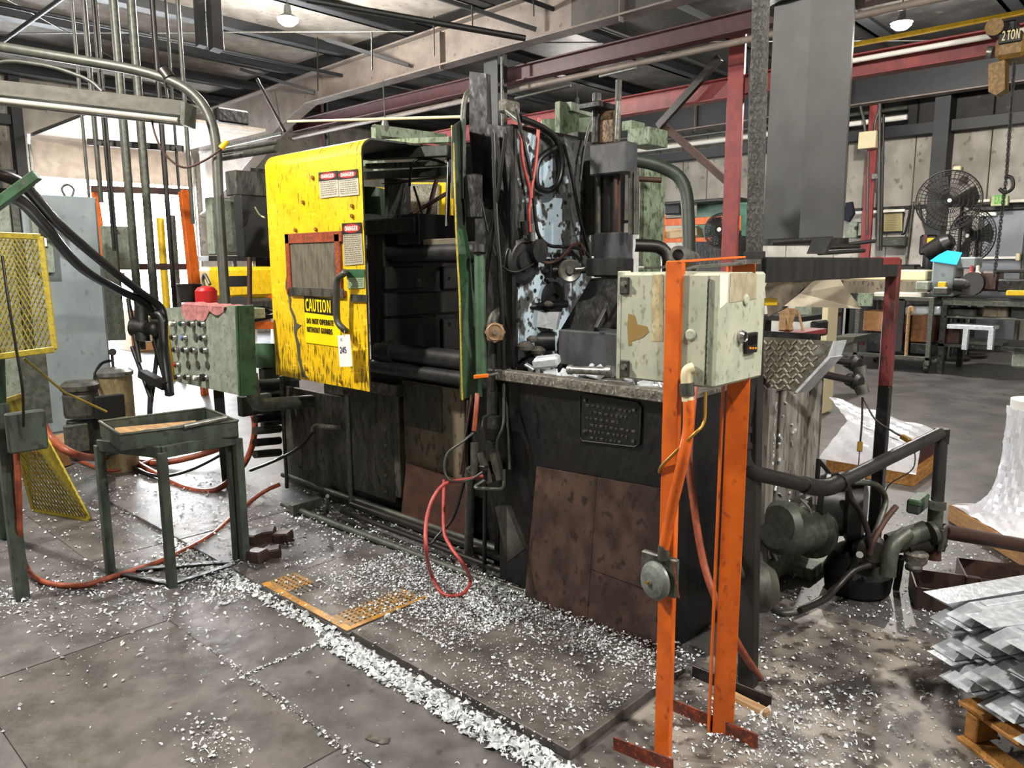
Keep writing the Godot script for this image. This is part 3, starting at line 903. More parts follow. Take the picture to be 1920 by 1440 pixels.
	for p in [[1002, 505], [1015, 520], [1022, 525], [1003, 545], [1026, 528], [983, 522], [990, 560], [968, 545], [1080, 430], [972, 600], [1060, 380], [1040, 520]]:
		ph.cyl(ox(p[0], p[1], fx), ox(p[0], p[1], fx) + V(0.002, 0, 0), 0.011, -1, 8)
	part(fp, "bolt_holes", ph, mats.black)
	part(fp, "die_ring", G().lathe(ox(1035, 560, fx), V(1, 0, 0), [Vector2(0.085, 0), Vector2(0.085, 0.015), Vector2(0.07, 0.02), Vector2(0.03, 0.02), Vector2(0.03, 0.005), Vector2(0, 0.005)], 24), mats.steel_dark)
	# knobs of slag on the platen foot
	for e in [[985, 650, 0.045], [1008, 658, 0.04], [998, 636, 0.03], [1028, 570, 0.025]]:
		part(fp, "slag_lump", G().lathe(ox(e[0], e[1], fx + 0.05), V(0, 1, 0), [Vector2(0, -e[2] * 0.6), Vector2(e[2] * 0.9, -e[2] * 0.3), Vector2(e[2], 0.1 * e[2]), Vector2(e[2] * 0.5, e[2] * 0.55), Vector2(0, e[2] * 0.62)], 9), mats.crust)


func danger_head(cd: Node3D, q: Array, k: float) -> void:
	var o := V(0, 0, 0.0045)
	card(cd, "black_band", [q[3].lerp(q[0], k), q[2].lerp(q[1], k), q[2], q[3]], mats.black, o)
	var c: Vector3 = (q[3].lerp(q[0], k * 0.5) + q[2].lerp(q[1], k * 0.5)) / 2.0 + o
	var r: Vector3 = (q[2] - q[3])
	var u: Vector3 = (q[0] - q[3]) * k
	var ov := []
	for i in 20:
		ov.append(c + r * 0.44 * cos(TAU * i / 20) - u * 0.40 * sin(TAU * i / 20))
	part(cd, "red_oval", G().prism(ov, V(0, 0, 0.001)), plain("sign_red", Color(0.62, 0.13, 0.10), 0.4))
	words(cd, "lettering", "DANGER", c - r * 0.33 + u * 0.20 + V(0, 0, 0.0012), r, Vector3.UP, u.length() * 0.42, mats.white, r.length() * 0.66)


func shot_end() -> void:
	# second guard, seen nearly edge-on
	var s := thing("sliding_guard", "green bent guard sheet with yellow front edge, seen nearly edge-on", "machine guard", oz(862, 745, -2.44))
	var sx := -2.70
	var gs := [[862, 748, 905, 744], [861, 600, 894, 600], [858, 500, 886, 500], [856, 430, 874, 430], [850, 330, 870, 330], [847, 238, 868, 222]]
	for i in 5:
		var lo := [oz(gs[i][0], gs[i][1], -2.45), oz(gs[i][2], gs[i][3], -2.54), oz(gs[i + 1][2], gs[i + 1][3], -2.54), oz(gs[i + 1][0], gs[i + 1][1], -2.45)]
		part(s, "guard_sheet", G().prism(lo, V(-0.004, 0, -0.004)), mats.green if i < 3 else mats.green_grey)
	part(s, "edge_strip", G().tube(PackedVector3Array([oz(867, 750, -2.43), oz(862, 560, -2.43), oz(855, 430, -2.44), oz(850, 270, -2.46), oz(847, 236, -2.5)]), 0.0045, 6), mats.edge_yellow, "yellow painted edge")
	part(s, "top_hood", G().prism([oz(846, 238, -2.6), oz(846, 372, -2.55), oz(868, 372, -2.5), oz(868, 222, -2.5)], V(0, 0, -0.02)), mats.green_grey)
	# green standpipe and the valve tree in front of the machine
	var v := thing("valve_standpipe", "tangle of black valves on green standpipe with round beige handwheel", "valve", V(-2.6, 0, -2.5))
	part(v, "standpipe", G().cyl(dp(903, 705, 3.52), dp(899, 470, 3.52), 0.026, -1, 14), mats.green)
	part(v, "cap", G().cyl(dp(899, 474, 3.5), dp(899, 460, 3.5), 0.032, -1, 14), mats.grime)
	part(v, "riser", G().cyl(dp(922, 640, 3.6), dp(925, 840, 3.62), 0.028, -1, 12), mats.grime)
	part(v, "elbow", G().tube(elbows([dp(922, 650, 3.6), dp(922, 592, 3.6), dp(950, 580, 3.65), dp(1000, 574, 3.75)], 0.06), 0.026, 12), mats.grime_soft)
	part(v, "cross_pipe", G().cyl(dp(945, 580, 3.64), dp(1062, 570, 3.85), 0.02, -1, 12), mats.soot)
	var hw := dp(928, 623, 3.5)
	var hn := (EYE - hw).normalized()
	var wheel := G().lathe(hw, hn, [Vector2(0.03, -0.006), Vector2(0.042, -0.008), Vector2(0.044, 0.004), Vector2(0.036, 0.01), Vector2(0.03, 0.006), Vector2(0, 0.008)], 24)
	part(v, "handwheel", wheel, mt("wheel", Color(0.50, 0.40, 0.29), Color(0.40, 0.32, 0.23), 0.5), "round beige handwheel")
	for i in 8:
		var a := TAU * i / 8
		var s1 := hn.cross(Vector3.UP).normalized()
		part(v, "wheel_lobe", G().cyl(hw + (s1 * cos(a) + s1.cross(hn) * sin(a)) * 0.038 - hn * 0.006, hw + (s1 * cos(a) + s1.cross(hn) * sin(a)) * 0.038 + hn * 0.006, 0.011, -1, 8), mats.wheel)
	part(v, "stem_nut", G().cyl(hw, hw + hn * 0.02, 0.012, -1, 6), mats.steel)
	part(v, "lever", G().bar(dp(888, 707, 3.42), dp(916, 704, 3.42), 0.014, 0.018), mt("lever_orange", Color(0.85, 0.42, 0.08), Color(0.75, 0.35, 0.07), 0.4), "orange ball valve lever")
	part(v, "lever_arm", G().bar(dp(914, 704, 3.42), dp(934, 700, 3.44), 0.012, 0.01), mats.steel)
	part(v, "regulator_bowl", G().lathe(dp(922, 800, 3.55), V(0, 1, 0), [Vector2(0, -0.07), Vector2(0.04, -0.055), Vector2(0.05, 0), Vector2(0.042, 0.05), Vector2(0, 0.065)], 16), mats.grime)
	part(v, "valve_body", G().box(dp(912, 735, 3.6), dp(940, 690, 3.6) + V(0, 0, -0.06), 0.008), mats.grime)
	for e in [[890, 895, 845, 830, 0.02], [918, 905, 900, 848, 0.024], [935, 900, 925, 850, 0.02]]:
		part(v, "solenoid", G().cyl(dp(e[0], e[1], 3.6), dp(e[2] + 45 if e[2] < 860 else e[2], e[3], 3.6), e[4], -1, 10), mats.grime_soft)
	part(v, "manifold", G().box(dp(888, 892, 3.62), dp(930, 868, 3.62) + V(0, 0, -0.05), 0.006), mats.grime)
	part(v, "leg", G().cyl(dp(883, 880, 3.62), fl(878, 1058), 0.024, -1, 12), mats.pipe_grey)
	part(v, "leg", G().cyl(dp(910, 880, 3.55), fl(908, 1082), 0.011, -1, 8), mats.soot)
	part(v, "base_foot", G().lathe(fl(877, 1060), V(0, 1, 0), [Vector2(0.07, 0), Vector2(0.06, 0.05), Vector2(0.025, 0.07), Vector2(0, 0.07)], 14), mats.crust)
	part(v, "loop_pipe", G().tube(elbows([dp(925, 890, 3.6), dp(886, 915, 3.55), dp(945, 918, 3.5), dp(945, 880, 3.5)], 0.03), 0.009, 8), mats.pipe_grey)
	part(v, "loop_pipe", G().tube(elbows([dp(945, 720, 3.55), dp(945, 800, 3.5), dp(930, 830, 3.5), dp(945, 900, 3.5)], 0.04), 0.009, 8), mats.grime)
	part(v, "cable", G().tube(sp([dp(887, 812, 3.5), dp(865, 830, 3.45), dp(838, 852, 3.45), dp(834, 885, 3.45), dp(848, 902, 3.45), dp(880, 900, 3.5), dp(905, 885, 3.5)]), 0.006, 8), mats.conduit, "thin tan looped cable")
	for e in [[[885, 740], [862, 890], "rust"], [[878, 750], [868, 895], "soot"], [[930, 690], [938, 900], "soot"], [[946, 690], [956, 880], "grime_soft"]]:
		part(v, "thin_line", G().cyl(dp(e[0][0], e[0][1], 3.62), dp(e[1][0], e[1][1], 3.6), 0.007, -1, 8), mats[e[2]])
	part(v, "hose_sleeve", G().tube(sp([dp(895, 738, 3.52), dp(893, 765, 3.5), dp(889, 808, 3.5)]), 0.011, 10), mats.hose_orange, "orange hose sleeve")
	part(v, "chute", G().prism([dp(928, 950, 3.55), dp(950, 1055, 3.5), dp(982, 1030, 3.55), dp(950, 950, 3.6)], V(0, 0, -0.03)), mats.grime_soft)
	part(v, "upright", G().bar(dp(948, 690, 3.6), fl(935, 1062), 0.05, 0.03, V(1, 0, 0)), mats.soot)
	part(v, "limit_switch", G().box(oz(871, 410, -2.5), oz(892, 325, -2.5) + V(0, 0, -0.05), 0.006), mats.grime)
	part(v, "air_pipe", G().tube(sp([dp(868, 330, 3.9), dp(868, 220, 3.9), dp(874, 180, 3.9), dp(884, 168, 3.95)]), 0.014, 10), mats.pipe_grey)
	# red rubber air hose: a loop that touches the floor plates
	one("rubber_hose", "red rubber air hose looping from the valve tangle down to the floor", "hose", G().tube(sp([dp(905, 893, 3.55), dp(870, 900, 3.5), dp(835, 907, 3.45), dp(812, 935, 3.4), dp(799, 980, 3.35), dp(800, 1040, 3.3), fl(810, 1080, 0.07), fl(828, 1111, 0.055), fl(850, 1117, 0.052), fl(872, 1110, 0.055), fl(882, 1088, 0.07), dp(870, 1060, 3.45), dp(845, 1025, 3.5), dp(832, 990, 3.6), dp(833, 900, 3.7)]), 0.009, 8), mats.hose_red)
	one("rubber_hose", "black rubber hose drooping behind the red looped hose", "hose", G().tube(sp([dp(870, 905, 3.75), dp(850, 970, 3.75), dp(825, 1000, 3.75), dp(805, 1020, 3.72), dp(800, 1000, 3.75)]), 0.008, 8), mats.rubber)
	# shot cylinder: two blocks joined by rods
	var c := thing("shot_cylinder", "upright black injection cylinder between two square steel blocks", "hydraulic cylinder", V(-2.1, 1.1, -3.1))
	var z := -2.98
	part(c, "upper_block", bz(1105, 268, 1172, 326, z, 0.105, 0.006), mats.block)
	part(c, "lower_block", bz(1112, 436, 1158, 520, z, 0.13, 0.006), mats.block)
	part(c, "lower_block", bz(1098, 484, 1157, 518, z + 0.05, 0.14, 0.006), mats.steel_dark)
	part(c, "cylinder_barrel", G().cyl(oz(1143, 440, z - 0.12), oz(1143, 320, z - 0.12), 0.055, -1, 18), mats.soot)
	for x in [1121, 1158, 1183, 1193]:
		part(c, "tie_rod", G().cyl(oz(x, 440, z - 0.05), oz(x, 322, z - 0.05), 0.013, -1, 10), mats.grime_soft if x != 1158 else mats.rust)
	part(c, "back_plate", bz(1086, 300, 1130, 440, z - 0.22, 0.05), mats.grime_soft)
	part(c, "wooden_stop", bz(1122, 208, 1150, 268, z - 0.06, 0.06), mt("charred", Color(0.50, 0.41, 0.30), Color(0.30, 0.24, 0.17), 0.7, 0.0, V(6, 4, 6), 0.5, Color(0.1, 0.09, 0.08), 113), "charred wooden block stop")
	part(c, "top_rod", G().cyl(oz(1157, 268, z - 0.05), oz(1160, 150, z - 0.05), 0.014, -1, 10), mats.grime_soft)
	part(c, "top_rod", G().cyl(oz(1117, 268, z - 0.05), oz(1119, 175, z - 0.05), 0.02, -1, 10), mats.grime)
	part(c, "top_plate", G().box(oz(1085, 206, z + 0.02), oz(1155, 196, z - 0.12)), mats.soot)
	part(c, "bright_tube", G().cyl(oz(1156, 262, z), oz(1160, 190, z), 0.01, -1, 10), mats.steel)
	# black gusset bracket that carries the cylinder
	part(c, "gusset", G().prism([oz(1046, 690, -2.95), oz(1044, 645, -2.95), oz(1050, 620, -2.95), oz(1098, 540, -2.95), oz(1108, 522, -2.95), oz(1172, 516, -2.95), oz(1190, 700, -2.95)], V(0, 0, -0.03)), mats.soot)
	part(c, "gusset", G().prism([oz(1060, 640, -2.8), oz(1078, 590, -2.8), oz(1080, 568, -2.8), oz(1108, 560, -2.8), oz(1128, 545, -2.8), oz(1160, 530, -2.8), oz(1160, 560, -2.8), oz(1138, 600, -2.8), oz(1112, 620, -2.8)], V(0, 0, -0.03)), mats.grime)
	part(c, "foot_block", bz(1046, 622, 1165, 690, -2.76, 0.2, 0.006), mats.block)
	part(c, "rib", G().bar(oz(1118, 618, -2.74), oz(1158, 540, -2.9), 0.02, 0.03), mats.steel_dark)
	# plunger shaft with its wheel
	part(c, "plunger", G().cyl(dp(1098, 505, 3.75), dp(985, 508, 3.75), 0.02, -1, 12), mats.steel_dark)
	part(c, "plunger_block", G().box(dp(1002, 520, 3.8), dp(1062, 485, 3.8) + V(0, 0, -0.08)), mats.soot)
	var pw := dp(1068, 508, 3.72)
	part(c, "plunger_wheel", G().lathe(pw, V(0.75, 0, 0.66), [Vector2(0.05, -0.012), Vector2(0.058, -0.008), Vector2(0.058, 0.008), Vector2(0.05, 0.014), Vector2(0.022, 0.006), Vector2(0.016, 0.02), Vector2(0, 0.02)], 24), mats.steel)
	part(c, "chrome_rod", G().cyl(dp(1078, 505, 3.7), dp(1112, 503, 3.7), 0.012, -1, 10), mats.chrome)
	part(c, "nozzle_plate", G().prism([dp(1000, 612, 3.75), dp(1042, 618, 3.75), dp(1048, 585, 3.75), dp(1000, 585, 3.75)], V(0, 0, -0.02)), mats.alu)
	part(c, "sleeve", G().cyl(dp(985, 640, 3.8), dp(1040, 640, 3.8), 0.05, -1, 16), mats.steel_dark)
	# rods and lumps lying in the trough
	one("steel_rod", "short bright steel cylinder lying on the trough edge beside the grey control box", "rod", G().lathe(oz(1067, 693, -2.58), oz(1152, 697, -2.58) - oz(1067, 693, -2.58), [Vector2(0, 0), Vector2(0.022, 0), Vector2(0.022, 0.015), Vector2(0.018, 0.02), Vector2(0.018, 0.2), Vector2(0.026, 0.205), Vector2(0.026, 0.235), Vector2(0, 0.235)], 16), mats.steel)
	var slag := G()
	for i in 70:
		var p := V(rng.randf_range(-2.4, -1.56), 1.09 + rng.randf() * 0.03, rng.randf_range(-2.98, -2.6))
		var b := Basis.from_euler(V(rng.randf() * 6, rng.randf() * 6, rng.randf() * 6))
		slag.obox(p, b, V(rng.randf_range(0.02, 0.07), rng.randf_range(0.008, 0.03), rng.randf_range(0.02, 0.06)), 0.006)
	var sl := one("slag_crumbs", "crumbled bright aluminium scrap heaped in the trough under the gusset", "scrap", slag, mats.alu)
	sl.set_meta("kind", "stuff")
	one("ingot_piece", "pale broken piece of cast aluminium lying at the trough rim", "scrap metal", G().obox(oz(1025, 678, -2.62), Basis.from_euler(V(0.1, 0.5, 0.15)), V(0.12, 0.05, 0.08), 0.012), mats.alu)
	# rear frame of the machine
	var f := thing("back_press", "pale green rear frame of heavy beams behind the black cylinder", "machine frame", V(-2.6, 1.0, -4.2))
	var k := 5.3
	part(f, "frame_column", G().box(dp(1196, 520, k), dp(1243, 300, k) + V(0, 0, -0.04)), mats.pale_green)
	part(f, "frame_leg", G().box(fl(1300, 760), fl(1300, 760) + V(0.1, 1.4, -0.1)), mats.grime)
	part(f, "frame_post", G().box(dp(1040, 262, k - 0.2), dp(1066, 193, k - 0.2) + V(0, 0, -0.12)), mats.pale_green)
	part(f, "frame_beam", G().bar(dp(1062, 200, k - 0.2), dp(1130, 222, k + 0.3), 0.08, 0.06), mats.pale_green)
	part(f, "frame_beam", G().bar(dp(1015, 240, k), dp(1120, 235, k), 0.1, 0.1), mats.pale_green)
	part(f, "frame_block", G().box(dp(1176, 275, k), dp(1244, 243, k) + V(0, 0, -0.06)), mats.pale_green)
	part(f, "frame_block", G().box(dp(1165, 246, k + 0.1), dp(1198, 228, k + 0.1) + V(0, 0, -0.08)), mats.pale_green)
	part(f, "back_plate", G().box(dp(1062, 480, k - 0.3), dp(1128, 255, k - 0.3) + V(0, 0, -0.05)), mats.grime_soft)
	part(f, "orange_pipe", G().cyl(dp(1192, 335, k - 0.2), dp(1240, 338, k - 0.2), 0.018, -1, 10), mats.rust)
	# big oil pipes
	one("oil_pipe", "thick dark green pipe arching out from behind the cylinder and down", "pipe", G().tube(elbows([dp(1190, 300, 4.6), dp(1232, 308, 4.6), dp(1285, 335, 4.6), dp(1292, 420, 4.6), dp(1291, 700, 4.6)], 0.28, 8), 0.04, 16), mats.green_grey)
	one("elbow_pipe", "black elbow pipe leaving the lower steel block of the cylinder", "pipe", G().tube(elbows([dp(1190, 460, 4.2), dp(1252, 462, 4.2), dp(1250, 540, 4.2)], 0.09), 0.036, 14), mats.pipe)
	# hoses draped over the fixed platen
	var hoses := [
		[[[968, 205, 3.9], [985, 280, 3.7], [998, 340, 3.65], [1003, 400, 3.65], [1010, 440, 3.65], [1030, 460, 3.65], [1060, 463, 3.65], [1095, 470, 3.65], [1113, 500, 3.65]], 0.009, "grime", "dark hose sweeping from the top of the platen to the lower block"],
		[[[976, 228, 3.85], [980, 300, 3.7], [994, 360, 3.62], [992, 400, 3.6], [994, 435, 3.6]], 0.008, "hose_red", "left strand of the red hose pair hung down the pale blue platen"],
		[[[1011, 222, 3.85], [1005, 300, 3.7], [997, 350, 3.62], [996, 372, 3.6]], 0.009, "hose_red", "right strand of the red hose pair hung down the pale blue platen"],
		[[[975, 222, 3.9], [1018, 240, 3.8], [1045, 265, 3.75], [1053, 310, 3.75], [1045, 345, 3.75], [1025, 358, 3.75], [1006, 345, 3.75], [1010, 300, 3.8], [1045, 275, 3.85]], 0.016, "rubber", "thick black hose looping once in front of the pale blue platen"],
		[[[1058, 270, 3.85], [1072, 330, 3.75], [1085, 400, 3.7], [1098, 450, 3.7], [1105, 480, 3.7]], 0.009, "rubber", "thin black hose running down to the lower block"],
		[[[1118, 212, 3.9], [1102, 250, 3.8], [1092, 300, 3.75], [1088, 340, 3.75]], 0.008, "conduit", "pale blue-grey tube curving down from the top plate"],
		[[[999, 450, 3.6], [1003, 480, 3.6], [1025, 493, 3.6], [1050, 485, 3.6], [1070, 463, 3.6], [1088, 458, 3.6], [1095, 478, 3.6]], 0.008, "rust", "reddish brown hose sagging over the plunger block"],
		[[[900, 350, 3.75], [912, 420, 3.7], [935, 490, 3.7], [965, 510, 3.65], [1000, 495, 3.65]], 0.006, "soot", "thin black line drooping across the platen edge"],
		[[[925, 250, 3.8], [930, 400, 3.65], [940, 540, 3.6], [945, 700, 3.6]], 0.012, "rubber", "black hose hanging straight down the platen front edge"],
		[[[948, 250, 3.8], [938, 330, 3.7], [925, 420, 3.65], [912, 520, 3.65], [908, 600, 3.6]], 0.010, "rubber", "black hose slanting down beside the green standpipe"]]
	for e in hoses:
		var p := []
		for q in e[0]:
			p.append(onf(q[0], q[1], e[1] + 0.012 + maxf(0.0, (3.85 - q[2]) * 0.12)))
		one("hydraulic_hose", e[3], "hose", G().tube(sp(p), e[1], 9), mats[e[2]])
	var fit := thing("hose_coupling", "grey quick coupling with a black grip at the end of the red hose", "coupling", onf(999, 435, 0.05))
	part(fit, "coupling_body", G().cyl(onf(996, 420, 0.05), onf(999, 452, 0.05), 0.014, -1, 8), mats.steel)
	part(fit, "grip", G().cyl(onf(985, 440, 0.05), onf(983, 415, 0.05), 0.02, -1, 12), mats.rubber)
	var arm := thing("hose_bracket", "dirty grey hose bracket on top of the black platen edge", "bracket", dp(960, 215, 3.85))
	part(arm, "bracket_body", G().box(dp(932, 212, 3.9), dp(962, 188, 3.9) + V(0, 0, -0.06), 0.01), mats.crust)
	part(arm, "bracket_pipe", G().cyl(dp(950, 208, 3.88), dp(985, 236, 3.8), 0.014, -1, 10), mats.pipe_grey)
	part(arm, "bracket_pipe", G().cyl(dp(970, 222, 3.85), dp(1008, 236, 3.8), 0.012, -1, 10), mats.steel)
	# plates leaning against the base
	var lp := thing("leaning_plate", "large brown rusted steel plate leaning against the trough base", "steel plate", fl(1100, 1165))
	var bl := fl(990, 1132)
	var br := fl(1262, 1228)
	var tl := oz(1006, 875, -2.565)
	var tr := oz(1270, 922, -2.565)
	var nrm := (br - bl).cross(tl - bl).normalized() * 0.008
	bl.z += 0.03; br.z += 0.03
	var ml := bl.lerp(br, 0.47)
	var mu := tl.lerp(tr, 0.47)
	part(lp, "plate_panel", G().prism([bl, ml - V(0.002, 0, 0), mu - V(0.002, 0, 0), tl], -nrm), mats.rust_plate)
	part(lp, "plate_panel", G().prism([ml.lerp(mu, 0.4), br.lerp(tr, 0.36), tr, mu], -nrm), mats.rust_plate)
	part(lp, "plate_panel", G().prism([ml, br, br.lerp(tr, 0.355), ml.lerp(mu, 0.395)], -nrm * 1.5), mats.rust_plate)
	one("leaning_sheet", "small red-brown rusty sheet leaning on the beige side plate", "steel sheet", G().prism([oz(752, 965, -2.76), oz(880, 1010, -2.76), oz(876, 905, -2.80), oz(762, 868, -2.80)], V(0, 0, -0.005)), mats.rust)
	# pipes along the foot of the machine
	var runs := [[[530, 890, -2.76], [655, 922, -2.53], [665, 925, -2.53], [960, 1002, -2.76], 0.018], [[660, 945, -2.68], [880, 1018, -2.5], [980, 1050, -2.5], [965, 1046, -2.68], 0.022], [[640, 958, -2.60], [800, 1020, -2.46], [900, 1052, -2.46], [972, 1080, -2.60], 0.015]]
	var pl := ["grey pipe run highest along the foot of the machine", "dark pipe run half hidden behind the red hose at the machine foot", "thin dark pipe run lowest against the machine foot"]
	for i in runs.size():
		var e = runs[i]
		var a := oz(e[0][0], e[0][1], e[0][2])
		var b := oz(e[3][0], e[3][1], e[3][2])
		b.y = a.y
		one("floor_pipe", pl[i], "pipe", G().cyl(a, b, e[4], -1, 10), mats.pipe_grey if i == 0 else mats.pipe)
	one("floor_pipe", "long dirty pipe lying on the floor in front of the machine foot", "pipe", G().cyl(fl(530, 945, 0.03), fl(992, 1120, 0.03), 0.02, -1, 10), mats.pipe_grey)
	var bk := thing("pipe_bracket", "short grey channel bracket by the machine's left foot", "bracket", fl(570, 950))
	part(bk, "bracket_channel", G().bar(fl(545, 955, 0.05), fl(600, 940, 0.05), 0.05, 0.06), mats.pipe_grey)
	part(bk, "bracket_pin", G().cyl(fl(614, 960), dp(614, 930, 4.5), 0.012, -1, 8), mats.pipe_grey)
	part(bk, "bracket_plate", G().box(fl(590, 965), fl(625, 955) + V(0, 0.03, -0.06)), mats.pipe_grey)
	var el := thing("pipe_fitting", "whitish pipe elbow fitting on the machine's left side panel", "fitting", oz(600, 800, -2.8))
	part(el, "fitting_body", G().tube(elbows([oz(636, 802, -2.84), oz(605, 800, -2.78), oz(590, 797, -2.74), oz(586, 812, -2.72)], 0.03), 0.017, 10), mats.crust)
	part(el, "fitting_hose", G().tube(sp([oz(586, 810, -2.72), oz(560, 840, -2.7), oz(520, 862, -2.66), oz(470, 882, -2.6)]), 0.011, 8), mats.pipe)


func mesh_panel(t: Node3D, c: Array, cell: float, rod: float, m: Material, edge: Material) -> void:
	# expanded metal: two families of slanting strands between four corners (bottom left, bottom right, top right, top left)
	var w: float = (c[1] - c[0]).length()
	var h: float = (c[3] - c[0]).length()
	var at := func(u: float, v: float) -> Vector3: return c[0].lerp(c[1], u).lerp(c[3].lerp(c[2], u), v)
	var g := G()
	var slope := 1.9
	for s in [1.0, -1.0]:
		var d := -h / slope if s > 0 else 0.0
		while d < w + (0.0 if s > 0 else h / slope):
			var y0 := 0.0
			var y1 := h
			var x0: float = d
			var x1: float = d + s * h / slope
			# clip to the panel's sides
			var lo := 0.0
			var hi := 1.0
			var dx := x1 - x0
			var ta := (0.0 - x0) / dx
			var tb := (w - x0) / dx
			lo = maxf(lo, minf(ta, tb))
			hi = minf(hi, maxf(ta, tb))
			if hi > lo + 0.01:
				var a: Vector3 = at.call((x0 + dx * lo) / w, lerpf(y0, y1, lo) / h)
				var b: Vector3 = at.call((x0 + dx * hi) / w, lerpf(y0, y1, hi) / h)
				g.cyl(a, b, rod, -1, 5, false)
			d += cell
	part(t, "expanded_metal", g, m).set_meta("kind", "stuff")
	var f := G()
	for i in 4:
		f.bar(c[i], c[(i + 1) % 4], 0.028, 0.012, V(0.6, 0, 0.8))
	part(t, "edge_frame", f, edge, "yellow edge frame")


func left_side() -> void:
	# tall grey electrical cabinets
	var cx := -7.6
	var a := ox(194, 600, cx)
	var c := thing("electrical_cabinet", "tall pale grey electrical cabinet behind the yellow mesh guard", "cabinet", V(cx, 0, -2.3))
	part(c, "cabinet_body", G().box(V(cx, 0.08, a.z - 0.03), V(cx - 0.6, 2.22, ox(52, 500, cx).z), 0.01), mats.cabinet)
	part(c, "plinth", G().box(V(cx - 0.02, 0.0, a.z), V(cx - 0.58, 0.08, ox(52, 500, cx).z)), mats.grime)
	part(c, "cabinet_door", G().box(V(cx + 0.014, 0.12, a.z - 0.01), V(cx, 2.17, ox(66, 500, cx).z), 0.006), mats.cabinet)
	var sw := part(c, "disconnect_box", bx(64, 402, 100, 512, cx + 0.10, 0.085, 0.006), mats.panel_grey)
	part(sw, "switch_handle", G().tube(elbows([ox(84, 412, cx + 0.12), ox(98, 408, cx + 0.2), ox(99, 450, cx + 0.2), ox(92, 452, cx + 0.12)], 0.03), 0.014, 8), mats.black)
	part(sw, "switch_plate", bx(74, 424, 88, 465, cx + 0.106, 0.006), mats.black)
	part(sw, "rating_label", bx(80, 446, 88, 462, cx + 0.109, 0.003), mats.white)
	part(c, "lifting_eye", G().tube(sp([V(cx - 0.25, 2.22, a.z + 0.1), V(cx - 0.25, 2.3, a.z + 0.07), V(cx - 0.25, 2.34, a.z + 0.12), V(cx - 0.25, 2.3, a.z + 0.17), V(cx - 0.25, 2.22, a.z + 0.14)]), 0.012, 8), mats.pipe_grey)
	var c2 := thing("electrical_cabinet", "darker grey cabinet at the left edge, beside the pale cabinet", "cabinet", V(cx, 0, -1.5))
	part(c2, "cabinet_body", G().box(V(cx, 0.0, ox(31, 500, cx).z), V(cx - 0.6, 2.13, -0.9), 0.01), mats.panel_grey)
	part(c2, "side_post", G().box(V(cx - 0.02, 0, ox(31, 500, cx).z - 0.01), V(cx - 0.4, 2.25, ox(52, 500, cx).z + 0.01), 0.006), mats.pipe_grey)
	var c3 := thing("switch_box", "small grey switch box behind the right edge of the tall cabinet", "switch box", V(cx - 0.4, 1.4, -3.1))
	part(c3, "box_body", G().box(dp(194, 504, 8.2), dp(224, 424, 8.2) + V(0, 0, -0.15), 0.008), mats.panel_grey)
	part(c3, "box_handle", G().bar(dp(202, 438, 8.15), dp(221, 432, 8.15), 0.02, 0.02), mats.black)
	part(c3, "box_stand", G().box(dp(200, 640, 8.25), dp(212, 500, 8.25) + V(0, 0, -0.06)), mats.panel_grey)
	# upper yellow expanded metal guard on its green post
	var k := 3.45
	var g := thing("mesh_guard", "upright yellow expanded metal guard at the left edge of the picture", "machine guard", fl(42, 1125))
	mesh_panel(g, [dp(-60, 676, k), dp(103, 655, k), dp(76, 444, k), dp(-60, 438, k)], 0.024, 0.0036, mats.mesh_yellow, mats.edge_yellow)
	part(g, "guard_post", G().bar(fl(42, 1125), V(fl(42, 1125).x, oz(34, 772, -0.913).y, -0.913), 0.05, 0.06), mats.green_grey)
	part(g, "guard_post_top", G().box(dp(14, 850, k), dp(48, 772, k) + V(0, 0, -0.08), 0.008), mats.green_grey)
	part(g, "side_tube", G().cyl(dp(-4, 660, 3.5), fl(10, 1010), 0.028, -1, 12), mats.green)
	part(g, "brace_wire", G().tube(PackedVector3Array([dp(45, 672, 3.5), dp(120, 735, 3.7), dp(200, 772, 3.9)]), 0.006, 6), mats.mesh_yellow)
	part(g, "guard_leg", G().box(dp(48, 800, 4.4), dp(68, 665, 4.4) + V(0, 0, -0.05)), mats.pipe_grey)
	var cb := part(g, "guard_cable", G().tube(sp([dp(4, 480, 3.3), dp(15, 560, 3.3), dp(28, 640, 3.32), dp(42, 730, 3.35), dp(44, 800, 3.4)]), 0.006, 6), mats.rubber)
	var g2 := thing("mesh_guard", "lower yellow-edged expanded metal guard leaning on the floor", "machine guard", fl(120, 968))
	mesh_panel(g2, [fl(62, 955, 0.02), fl(168, 974, 0.02), dp(44, 740, 4.9), dp(8, 752, 4.4)], 0.03, 0.004, mats.mesh_yellow, mats.edge_yellow)
	# push-button control panel
	var p := thing("operator_console", "grey push-button control panel with five rows of buttons and a green side", "control panel", oz(390, 740, -2.0))
	var tl := oz(312, 577, -2.0)
	var tr := oz(446, 573, -2.0)
	var br := oz(452, 742, -2.0)
	var bl := oz(330, 716, -2.0)
	part(p, "panel_body", G().prism([bl, br, tr, tl], V(0, 0, -0.085)), mats.panel_grey)
	part(p, "side_cover", G().prism([br + V(0.004, 0, 0.002), br + V(0.004, 0, -0.085), tr + V(0.004, 0, -0.085), tr + V(0.004, 0, 0.002)], V(0.015, 0, 0)), mats.green, "green side cover")
	part(p, "corner_strip", G().bar(br + V(0, 0, 0.004), tr + V(0, 0, 0.004), 0.02, 0.02), mats.green)
	var rows := [[606, [[328, "w"], [345, "g"], [362, "k"], [382, "k"]]], [632, [[329, "k"], [348, "b"], [367, "s"], [384, "k"]]], [655, [[333, "k"], [350, "k"], [366, "k"], [386, "k"]]], [683, [[335, "r"], [353, "s"], [371, "s"], [389, "p"]]], [706, [[337, "k"], [354, "k"], [373, "w"], [387, "B"]]]]
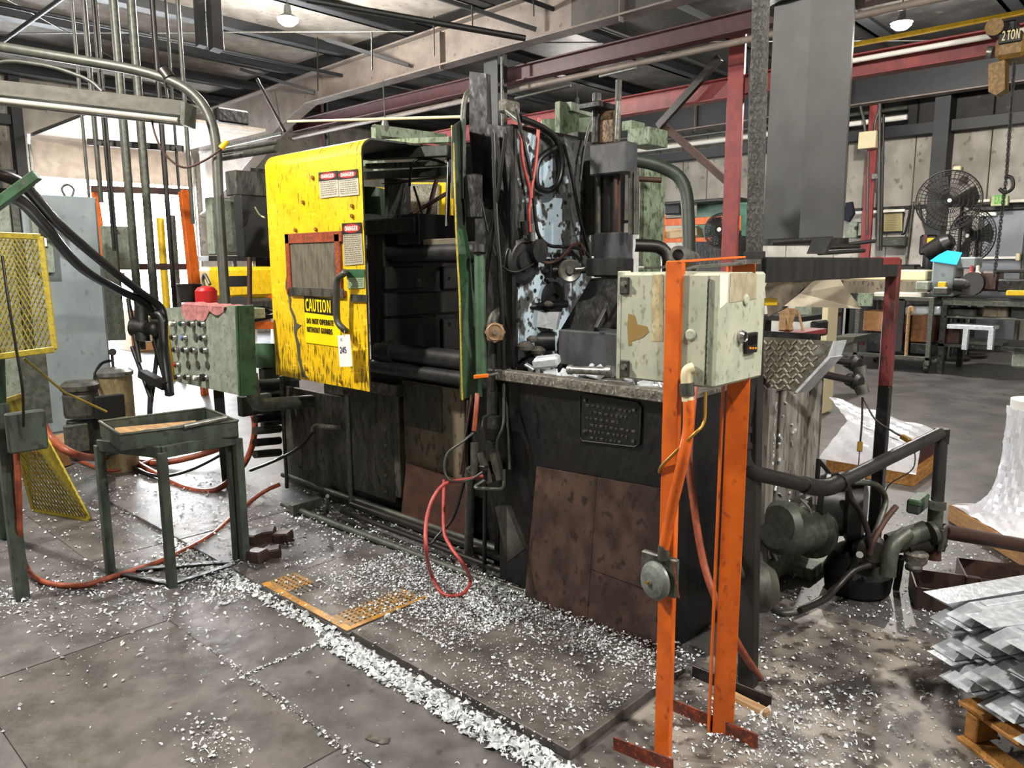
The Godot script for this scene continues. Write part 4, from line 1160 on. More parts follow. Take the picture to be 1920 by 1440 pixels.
	for r in rows:
		for e in r[1]:
			var q := oz(e[0], r[0] + (e[0] - 328) * 0.02, -1.998)
			if e[1] == "s" or e[1] == "p":
				part(p, "blank_plug", G().lathe(q, V(0, 0, 1), [Vector2(0.026, 0), Vector2(0.025, 0.004), Vector2(0, 0.005)], 16), mats.grime_soft if e[1] == "s" else mats.conduit)
				continue
			var b := part(p, "button_bezel", G().lathe(q, V(0, 0, 1), [Vector2(0.026, 0), Vector2(0.026, 0.008), Vector2(0.022, 0.022), Vector2(0.016, 0.024), Vector2(0.015, 0.016), Vector2(0, 0.016)], 16), mats.chrome)
			var cm: Material = {"k": mats.black, "B": mats.black, "w": mats.off_white, "g": plain("btn_green", Color(0.06, 0.25, 0.2)), "b": plain("btn_blue", Color(0.35, 0.45, 0.6)), "r": plain("btn_red", Color(0.45, 0.14, 0.1))}[e[1]]
			var rad := 0.024 if e[1] == "B" else 0.014
			part(b, "push_button", G().cyl(q + V(0, 0, 0.014), q + V(0, 0, 0.034), rad, rad * 0.92, 14), cm)
	part(p, "stand_column", G().box(dp(446, 780, 4.6), dp(476, 742, 4.6) + V(0, 0, -0.12)), mats.green_grey)
	part(p, "support_arm", G().tube(elbows([oz(470, 700, -2.15), oz(476, 760, -2.15), oz(510, 758, -2.3), oz(585, 752, -2.58)], 0.1), 0.04, 14), mats.pipe_grey, "thick grey pipe arm bolted to the machine")
	part(p, "stand_leg", G().bar(oz(410, 738, -2.1), fl(425, 905), 0.06, 0.06), mats.grime)
	# rag, pot and fuel can on top of it
	part(p, "rear_ledge", G().box(V(tl.x + 0.05, tl.y - 0.06, -2.08), V(tr.x - 0.36, tl.y + 0.002, -2.36)), mats.panel_grey)
	var top := tl.lerp(tr, 0.5) + V(0, 0, -0.1)
	var rg := G()
	var n := 16
	var rp := []
	for i in n + 1:
		for j in 13:
			var u := float(i) / n
			var v := float(j) / 12.0
			var x := lerpf(oz(344, 575, -2.0).x, oz(424, 575, -2.0).x, u)
			var len := v * 0.30
			var hang := len - 0.12
			var drop: float = 0.5 + 0.5 * sin(u * 5.0 + 0.6) * (0.6 + 0.4 * sin(u * 13.0))
			var y := top.y + 0.012 + 0.008 * sin(u * 21.0 + v * 5.0)
			var z := -2.0 - 0.11 + len
			if hang > 0.0:
				y = top.y + 0.012 - hang * drop * (1.1 - absf(u - 0.55) * 1.3)
				z = -1.99 + 0.008 * sin(u * 19.0) * v
			rp.append(V(x + 0.01 * sin(v * 6.0), y, z))
	for i in n:
		for j in 12:
			rg.quad(rp[i * 13 + j], rp[i * 13 + j + 1], rp[(i + 1) * 13 + j + 1], rp[(i + 1) * 13 + j])
	one("shop_rag", "crumpled pink shop rag draped over the push-button panel", "rag", rg, mt("rag", Color(0.66, 0.43, 0.42), Color(0.52, 0.33, 0.33), 0.9, 0.0, V(5, 5, 5)))
	var pot := oz(357, 573, -2.2)
	one("metal_pot", "dull brown metal pot standing behind the pink rag", "pot", G().lathe(V(pot.x, top.y, -2.2), V(0, 1, 0), [Vector2(0, 0), Vector2(0.06, 0), Vector2(0.078, 0.115), Vector2(0.082, 0.12), Vector2(0.072, 0.115), Vector2(0.055, 0.02), Vector2(0, 0.02)], 22), mats.pipe)
	var can := oz(388, 573, -2.2)
	var fc := thing("fuel_can", "small red fuel can with a grey spout beside the pot", "can", V(can.x, top.y, -2.2))
	part(fc, "can_body", G().lathe(V(can.x, top.y, -2.2), V(0, 1, 0), [Vector2(0, 0), Vector2(0.062, 0), Vector2(0.066, 0.01), Vector2(0.066, 0.08), Vector2(0.05, 0.1), Vector2(0.02, 0.11), Vector2(0, 0.11)], 22), plain("can_red", Color(0.62, 0.06, 0.09), 0.4))
	part(fc, "spout", G().tube(sp([V(can.x - 0.02, top.y + 0.10, -2.2), V(can.x - 0.03, top.y + 0.15, -2.2), V(can.x + 0.0, top.y + 0.18, -2.2), V(can.x + 0.06, top.y + 0.12, -2.2)]), 0.01, 8), mats.pipe_grey)
	# small table with a tray
	var L := fl(208, 1078)
	var M := fl(323, 1102)
	var R := fl(460, 1058)
	var th := 0.70
	var t := thing("work_table", "small dark green three-legged steel table carrying a shallow tray", "table", (L + M + R) / 3.0)
	for q in [L, M, R]:
		part(t, "leg", G().bar(q, q + V(0, th, 0), 0.042, 0.042, V(1, 0, 0)), mats.green_grey)
	part(t, "leg", G().bar(R + V(-0.06, 0, 0.02), R + V(-0.06, th, 0.02), 0.03, 0.03, V(1, 0, 0)), mats.green_grey)
	for e in [[L, M], [M, R], [R, L]]:
		part(t, "foot_rail", G().bar(e[0] + V(0, 0.02, 0), e[1] + V(0, 0.02, 0), 0.04, 0.012), mats.grime)
		part(t, "top_rail", G().bar(e[0] + V(0, th, 0), e[1] + V(0, th, 0), 0.03, 0.06), mats.green_grey)
	var h := 0.80
	var c0 := fl(224, 815, h)
	var c1 := fl(446, 789, h)
	var c2v := fl(386, 765, h)
	var c3v := fl(186, 790, h)
	var dy := V(0, -0.085, 0)
	var tr2 := thing("steel_tray", "shallow grimy steel tray standing on the small table", "tray", (c0 + c2v) / 2.0 + dy)
	part(tr2, "tray_bottom", G().prism([c0 + dy, c1 + dy, c2v + dy, c3v + dy], V(0, 0.006, 0)), mats.grime_soft)
	var cs := [c0, c1, c2v, c3v]
	for i in 4:
		var q0: Vector3 = cs[i]
		var q1: Vector3 = cs[(i + 1) % 4]
		var inw: Vector3 = ((cs[0] + cs[2]) / 2.0 - (q0 + q1) / 2.0).normalized() * 0.004
		part(tr2, "tray_wall", G().prism([q0 + dy, q1 + dy, q1, q0], inw), mats.green_grey)
		part(tr2, "tray_rim", G().cyl(q0, q1, 0.007, -1, 8), mats.pipe_grey)
	var bh := h - 0.055
	one("wood_board", "orange-brown wooden board lying inside the tray", "board", G().prism([fl(226, 833, bh), fl(365, 806, bh), fl(368, 792, bh), fl(215, 806, bh)], V(0, 0.012, 0)), mats.wood)
	var wr := thing("wrench", "long steel wrench lying across the steel tray", "wrench", fl(350, 800, bh + 0.03))
	part(wr, "wrench_shaft", G().bar(fl(280, 808, bh + 0.02), fl(400, 788, bh + 0.05), 0.018, 0.01), mats.steel)
	part(wr, "wrench_head", G().obox(fl(278, 808, bh + 0.02), Basis(V(0, 1, 0), 0.6), V(0.05, 0.012, 0.04), 0.006), mats.steel)
	one("steel_tube", "bright steel tube resting on the right end of the tray", "tube", G().cyl(fl(345, 800, bh + 0.06), fl(425, 783, bh + 0.08), 0.014, -1, 12), mats.steel)
	# pump motor, canister
	var pm := thing("pump_motor", "dark upright pump motor standing behind the small table", "motor", fl(150, 868))
	var pk := 5.6
	var pb := fl(160, 868)
	part(pm, "motor_body", G().lathe(dp(155, 780, pk), V(0, 1, 0), [Vector2(0, 0), Vector2(0.115, 0), Vector2(0.12, 0.02), Vector2(0.12, 0.16), Vector2(0.115, 0.17), Vector2(0.115, 0.19), Vector2(0.13, 0.2), Vector2(0.13, 0.235), Vector2(0.10, 0.26), Vector2(0, 0.265)], 24), mats.grime_soft)
	part(pm, "motor_base", G().box(dp(130, 862, pk), dp(180, 785, pk) + V(0, 0, -0.15), 0.01), mats.grime)
	part(pm, "terminal_box", G().box(dp(178, 786, pk - 0.1), dp(206, 742, pk - 0.1) + V(0, 0, -0.1), 0.006), mats.black)
	part(pm, "pump_flange", G().box(dp(122, 850, pk - 0.1), dp(152, 795, pk - 0.1) + V(0, 0, -0.05), 0.01), mats.pipe_grey)
	var cn := thing("filter_canister", "tarnished steel filter canister with a domed lid and gauge", "canister", dp(220, 800, 6.0))
	var cb0 := dp(222, 800, 6.0)
	part(cn, "canister_body", G().cyl(V(cb0.x, 0.0, cb0.z), V(cb0.x, dp(222, 696, 6.0).y, cb0.z), 0.13, -1, 24), mt("tarnish", Color(0.62, 0.56, 0.42), Color(0.46, 0.40, 0.28), 0.4, 0.35, V(3, 1.2, 3), 0.62, Color(0.62, 0.6, 0.5), 95))
	part(cn, "lid", G().lathe(V(cb0.x, dp(222, 696, 6.0).y, cb0.z), V(0, 1, 0), [Vector2(0.142, -0.02), Vector2(0.142, 0.01), Vector2(0.11, 0.035), Vector2(0.03, 0.045), Vector2(0, 0.045)], 24), mats.steel)
	part(cn, "gauge_stem", G().cyl(V(cb0.x, dp(222, 692, 6.0).y, cb0.z), V(cb0.x, dp(222, 662, 6.0).y, cb0.z), 0.012, -1, 8), mats.pipe)
	part(cn, "gauge", G().cyl(dp(211, 660, 6.0), dp(211, 660, 5.95), 0.03, -1, 14), mats.pipe)
	part(cn, "canister_hose", G().tube(sp([dp(211, 676, 6.0), dp(190, 682, 5.9), dp(178, 705, 5.8), dp(178, 745, 5.6)]), 0.012, 8), mats.rubber)
	# curved conduit carrying cable to the panel, fluorescent fitting, green strut
	one("bent_conduit", "thick grey conduit arching from the left edge down behind the panel", "conduit", G().tube(elbows([dp(-60, 78, 5.0), dp(325, 142, 5.0), dp(404, 215, 5.0), dp(410, 380, 5.0), dp(424, 590, 5.0)], 0.42, 8), 0.033, 14), mats.conduit)
	part(get_node("bent_conduit"), "pipe_clamp", G().cyl(dp(306, 132, 5.0), dp(318, 148, 5.0), 0.042, -1, 12), mats.pipe)
	var fx := thing("fluorescent_fixture", "dusty unlit fluorescent fixture hanging at the left edge", "light fixture", dp(175, 190, 4.9))
	var fa := dp(-60, 158, 4.9)
	var fb := dp(348, 204, 4.9)
	part(fx, "fixture_body", G().bar(fa + V(0, 0.0, 0), fb + V(0, 0.0, 0), 0.08, 0.085), mt("dusty", Color(0.30, 0.295, 0.265), Color(0.23, 0.225, 0.2), 0.7, 0.0, V(3, 3, 3), 0.62, Color(0.26, 0.25, 0.2), 97))
	part(fx, "reflector", G().bar(fa + V(0, -0.05, 0), fb + V(0, -0.05, 0), 0.16, 0.014), mats.dusty)
	var sd := (fb - fa).normalized().cross(Vector3.UP)
	for s in [-0.055, 0.055]:
		part(fx, "fluorescent_tube", G().cyl(fa + V(0, -0.085, 0) + sd * s, fb + V(0, -0.085, 0) + sd * s - (fb - fa) * 0.02, 0.019, -1, 10), plain("tube_white", Color(0.56, 0.55, 0.51), 0.25))
	part(fx, "end_cap", G().bar(fb + V(0, -0.04, 0), fb + (fb - fa).normalized() * 0.03 + V(0, -0.04, 0), 0.17, 0.14), mats.pipe_grey)
	part(fx, "hanger_tube", G().tube(elbows([dp(-40, 130, 4.9), dp(12, 112, 4.9), dp(100, 125, 4.9), dp(170, 150, 4.9), dp(192, 172, 4.9)], 0.1), 0.013, 8), mats.conduit)
	part(fx, "hanger_chain", G().cyl(dp(315, 190, 4.9), dp(308, 146, 5.0), 0.008, -1, 6), mats.pipe)
	one("extension_cord", "thin brown cord sagging from the fixture to the yellow plug on the conduit", "cord", G().tube(sp([dp(284, 214, 4.9), dp(290, 250, 4.9), dp(310, 290, 4.92), dp(345, 314, 4.95), dp(385, 300, 4.95), dp(416, 278, 4.95)]), 0.007, 8), mats.rust)
	one("cord_plug", "yellow cord plug tied to the bent grey conduit", "plug", G().cyl(dp(414, 278, 4.93), dp(426, 264, 4.93), 0.02, 0.016, 10), mats.yellow)
	var st := thing("slotted_strut", "dark green slotted strut arm poking in from the left edge", "strut", dp(30, 355, 3.9))
	part(st, "strut_bar", G().bar(dp(-30, 402, 3.9), dp(70, 328, 3.9), 0.05, 0.05), mats.green)
	part(st, "strut_bolt", G().cyl(dp(44, 342, 3.86), dp(44, 342, 3.8), 0.012, -1, 6), mats.steel)
	for e in [[[[-40, 318, 3.9], [40, 345, 4.2], [110, 420, 5.0], [190, 490, 5.8], [260, 545, 6.4], [300, 575, 6.6], [309, 605, 6.6]], "upper of two thick black cables slanting down across the grey cabinet"], [[[-40, 358, 3.9], [30, 372, 4.2], [80, 420, 4.8], [150, 500, 5.6], [215, 540, 6.2], [268, 566, 6.5], [285, 588, 6.6]], "lower of two thick black cables slanting down across the grey cabinet"]]:
		var q := []
		for k2 in e[0]:
			q.append(dp(k2[0], k2[1], k2[2]))
		one("power_cable", e[1], "cable", G().tube(sp(q, 8), 0.034, 10), mats.rubber)
	# conduits dropping from the roof to the valve stand, held by a slotted strut
	var kk := 6.9
	var drop := [[152, 168, 380, 0.014, "conduit"], [166, 190, 380, 0.022, "conduit"], [196, 215, 470, 0.018, "pipe"], [212, 228, 560, 0.010, "pipe"], [221, 266, 655, 0.036, "pipe_grey"], [258, 297, 655, 0.036, "pipe_grey"], [295, 330, 600, 0.022, "pipe"], [312, 336, 360, 0.012, "conduit"], [340, 362, 420, 0.018, "conduit"]]
	var tells := ["leftmost thin pale conduit", "pale conduit second from the left", "dark conduit third from the left", "thinnest dark conduit before the two thick pipes", "left one of the two thick dark pipes", "right one of the two thick dark pipes", "dark conduit just right of the two thick pipes", "thin pale conduit second from the right", "rightmost pale conduit"]
	for i in drop.size():
		var e = drop[i]
		var b := dp(e[1], e[2], kk)
		var a2 := V(b.x, 4.95, b.z)
		one("drop_conduit", tells[i] + " dropping from the roof by the door", "conduit", G().cyl(b, a2, e[3], -1, 10), mats[e[4]], "conduits dropping from the roof")
	var us := thing("strut_clamp", "black slotted strut clamping the row of drop conduits", "strut", dp(255, 275, kk - 0.1))
	part(us, "strut_channel", G().bar(dp(165, 266, kk - 0.08), dp(343, 279, kk - 0.08), 0.04, 0.055), mats.black)
	for i in 7:
		var u := (i + 0.5) / 7.0
		part(us, "pipe_clip", G().cyl(dp(lerpf(175, 335, u), lerpf(268, 278, u), kk - 0.13), dp(lerpf(175, 335, u), lerpf(268, 278, u), kk - 0.1), 0.02, -1, 8), mats.pipe_grey)
	# valve stand where the drop pipes end
	var vs := thing("valve_manifold", "black valve manifold on splayed legs where the thick drop pipes end", "valve", dp(280, 720, 6.8))
	part(vs, "valve_body", G().cyl(dp(248, 612, 6.75), dp(300, 618, 6.75), 0.085, -1, 14), mats.grime)
	part(vs, "valve_body", G().cyl(dp(268, 575, 6.75), dp(268, 640, 6.75), 0.07, -1, 14), mats.soot)
	part(vs, "elbow", G().tube(elbows([dp(285, 588, 6.6), dp(306, 590, 6.6), dp(306, 640, 6.6), dp(318, 740, 6.4)], 0.12), 0.04, 10), mats.rubber)
	for e in [[[248, 650], [282, 745]], [[300, 625], [283, 755]], [[283, 620], [318, 740]], [[240, 560], [262, 680]]]:
		part(vs, "stand_leg", G().cyl(dp(e[0][0], e[0][1], 6.75), dp(e[1][0], e[1][1], 6.7), 0.022, -1, 8), mats.pipe)
	part(vs, "foot_beam", G().bar(dp(266, 700, 6.6), dp(312, 724, 6.4), 0.08, 0.07), mats.pipe)
	part(vs, "foot_post", G().bar(dp(283, 722, 6.75), fl(280, 790), 0.05, 0.05), mats.pipe)
	part(vs, "yellow_tube", G().cyl(dp(278, 560, 6.7), dp(284, 640, 6.7), 0.012, -1, 8), mats.cream)
	# junction boxes left of the yellow door
	var jb := thing("junction_box", "grey junction box with black side, left of the yellow door", "junction box", dp(430, 480, 5.6))
	part(jb, "box_body", G().box(dp(390, 478, 5.6), dp(438, 372, 5.6) + V(0, 0, -0.2), 0.008), mats.panel_grey)
	part(jb, "box_cover", G().box(dp(420, 474, 5.5), dp(444, 374, 5.5) + V(0, 0, -0.06), 0.008), mats.panel_grey)
	part(jb, "hinge_side", G().box(dp(444, 482, 5.45), dp(498, 368, 5.45) + V(0, 0, -0.25), 0.008), mats.black)
	part(jb, "box_wire", G().tube(sp([dp(478, 388, 5.3), dp(486, 402, 5.3), dp(496, 408, 5.2)]), 0.006, 6), mats.cream)
	part(jb, "stand_pipe", G().cyl(dp(468, 480, 5.6), dp(468, 600, 5.6), 0.018, -1, 10), mats.rust)
	var jb2 := thing("relay_box", "dark grey relay box above the junction box", "junction box", dp(460, 370, 5.8))
	part(jb2, "box_body", G().box(dp(424, 368, 5.8), dp(484, 322, 5.8) + V(0, 0, -0.2), 0.008), mats.grime_soft)
	part(jb2, "box_back", G().box(dp(480, 500, 5.9), dp(505, 318, 5.9) + V(0, 0, -0.2), 0.008), mats.soot)
	for e in [[[416, 296], [520, 278], 0.03], [[416, 284], [522, 266], 0.02]]:
		one("overhead_tube", "steel tube reaching left from the top of the yellow door" if e[2] > 0.025 else "thinner steel tube just above, reaching left from the yellow door", "tube", G().cyl(dp(e[0][0], e[0][1], 5.2), dp(e[1][0], e[1][1], 4.8), e[2] * 0.8, -1, 10), mats.conduit)
	# orange rack frame before the open door
	var ok := 8.2
	var rk := thing("rack_frame", "orange steel rack frame standing before the open roll-up door", "rack", dp(275, 560, ok))
	part(rk, "rack_upright", G().bar(dp(368, 565, ok), dp(345, 358, ok), 0.10, 0.09, V(1, 0, 0)), mats.orange)
	part(rk, "rack_upright", G().bar(dp(206, 545, ok + 0.4), dp(176, 352, ok + 0.4), 0.06, 0.06, V(1, 0, 0)), mats.orange)
	part(rk, "rack_beam", G().bar(dp(174, 354, ok + 0.3), dp(352, 360, ok), 0.06, 0.07), mats.rust)
	part(rk, "rack_beam", G().bar(dp(205, 500, ok + 0.3), dp(362, 500, ok), 0.06, 0.07), mats.maroon)
	part(rk, "rack_beam", G().bar(dp(205, 520, ok + 0.3), dp(230, 520, ok + 0.2), 0.06, 0.10), mats.orange)
	part(rk, "rack_foot", G().bar(dp(368, 560, ok), fl(384, 740), 0.08, 0.07, V(1, 0, 0)), mats.orange)
	one("carton", "brown cardboard carton on the floor by the open door", "box", G().box(fl(222, 655) + V(0, 0.0, 0), fl(222, 655) + V(0.7, 0.78, -0.8), 0.01), mats.cardboard)
	for e in [[310, 410, 0.05, "yellow", "yellow post standing in the open doorway"], [330, 405, 0.06, "grime_soft", "dark post standing in the open doorway beside the yellow one"]]:
		var b2 := dp(e[0], 540, 10.5)
		one("bollard_post", e[4], "post", G().cyl(V(b2.x, 0, b2.z), V(b2.x, dp(e[0], e[1], 10.5).y, b2.z), e[2], -1, 10), mats[e[3]])
	# forklift and shelves far behind
	var fkk := 12.0
	var fk := thing("forklift", "yellow forklift parked far behind the junction box", "forklift", dp(410, 620, fkk))
	part(fk, "forklift_body", G().box(dp(372, 560, fkk), dp(460, 500, fkk) + V(0, 0, -1.2), 0.06), mats.yellow)
	part(fk, "radiator_opening", G().box(dp(390, 540, fkk - 0.02), dp(455, 515, fkk - 0.02) + V(0, 0, -0.1), 0.02), mats.black)
	part(fk, "overhead_guard", G().box(dp(365, 490, fkk), dp(445, 480, fkk) + V(0, 0, -1.0)), mats.grime)
	part(fk, "guard_leg", G().bar(dp(440, 500, fkk), dp(438, 485, fkk), 0.06, 0.06), mats.black)
	part(fk, "tyre", G().cyl(dp(385, 585, fkk), dp(385, 585, fkk - 0.3), 0.25, -1, 18), mats.rubber)
	part(fk, "tyre", G().cyl(dp(448, 585, fkk), dp(448, 585, fkk - 0.3), 0.25, -1, 18), mats.rubber)
	part(fk, "counterweight", G().box(dp(375, 600, fkk), dp(458, 560, fkk) + V(0, 0, -1.0), 0.05), mats.grime_soft)
	var sh := thing("storage_rack", "orange and white storage rack far behind, left of the yellow door", "rack", dp(495, 620, 12.5))
	for x in [476, 514, 560]:
		part(sh, "rack_post", G().bar(dp(x, 676, 12.5), dp(x, 380, 12.5), 0.08, 0.08, V(1, 0, 0)), mats.white)
	for y in [400, 455, 506, 560, 610]:
		part(sh, "rack_beam", G().bar(dp(474, y, 12.4), dp(560, y, 12.4), 0.05, 0.12), mats.orange)
	var cols := ["orange", "white", "cardboard"]
	for i in 4:
		one("shelf_carton", ["orange bin on the second shelf of the far rack", "white box on the third shelf of the far rack", "orange bin on the third shelf of the far rack", "brown box on the lowest shelf of the far rack"][i], "box", G().box(dp([484, 482, 497, 486][i], [503, 556, 556, 606][i], 12.6), dp([508, 494, 511, 508][i], [478, 530, 526, 578][i], 12.6) + V(0, 0, -0.5), 0.02), mats[["orange", "white", "orange", "cardboard"][i]])
	# things between table and machine: spring stack and hydraulic drum
	var spg := thing("pipe_bundle", "stack of dark hydraulic pipes beside the machine's left end", "pipes", dp(495, 860, 5.2))
	for i in 7:
		part(spg, "bundle_pipe", G().cyl(dp(478, 720 + i * 22, 5.2), dp(524, 716 + i * 22, 5.4), 0.028, -1, 10), mats.grime if i % 2 else mats.pipe_grey)
	var hd := thing("hydraulic_drum", "black looped hoses and green drum left of the yellow door hem", "hydraulic unit", dp(495, 650, 5.4))
	part(hd, "drum", G().cyl(dp(500, 690, 5.5), dp(500, 645, 5.5), 0.08, -1, 16), mats.green)
	part(hd, "drum_hose", G().tube(sp([dp(470, 585, 5.3), dp(490, 580, 5.3), dp(515, 585, 5.3)]), 0.022, 8), mats.rubber)
	part(hd, "drum_hose", G().tube(sp([dp(470, 600, 5.3), dp(490, 596, 5.3), dp(515, 590, 5.3)]), 0.022, 8), mats.rubber)
	part(hd, "drum_frame", G().box(dp(486, 720, 5.5), dp(518, 690, 5.5) + V(0, 0, -0.2)), mats.green_grey)
	part(hd, "drum_stand", G().box(dp(488, 800, 5.5), dp(516, 718, 5.5) + V(0, 0, -0.2)), mats.grime)
	# orange hoses over the floor
	var hs := [
		[[[70, 690, 4.9], [72, 760, 4.9], [95, 820, 4.9], [150, 855, 4.9]], [[215, 858, 0.03], [300, 868, 0.03], [400, 845, 0.1], [430, 820, 0.25]], 0.026, "thick orange hose bending down behind the lower mesh guard"],
		[[], [[60, 848, 0.03], [140, 862, 0.03], [200, 882, 0.02], [260, 872, 0.03], [315, 850, 0.05]], 0.015, "orange hose snaking over the floor left of the small table"],
		[[], [[240, 858, 0.03], [300, 892, 0.03], [350, 916, 0.02], [400, 920, 0.03], [440, 892, 0.1], [468, 850, 0.25], [478, 800, 0.45], [470, 765, 0.58]], 0.022, "orange hose curving from the floor up the right side of the tray"],
		[[[30, 840, 3.55], [34, 900, 3.55], [36, 960, 3.6], [38, 1010, 3.65]], [[50, 1065, 0.04], [85, 1092, 0.02], [150, 1098, 0.02], [200, 1085, 0.02], [300, 1052, 0.02], [390, 1008, 0.02], [440, 965, 0.03], [490, 925, 0.1], [525, 908, 0.15]], 0.014, "long orange hose lying on the floor from the green post to the machine"],
		[[], [[215, 848, 0.1], [250, 875, 0.03], [300, 893, 0.03], [360, 880, 0.03], [420, 850, 0.1]], 0.012, "black hose under the small table"]]
	for e in hs:
		var q := []
		for k3 in e[0]:
			q.append(dp(k3[0], k3[1], k3[2]))
		for k3 in e[1]:
			q.append(fl(k3[0], k3[1], k3[2]))
		one("floor_hose", e[3], "hose", G().tube(sp(q, 8), e[2], 10), mats.rubber if e[3].begins_with("black") else mats.hose_orange)
	# cut blocks beside the table leg
	var bp := [[484, 1058, 0.10, 0.3, "topmost"], [512, 1050, 0.09, 1.0, "nearest"], [532, 1022, 0.10, 0.6, "rightmost"], [478, 1025, 0.10, 0.2, "leftmost"], [500, 1020, 0.11, 0.9, "rearmost"]]
	for e in bp:
		var q := fl(e[0], e[1])
		one("steel_block", "%s rusty cut steel block in the pile by the table's right leg" % e[4], "steel block", G().obox(q + V(0, e[2] * 0.42, 0), Basis.from_euler(V(0.1 * e[3], e[3], 0.08)), V(e[2], e[2] * 0.8, e[2] * 0.8), 0.008), mats.rust_plate, "cut steel blocks by the small table")


func stand() -> void:
	# orange stand of two posts
	var t := thing("orange_stand", "orange painted two-post steel stand on angle-iron feet", "stand", V(-1.15, 0, -2.07))
	var zf := -1.90
	var fb := fl(1240, 1420)
	zf = fb.z
	var ft := oz(1264, 490, zf)
	var pf := part(t, "front_post", G().bar(fb, V(ft.x, ft.y, zf), 0.052, 0.006, V(0, 0, 1)), mats.orange)
	part(pf, "post_flange", G().bar(fb + V(0.023, 0, -0.012), V(ft.x + 0.023, ft.y, zf - 0.012), 0.006, 0.02, V(0, 0, 1)), mats.orange)
	var rb := fl(1345, 1368)
	var rt2 := oz(1384, 492, rb.z)
	var hgt := rt2.y
	var d := V(rt2.x, rt2.y, rb.z) - rb
	var fold := rb + V(-0.012, 0, 0.05)
	var pr := part(t, "rear_post", G().bar(rb + V(0.03, 0, 0.02), rb + V(0.03, 0, 0.02) + d, 0.07, 0.006, V(0.45, 0, 0.9)), mats.orange)
	part(pr, "post_flange", G().bar(rb + V(-0.017, 0, 0.031), rb + V(-0.017, 0, 0.031) + d, 0.034, 0.006, V(-0.8, 0, 0.6)), mats.orange)
	for e in [[[1150, 1408], [1262, 1456]], [[1258, 1334], [1420, 1408]]]:
		var a := fl(e[0][0], e[0][1])
		var b := fl(e[1][0], e[1][1])
		var ff := part(t, "foot", G().bar(a + V(0, 0.022, 0), b + V(0, 0.030, 0), 0.006, 0.06), mats.orange_rust)
		part(ff, "foot_flange", G().bar(a + V(0, 0.003, -0.02), b + V(0, 0.003, -0.02), 0.04, 0.006), mats.orange_rust)
	part(t, "top_bar", G().bar(V(ft.x, ft.y - 0.002, zf), V(ft.x + 0.08, ft.y + 0.012, rb.z), 0.045, 0.006), mats.orange)
	part(t, "rod_tie", G().tube(elbows([oz(1323, 735, -2.0), oz(1322, 795, -1.98), oz(1300, 815, -1.94), oz(1238, 876, zf + 0.01), oz(1236, 886, zf + 0.005)], 0.03), 0.005, 8), mats.brass, "bent tan rod")
	# control box
	var z := zf - 0.015
	var x0 := oz(1160, 610, z).x
	var x1 := oz(1343, 610, z).x
	var yt := oz(1250, 511, z).y
	var yb := oz(1250, 719, z).y
	var zb := ox(1433, 610, x1).z
	var c := thing("control_box", "worn pale grey-green control box fixed in the orange stand", "control box", V((x0 + x1) / 2, yb, (z + zb) / 2))
	var body := part(c, "box_body", G().box(V(x0, yb, z), V(x1, yt, zb), 0.008), mats.box_grey)
	var fz := z + 0.004
	part(body, "door_lip", G().box(V(x0 - 0.006, yb - 0.004, fz), V(x0 + 0.012, yt + 0.004, z - 0.05), 0.003), mats.box_grey)
	part(c, "box_door", G().box(V(x0 + 0.012, yb + 0.006, fz), V(x1 - 0.03, yt - 0.008, z), 0.003), mats.box_grey)
	part(c, "hinge_rod", G().cyl(V(x1 - 0.02, yb + 0.01, z + 0.002), V(x1 - 0.02, yt - 0.02, z + 0.002), 0.005, -1, 8), mats.panel_grey)
	var hk := G()
	for i in 16:
		var y := lerpf(yb + 0.015, yt - 0.03, i / 15.0)
		hk.box(V(x1 - 0.027, y, z + 0.006), V(x1 - 0.022, y + 0.012, z), 0.001)
	part(c, "hinge_knuckles", hk, mats.grime_soft)
	# paper scraps and peeled paint (marks with a shape of their own)
	var pz1 := pz([[1178, 648], [1185, 647], [1184, 640], [1205, 633], [1217, 622], [1213, 612], [1195, 608], [1190, 592], [1178, 588], [1176, 610]], fz + 0.001, 0.001)
	part(c, "paper_scrap", pz1, plain("tan_paper", Color(0.52, 0.42, 0.22), 0.8), "torn brown paper scrap")
	part(c, "paint_streak", pz([[1222, 640], [1243, 640], [1243, 514], [1224, 516], [1222, 560]], fz + 0.001, 0.001), mt("peel", Color(0.72, 0.67, 0.52), Color(0.62, 0.56, 0.42), 0.7, 0.0, V(6, 3, 6), 0.55, Color(0.5, 0.5, 0.4), 99), "peeling pale paint streak")
	for e in [[1174, 535], [1174, 690]]:
		var q := oz(e[0], e[1], z)
		var cl := part(c, "clamp", G().box(q + V(-0.018, -0.028, 0.012), q + V(0.016, 0.026, 0), 0.004), mats.grime_soft)
		part(cl, "clamp_screw", G().cyl(q + V(0.004, 0.006, 0.01), q + V(0.004, 0.006, 0.024), 0.009, -1, 8), mats.steel)
	part(c, "knockout_plug", G().lathe(oz(1295, 628, z + 0.003), V(0, 0, 1), [Vector2(0.018, 0), Vector2(0.017, 0.004), Vector2(0.012, 0.006), Vector2(0, 0.006)], 20), mats.box_grey)
	var xx := x1 + 0.001
	part(c, "knockout_plug", G().lathe(ox(1398, 562, xx), V(1, 0, 0), [Vector2(0.017, 0), Vector2(0.016, 0.004), Vector2(0.011, 0.006), Vector2(0, 0.006)], 20), mats.box_grey)
	var bt := part(c, "button_bezel", G().lathe(ox(1388, 631, xx), V(1, 0, 0), [Vector2(0.02, 0), Vector2(0.02, 0.008), Vector2(0.015, 0.018), Vector2(0.012, 0.012), Vector2(0, 0.012)], 20), mats.chrome)
	part(bt, "push_button", G().cyl(ox(1388, 631, xx) + V(0.01, 0, 0), ox(1388, 631, xx) + V(0.016, 0, 0), 0.011, -1, 14), mats.black)
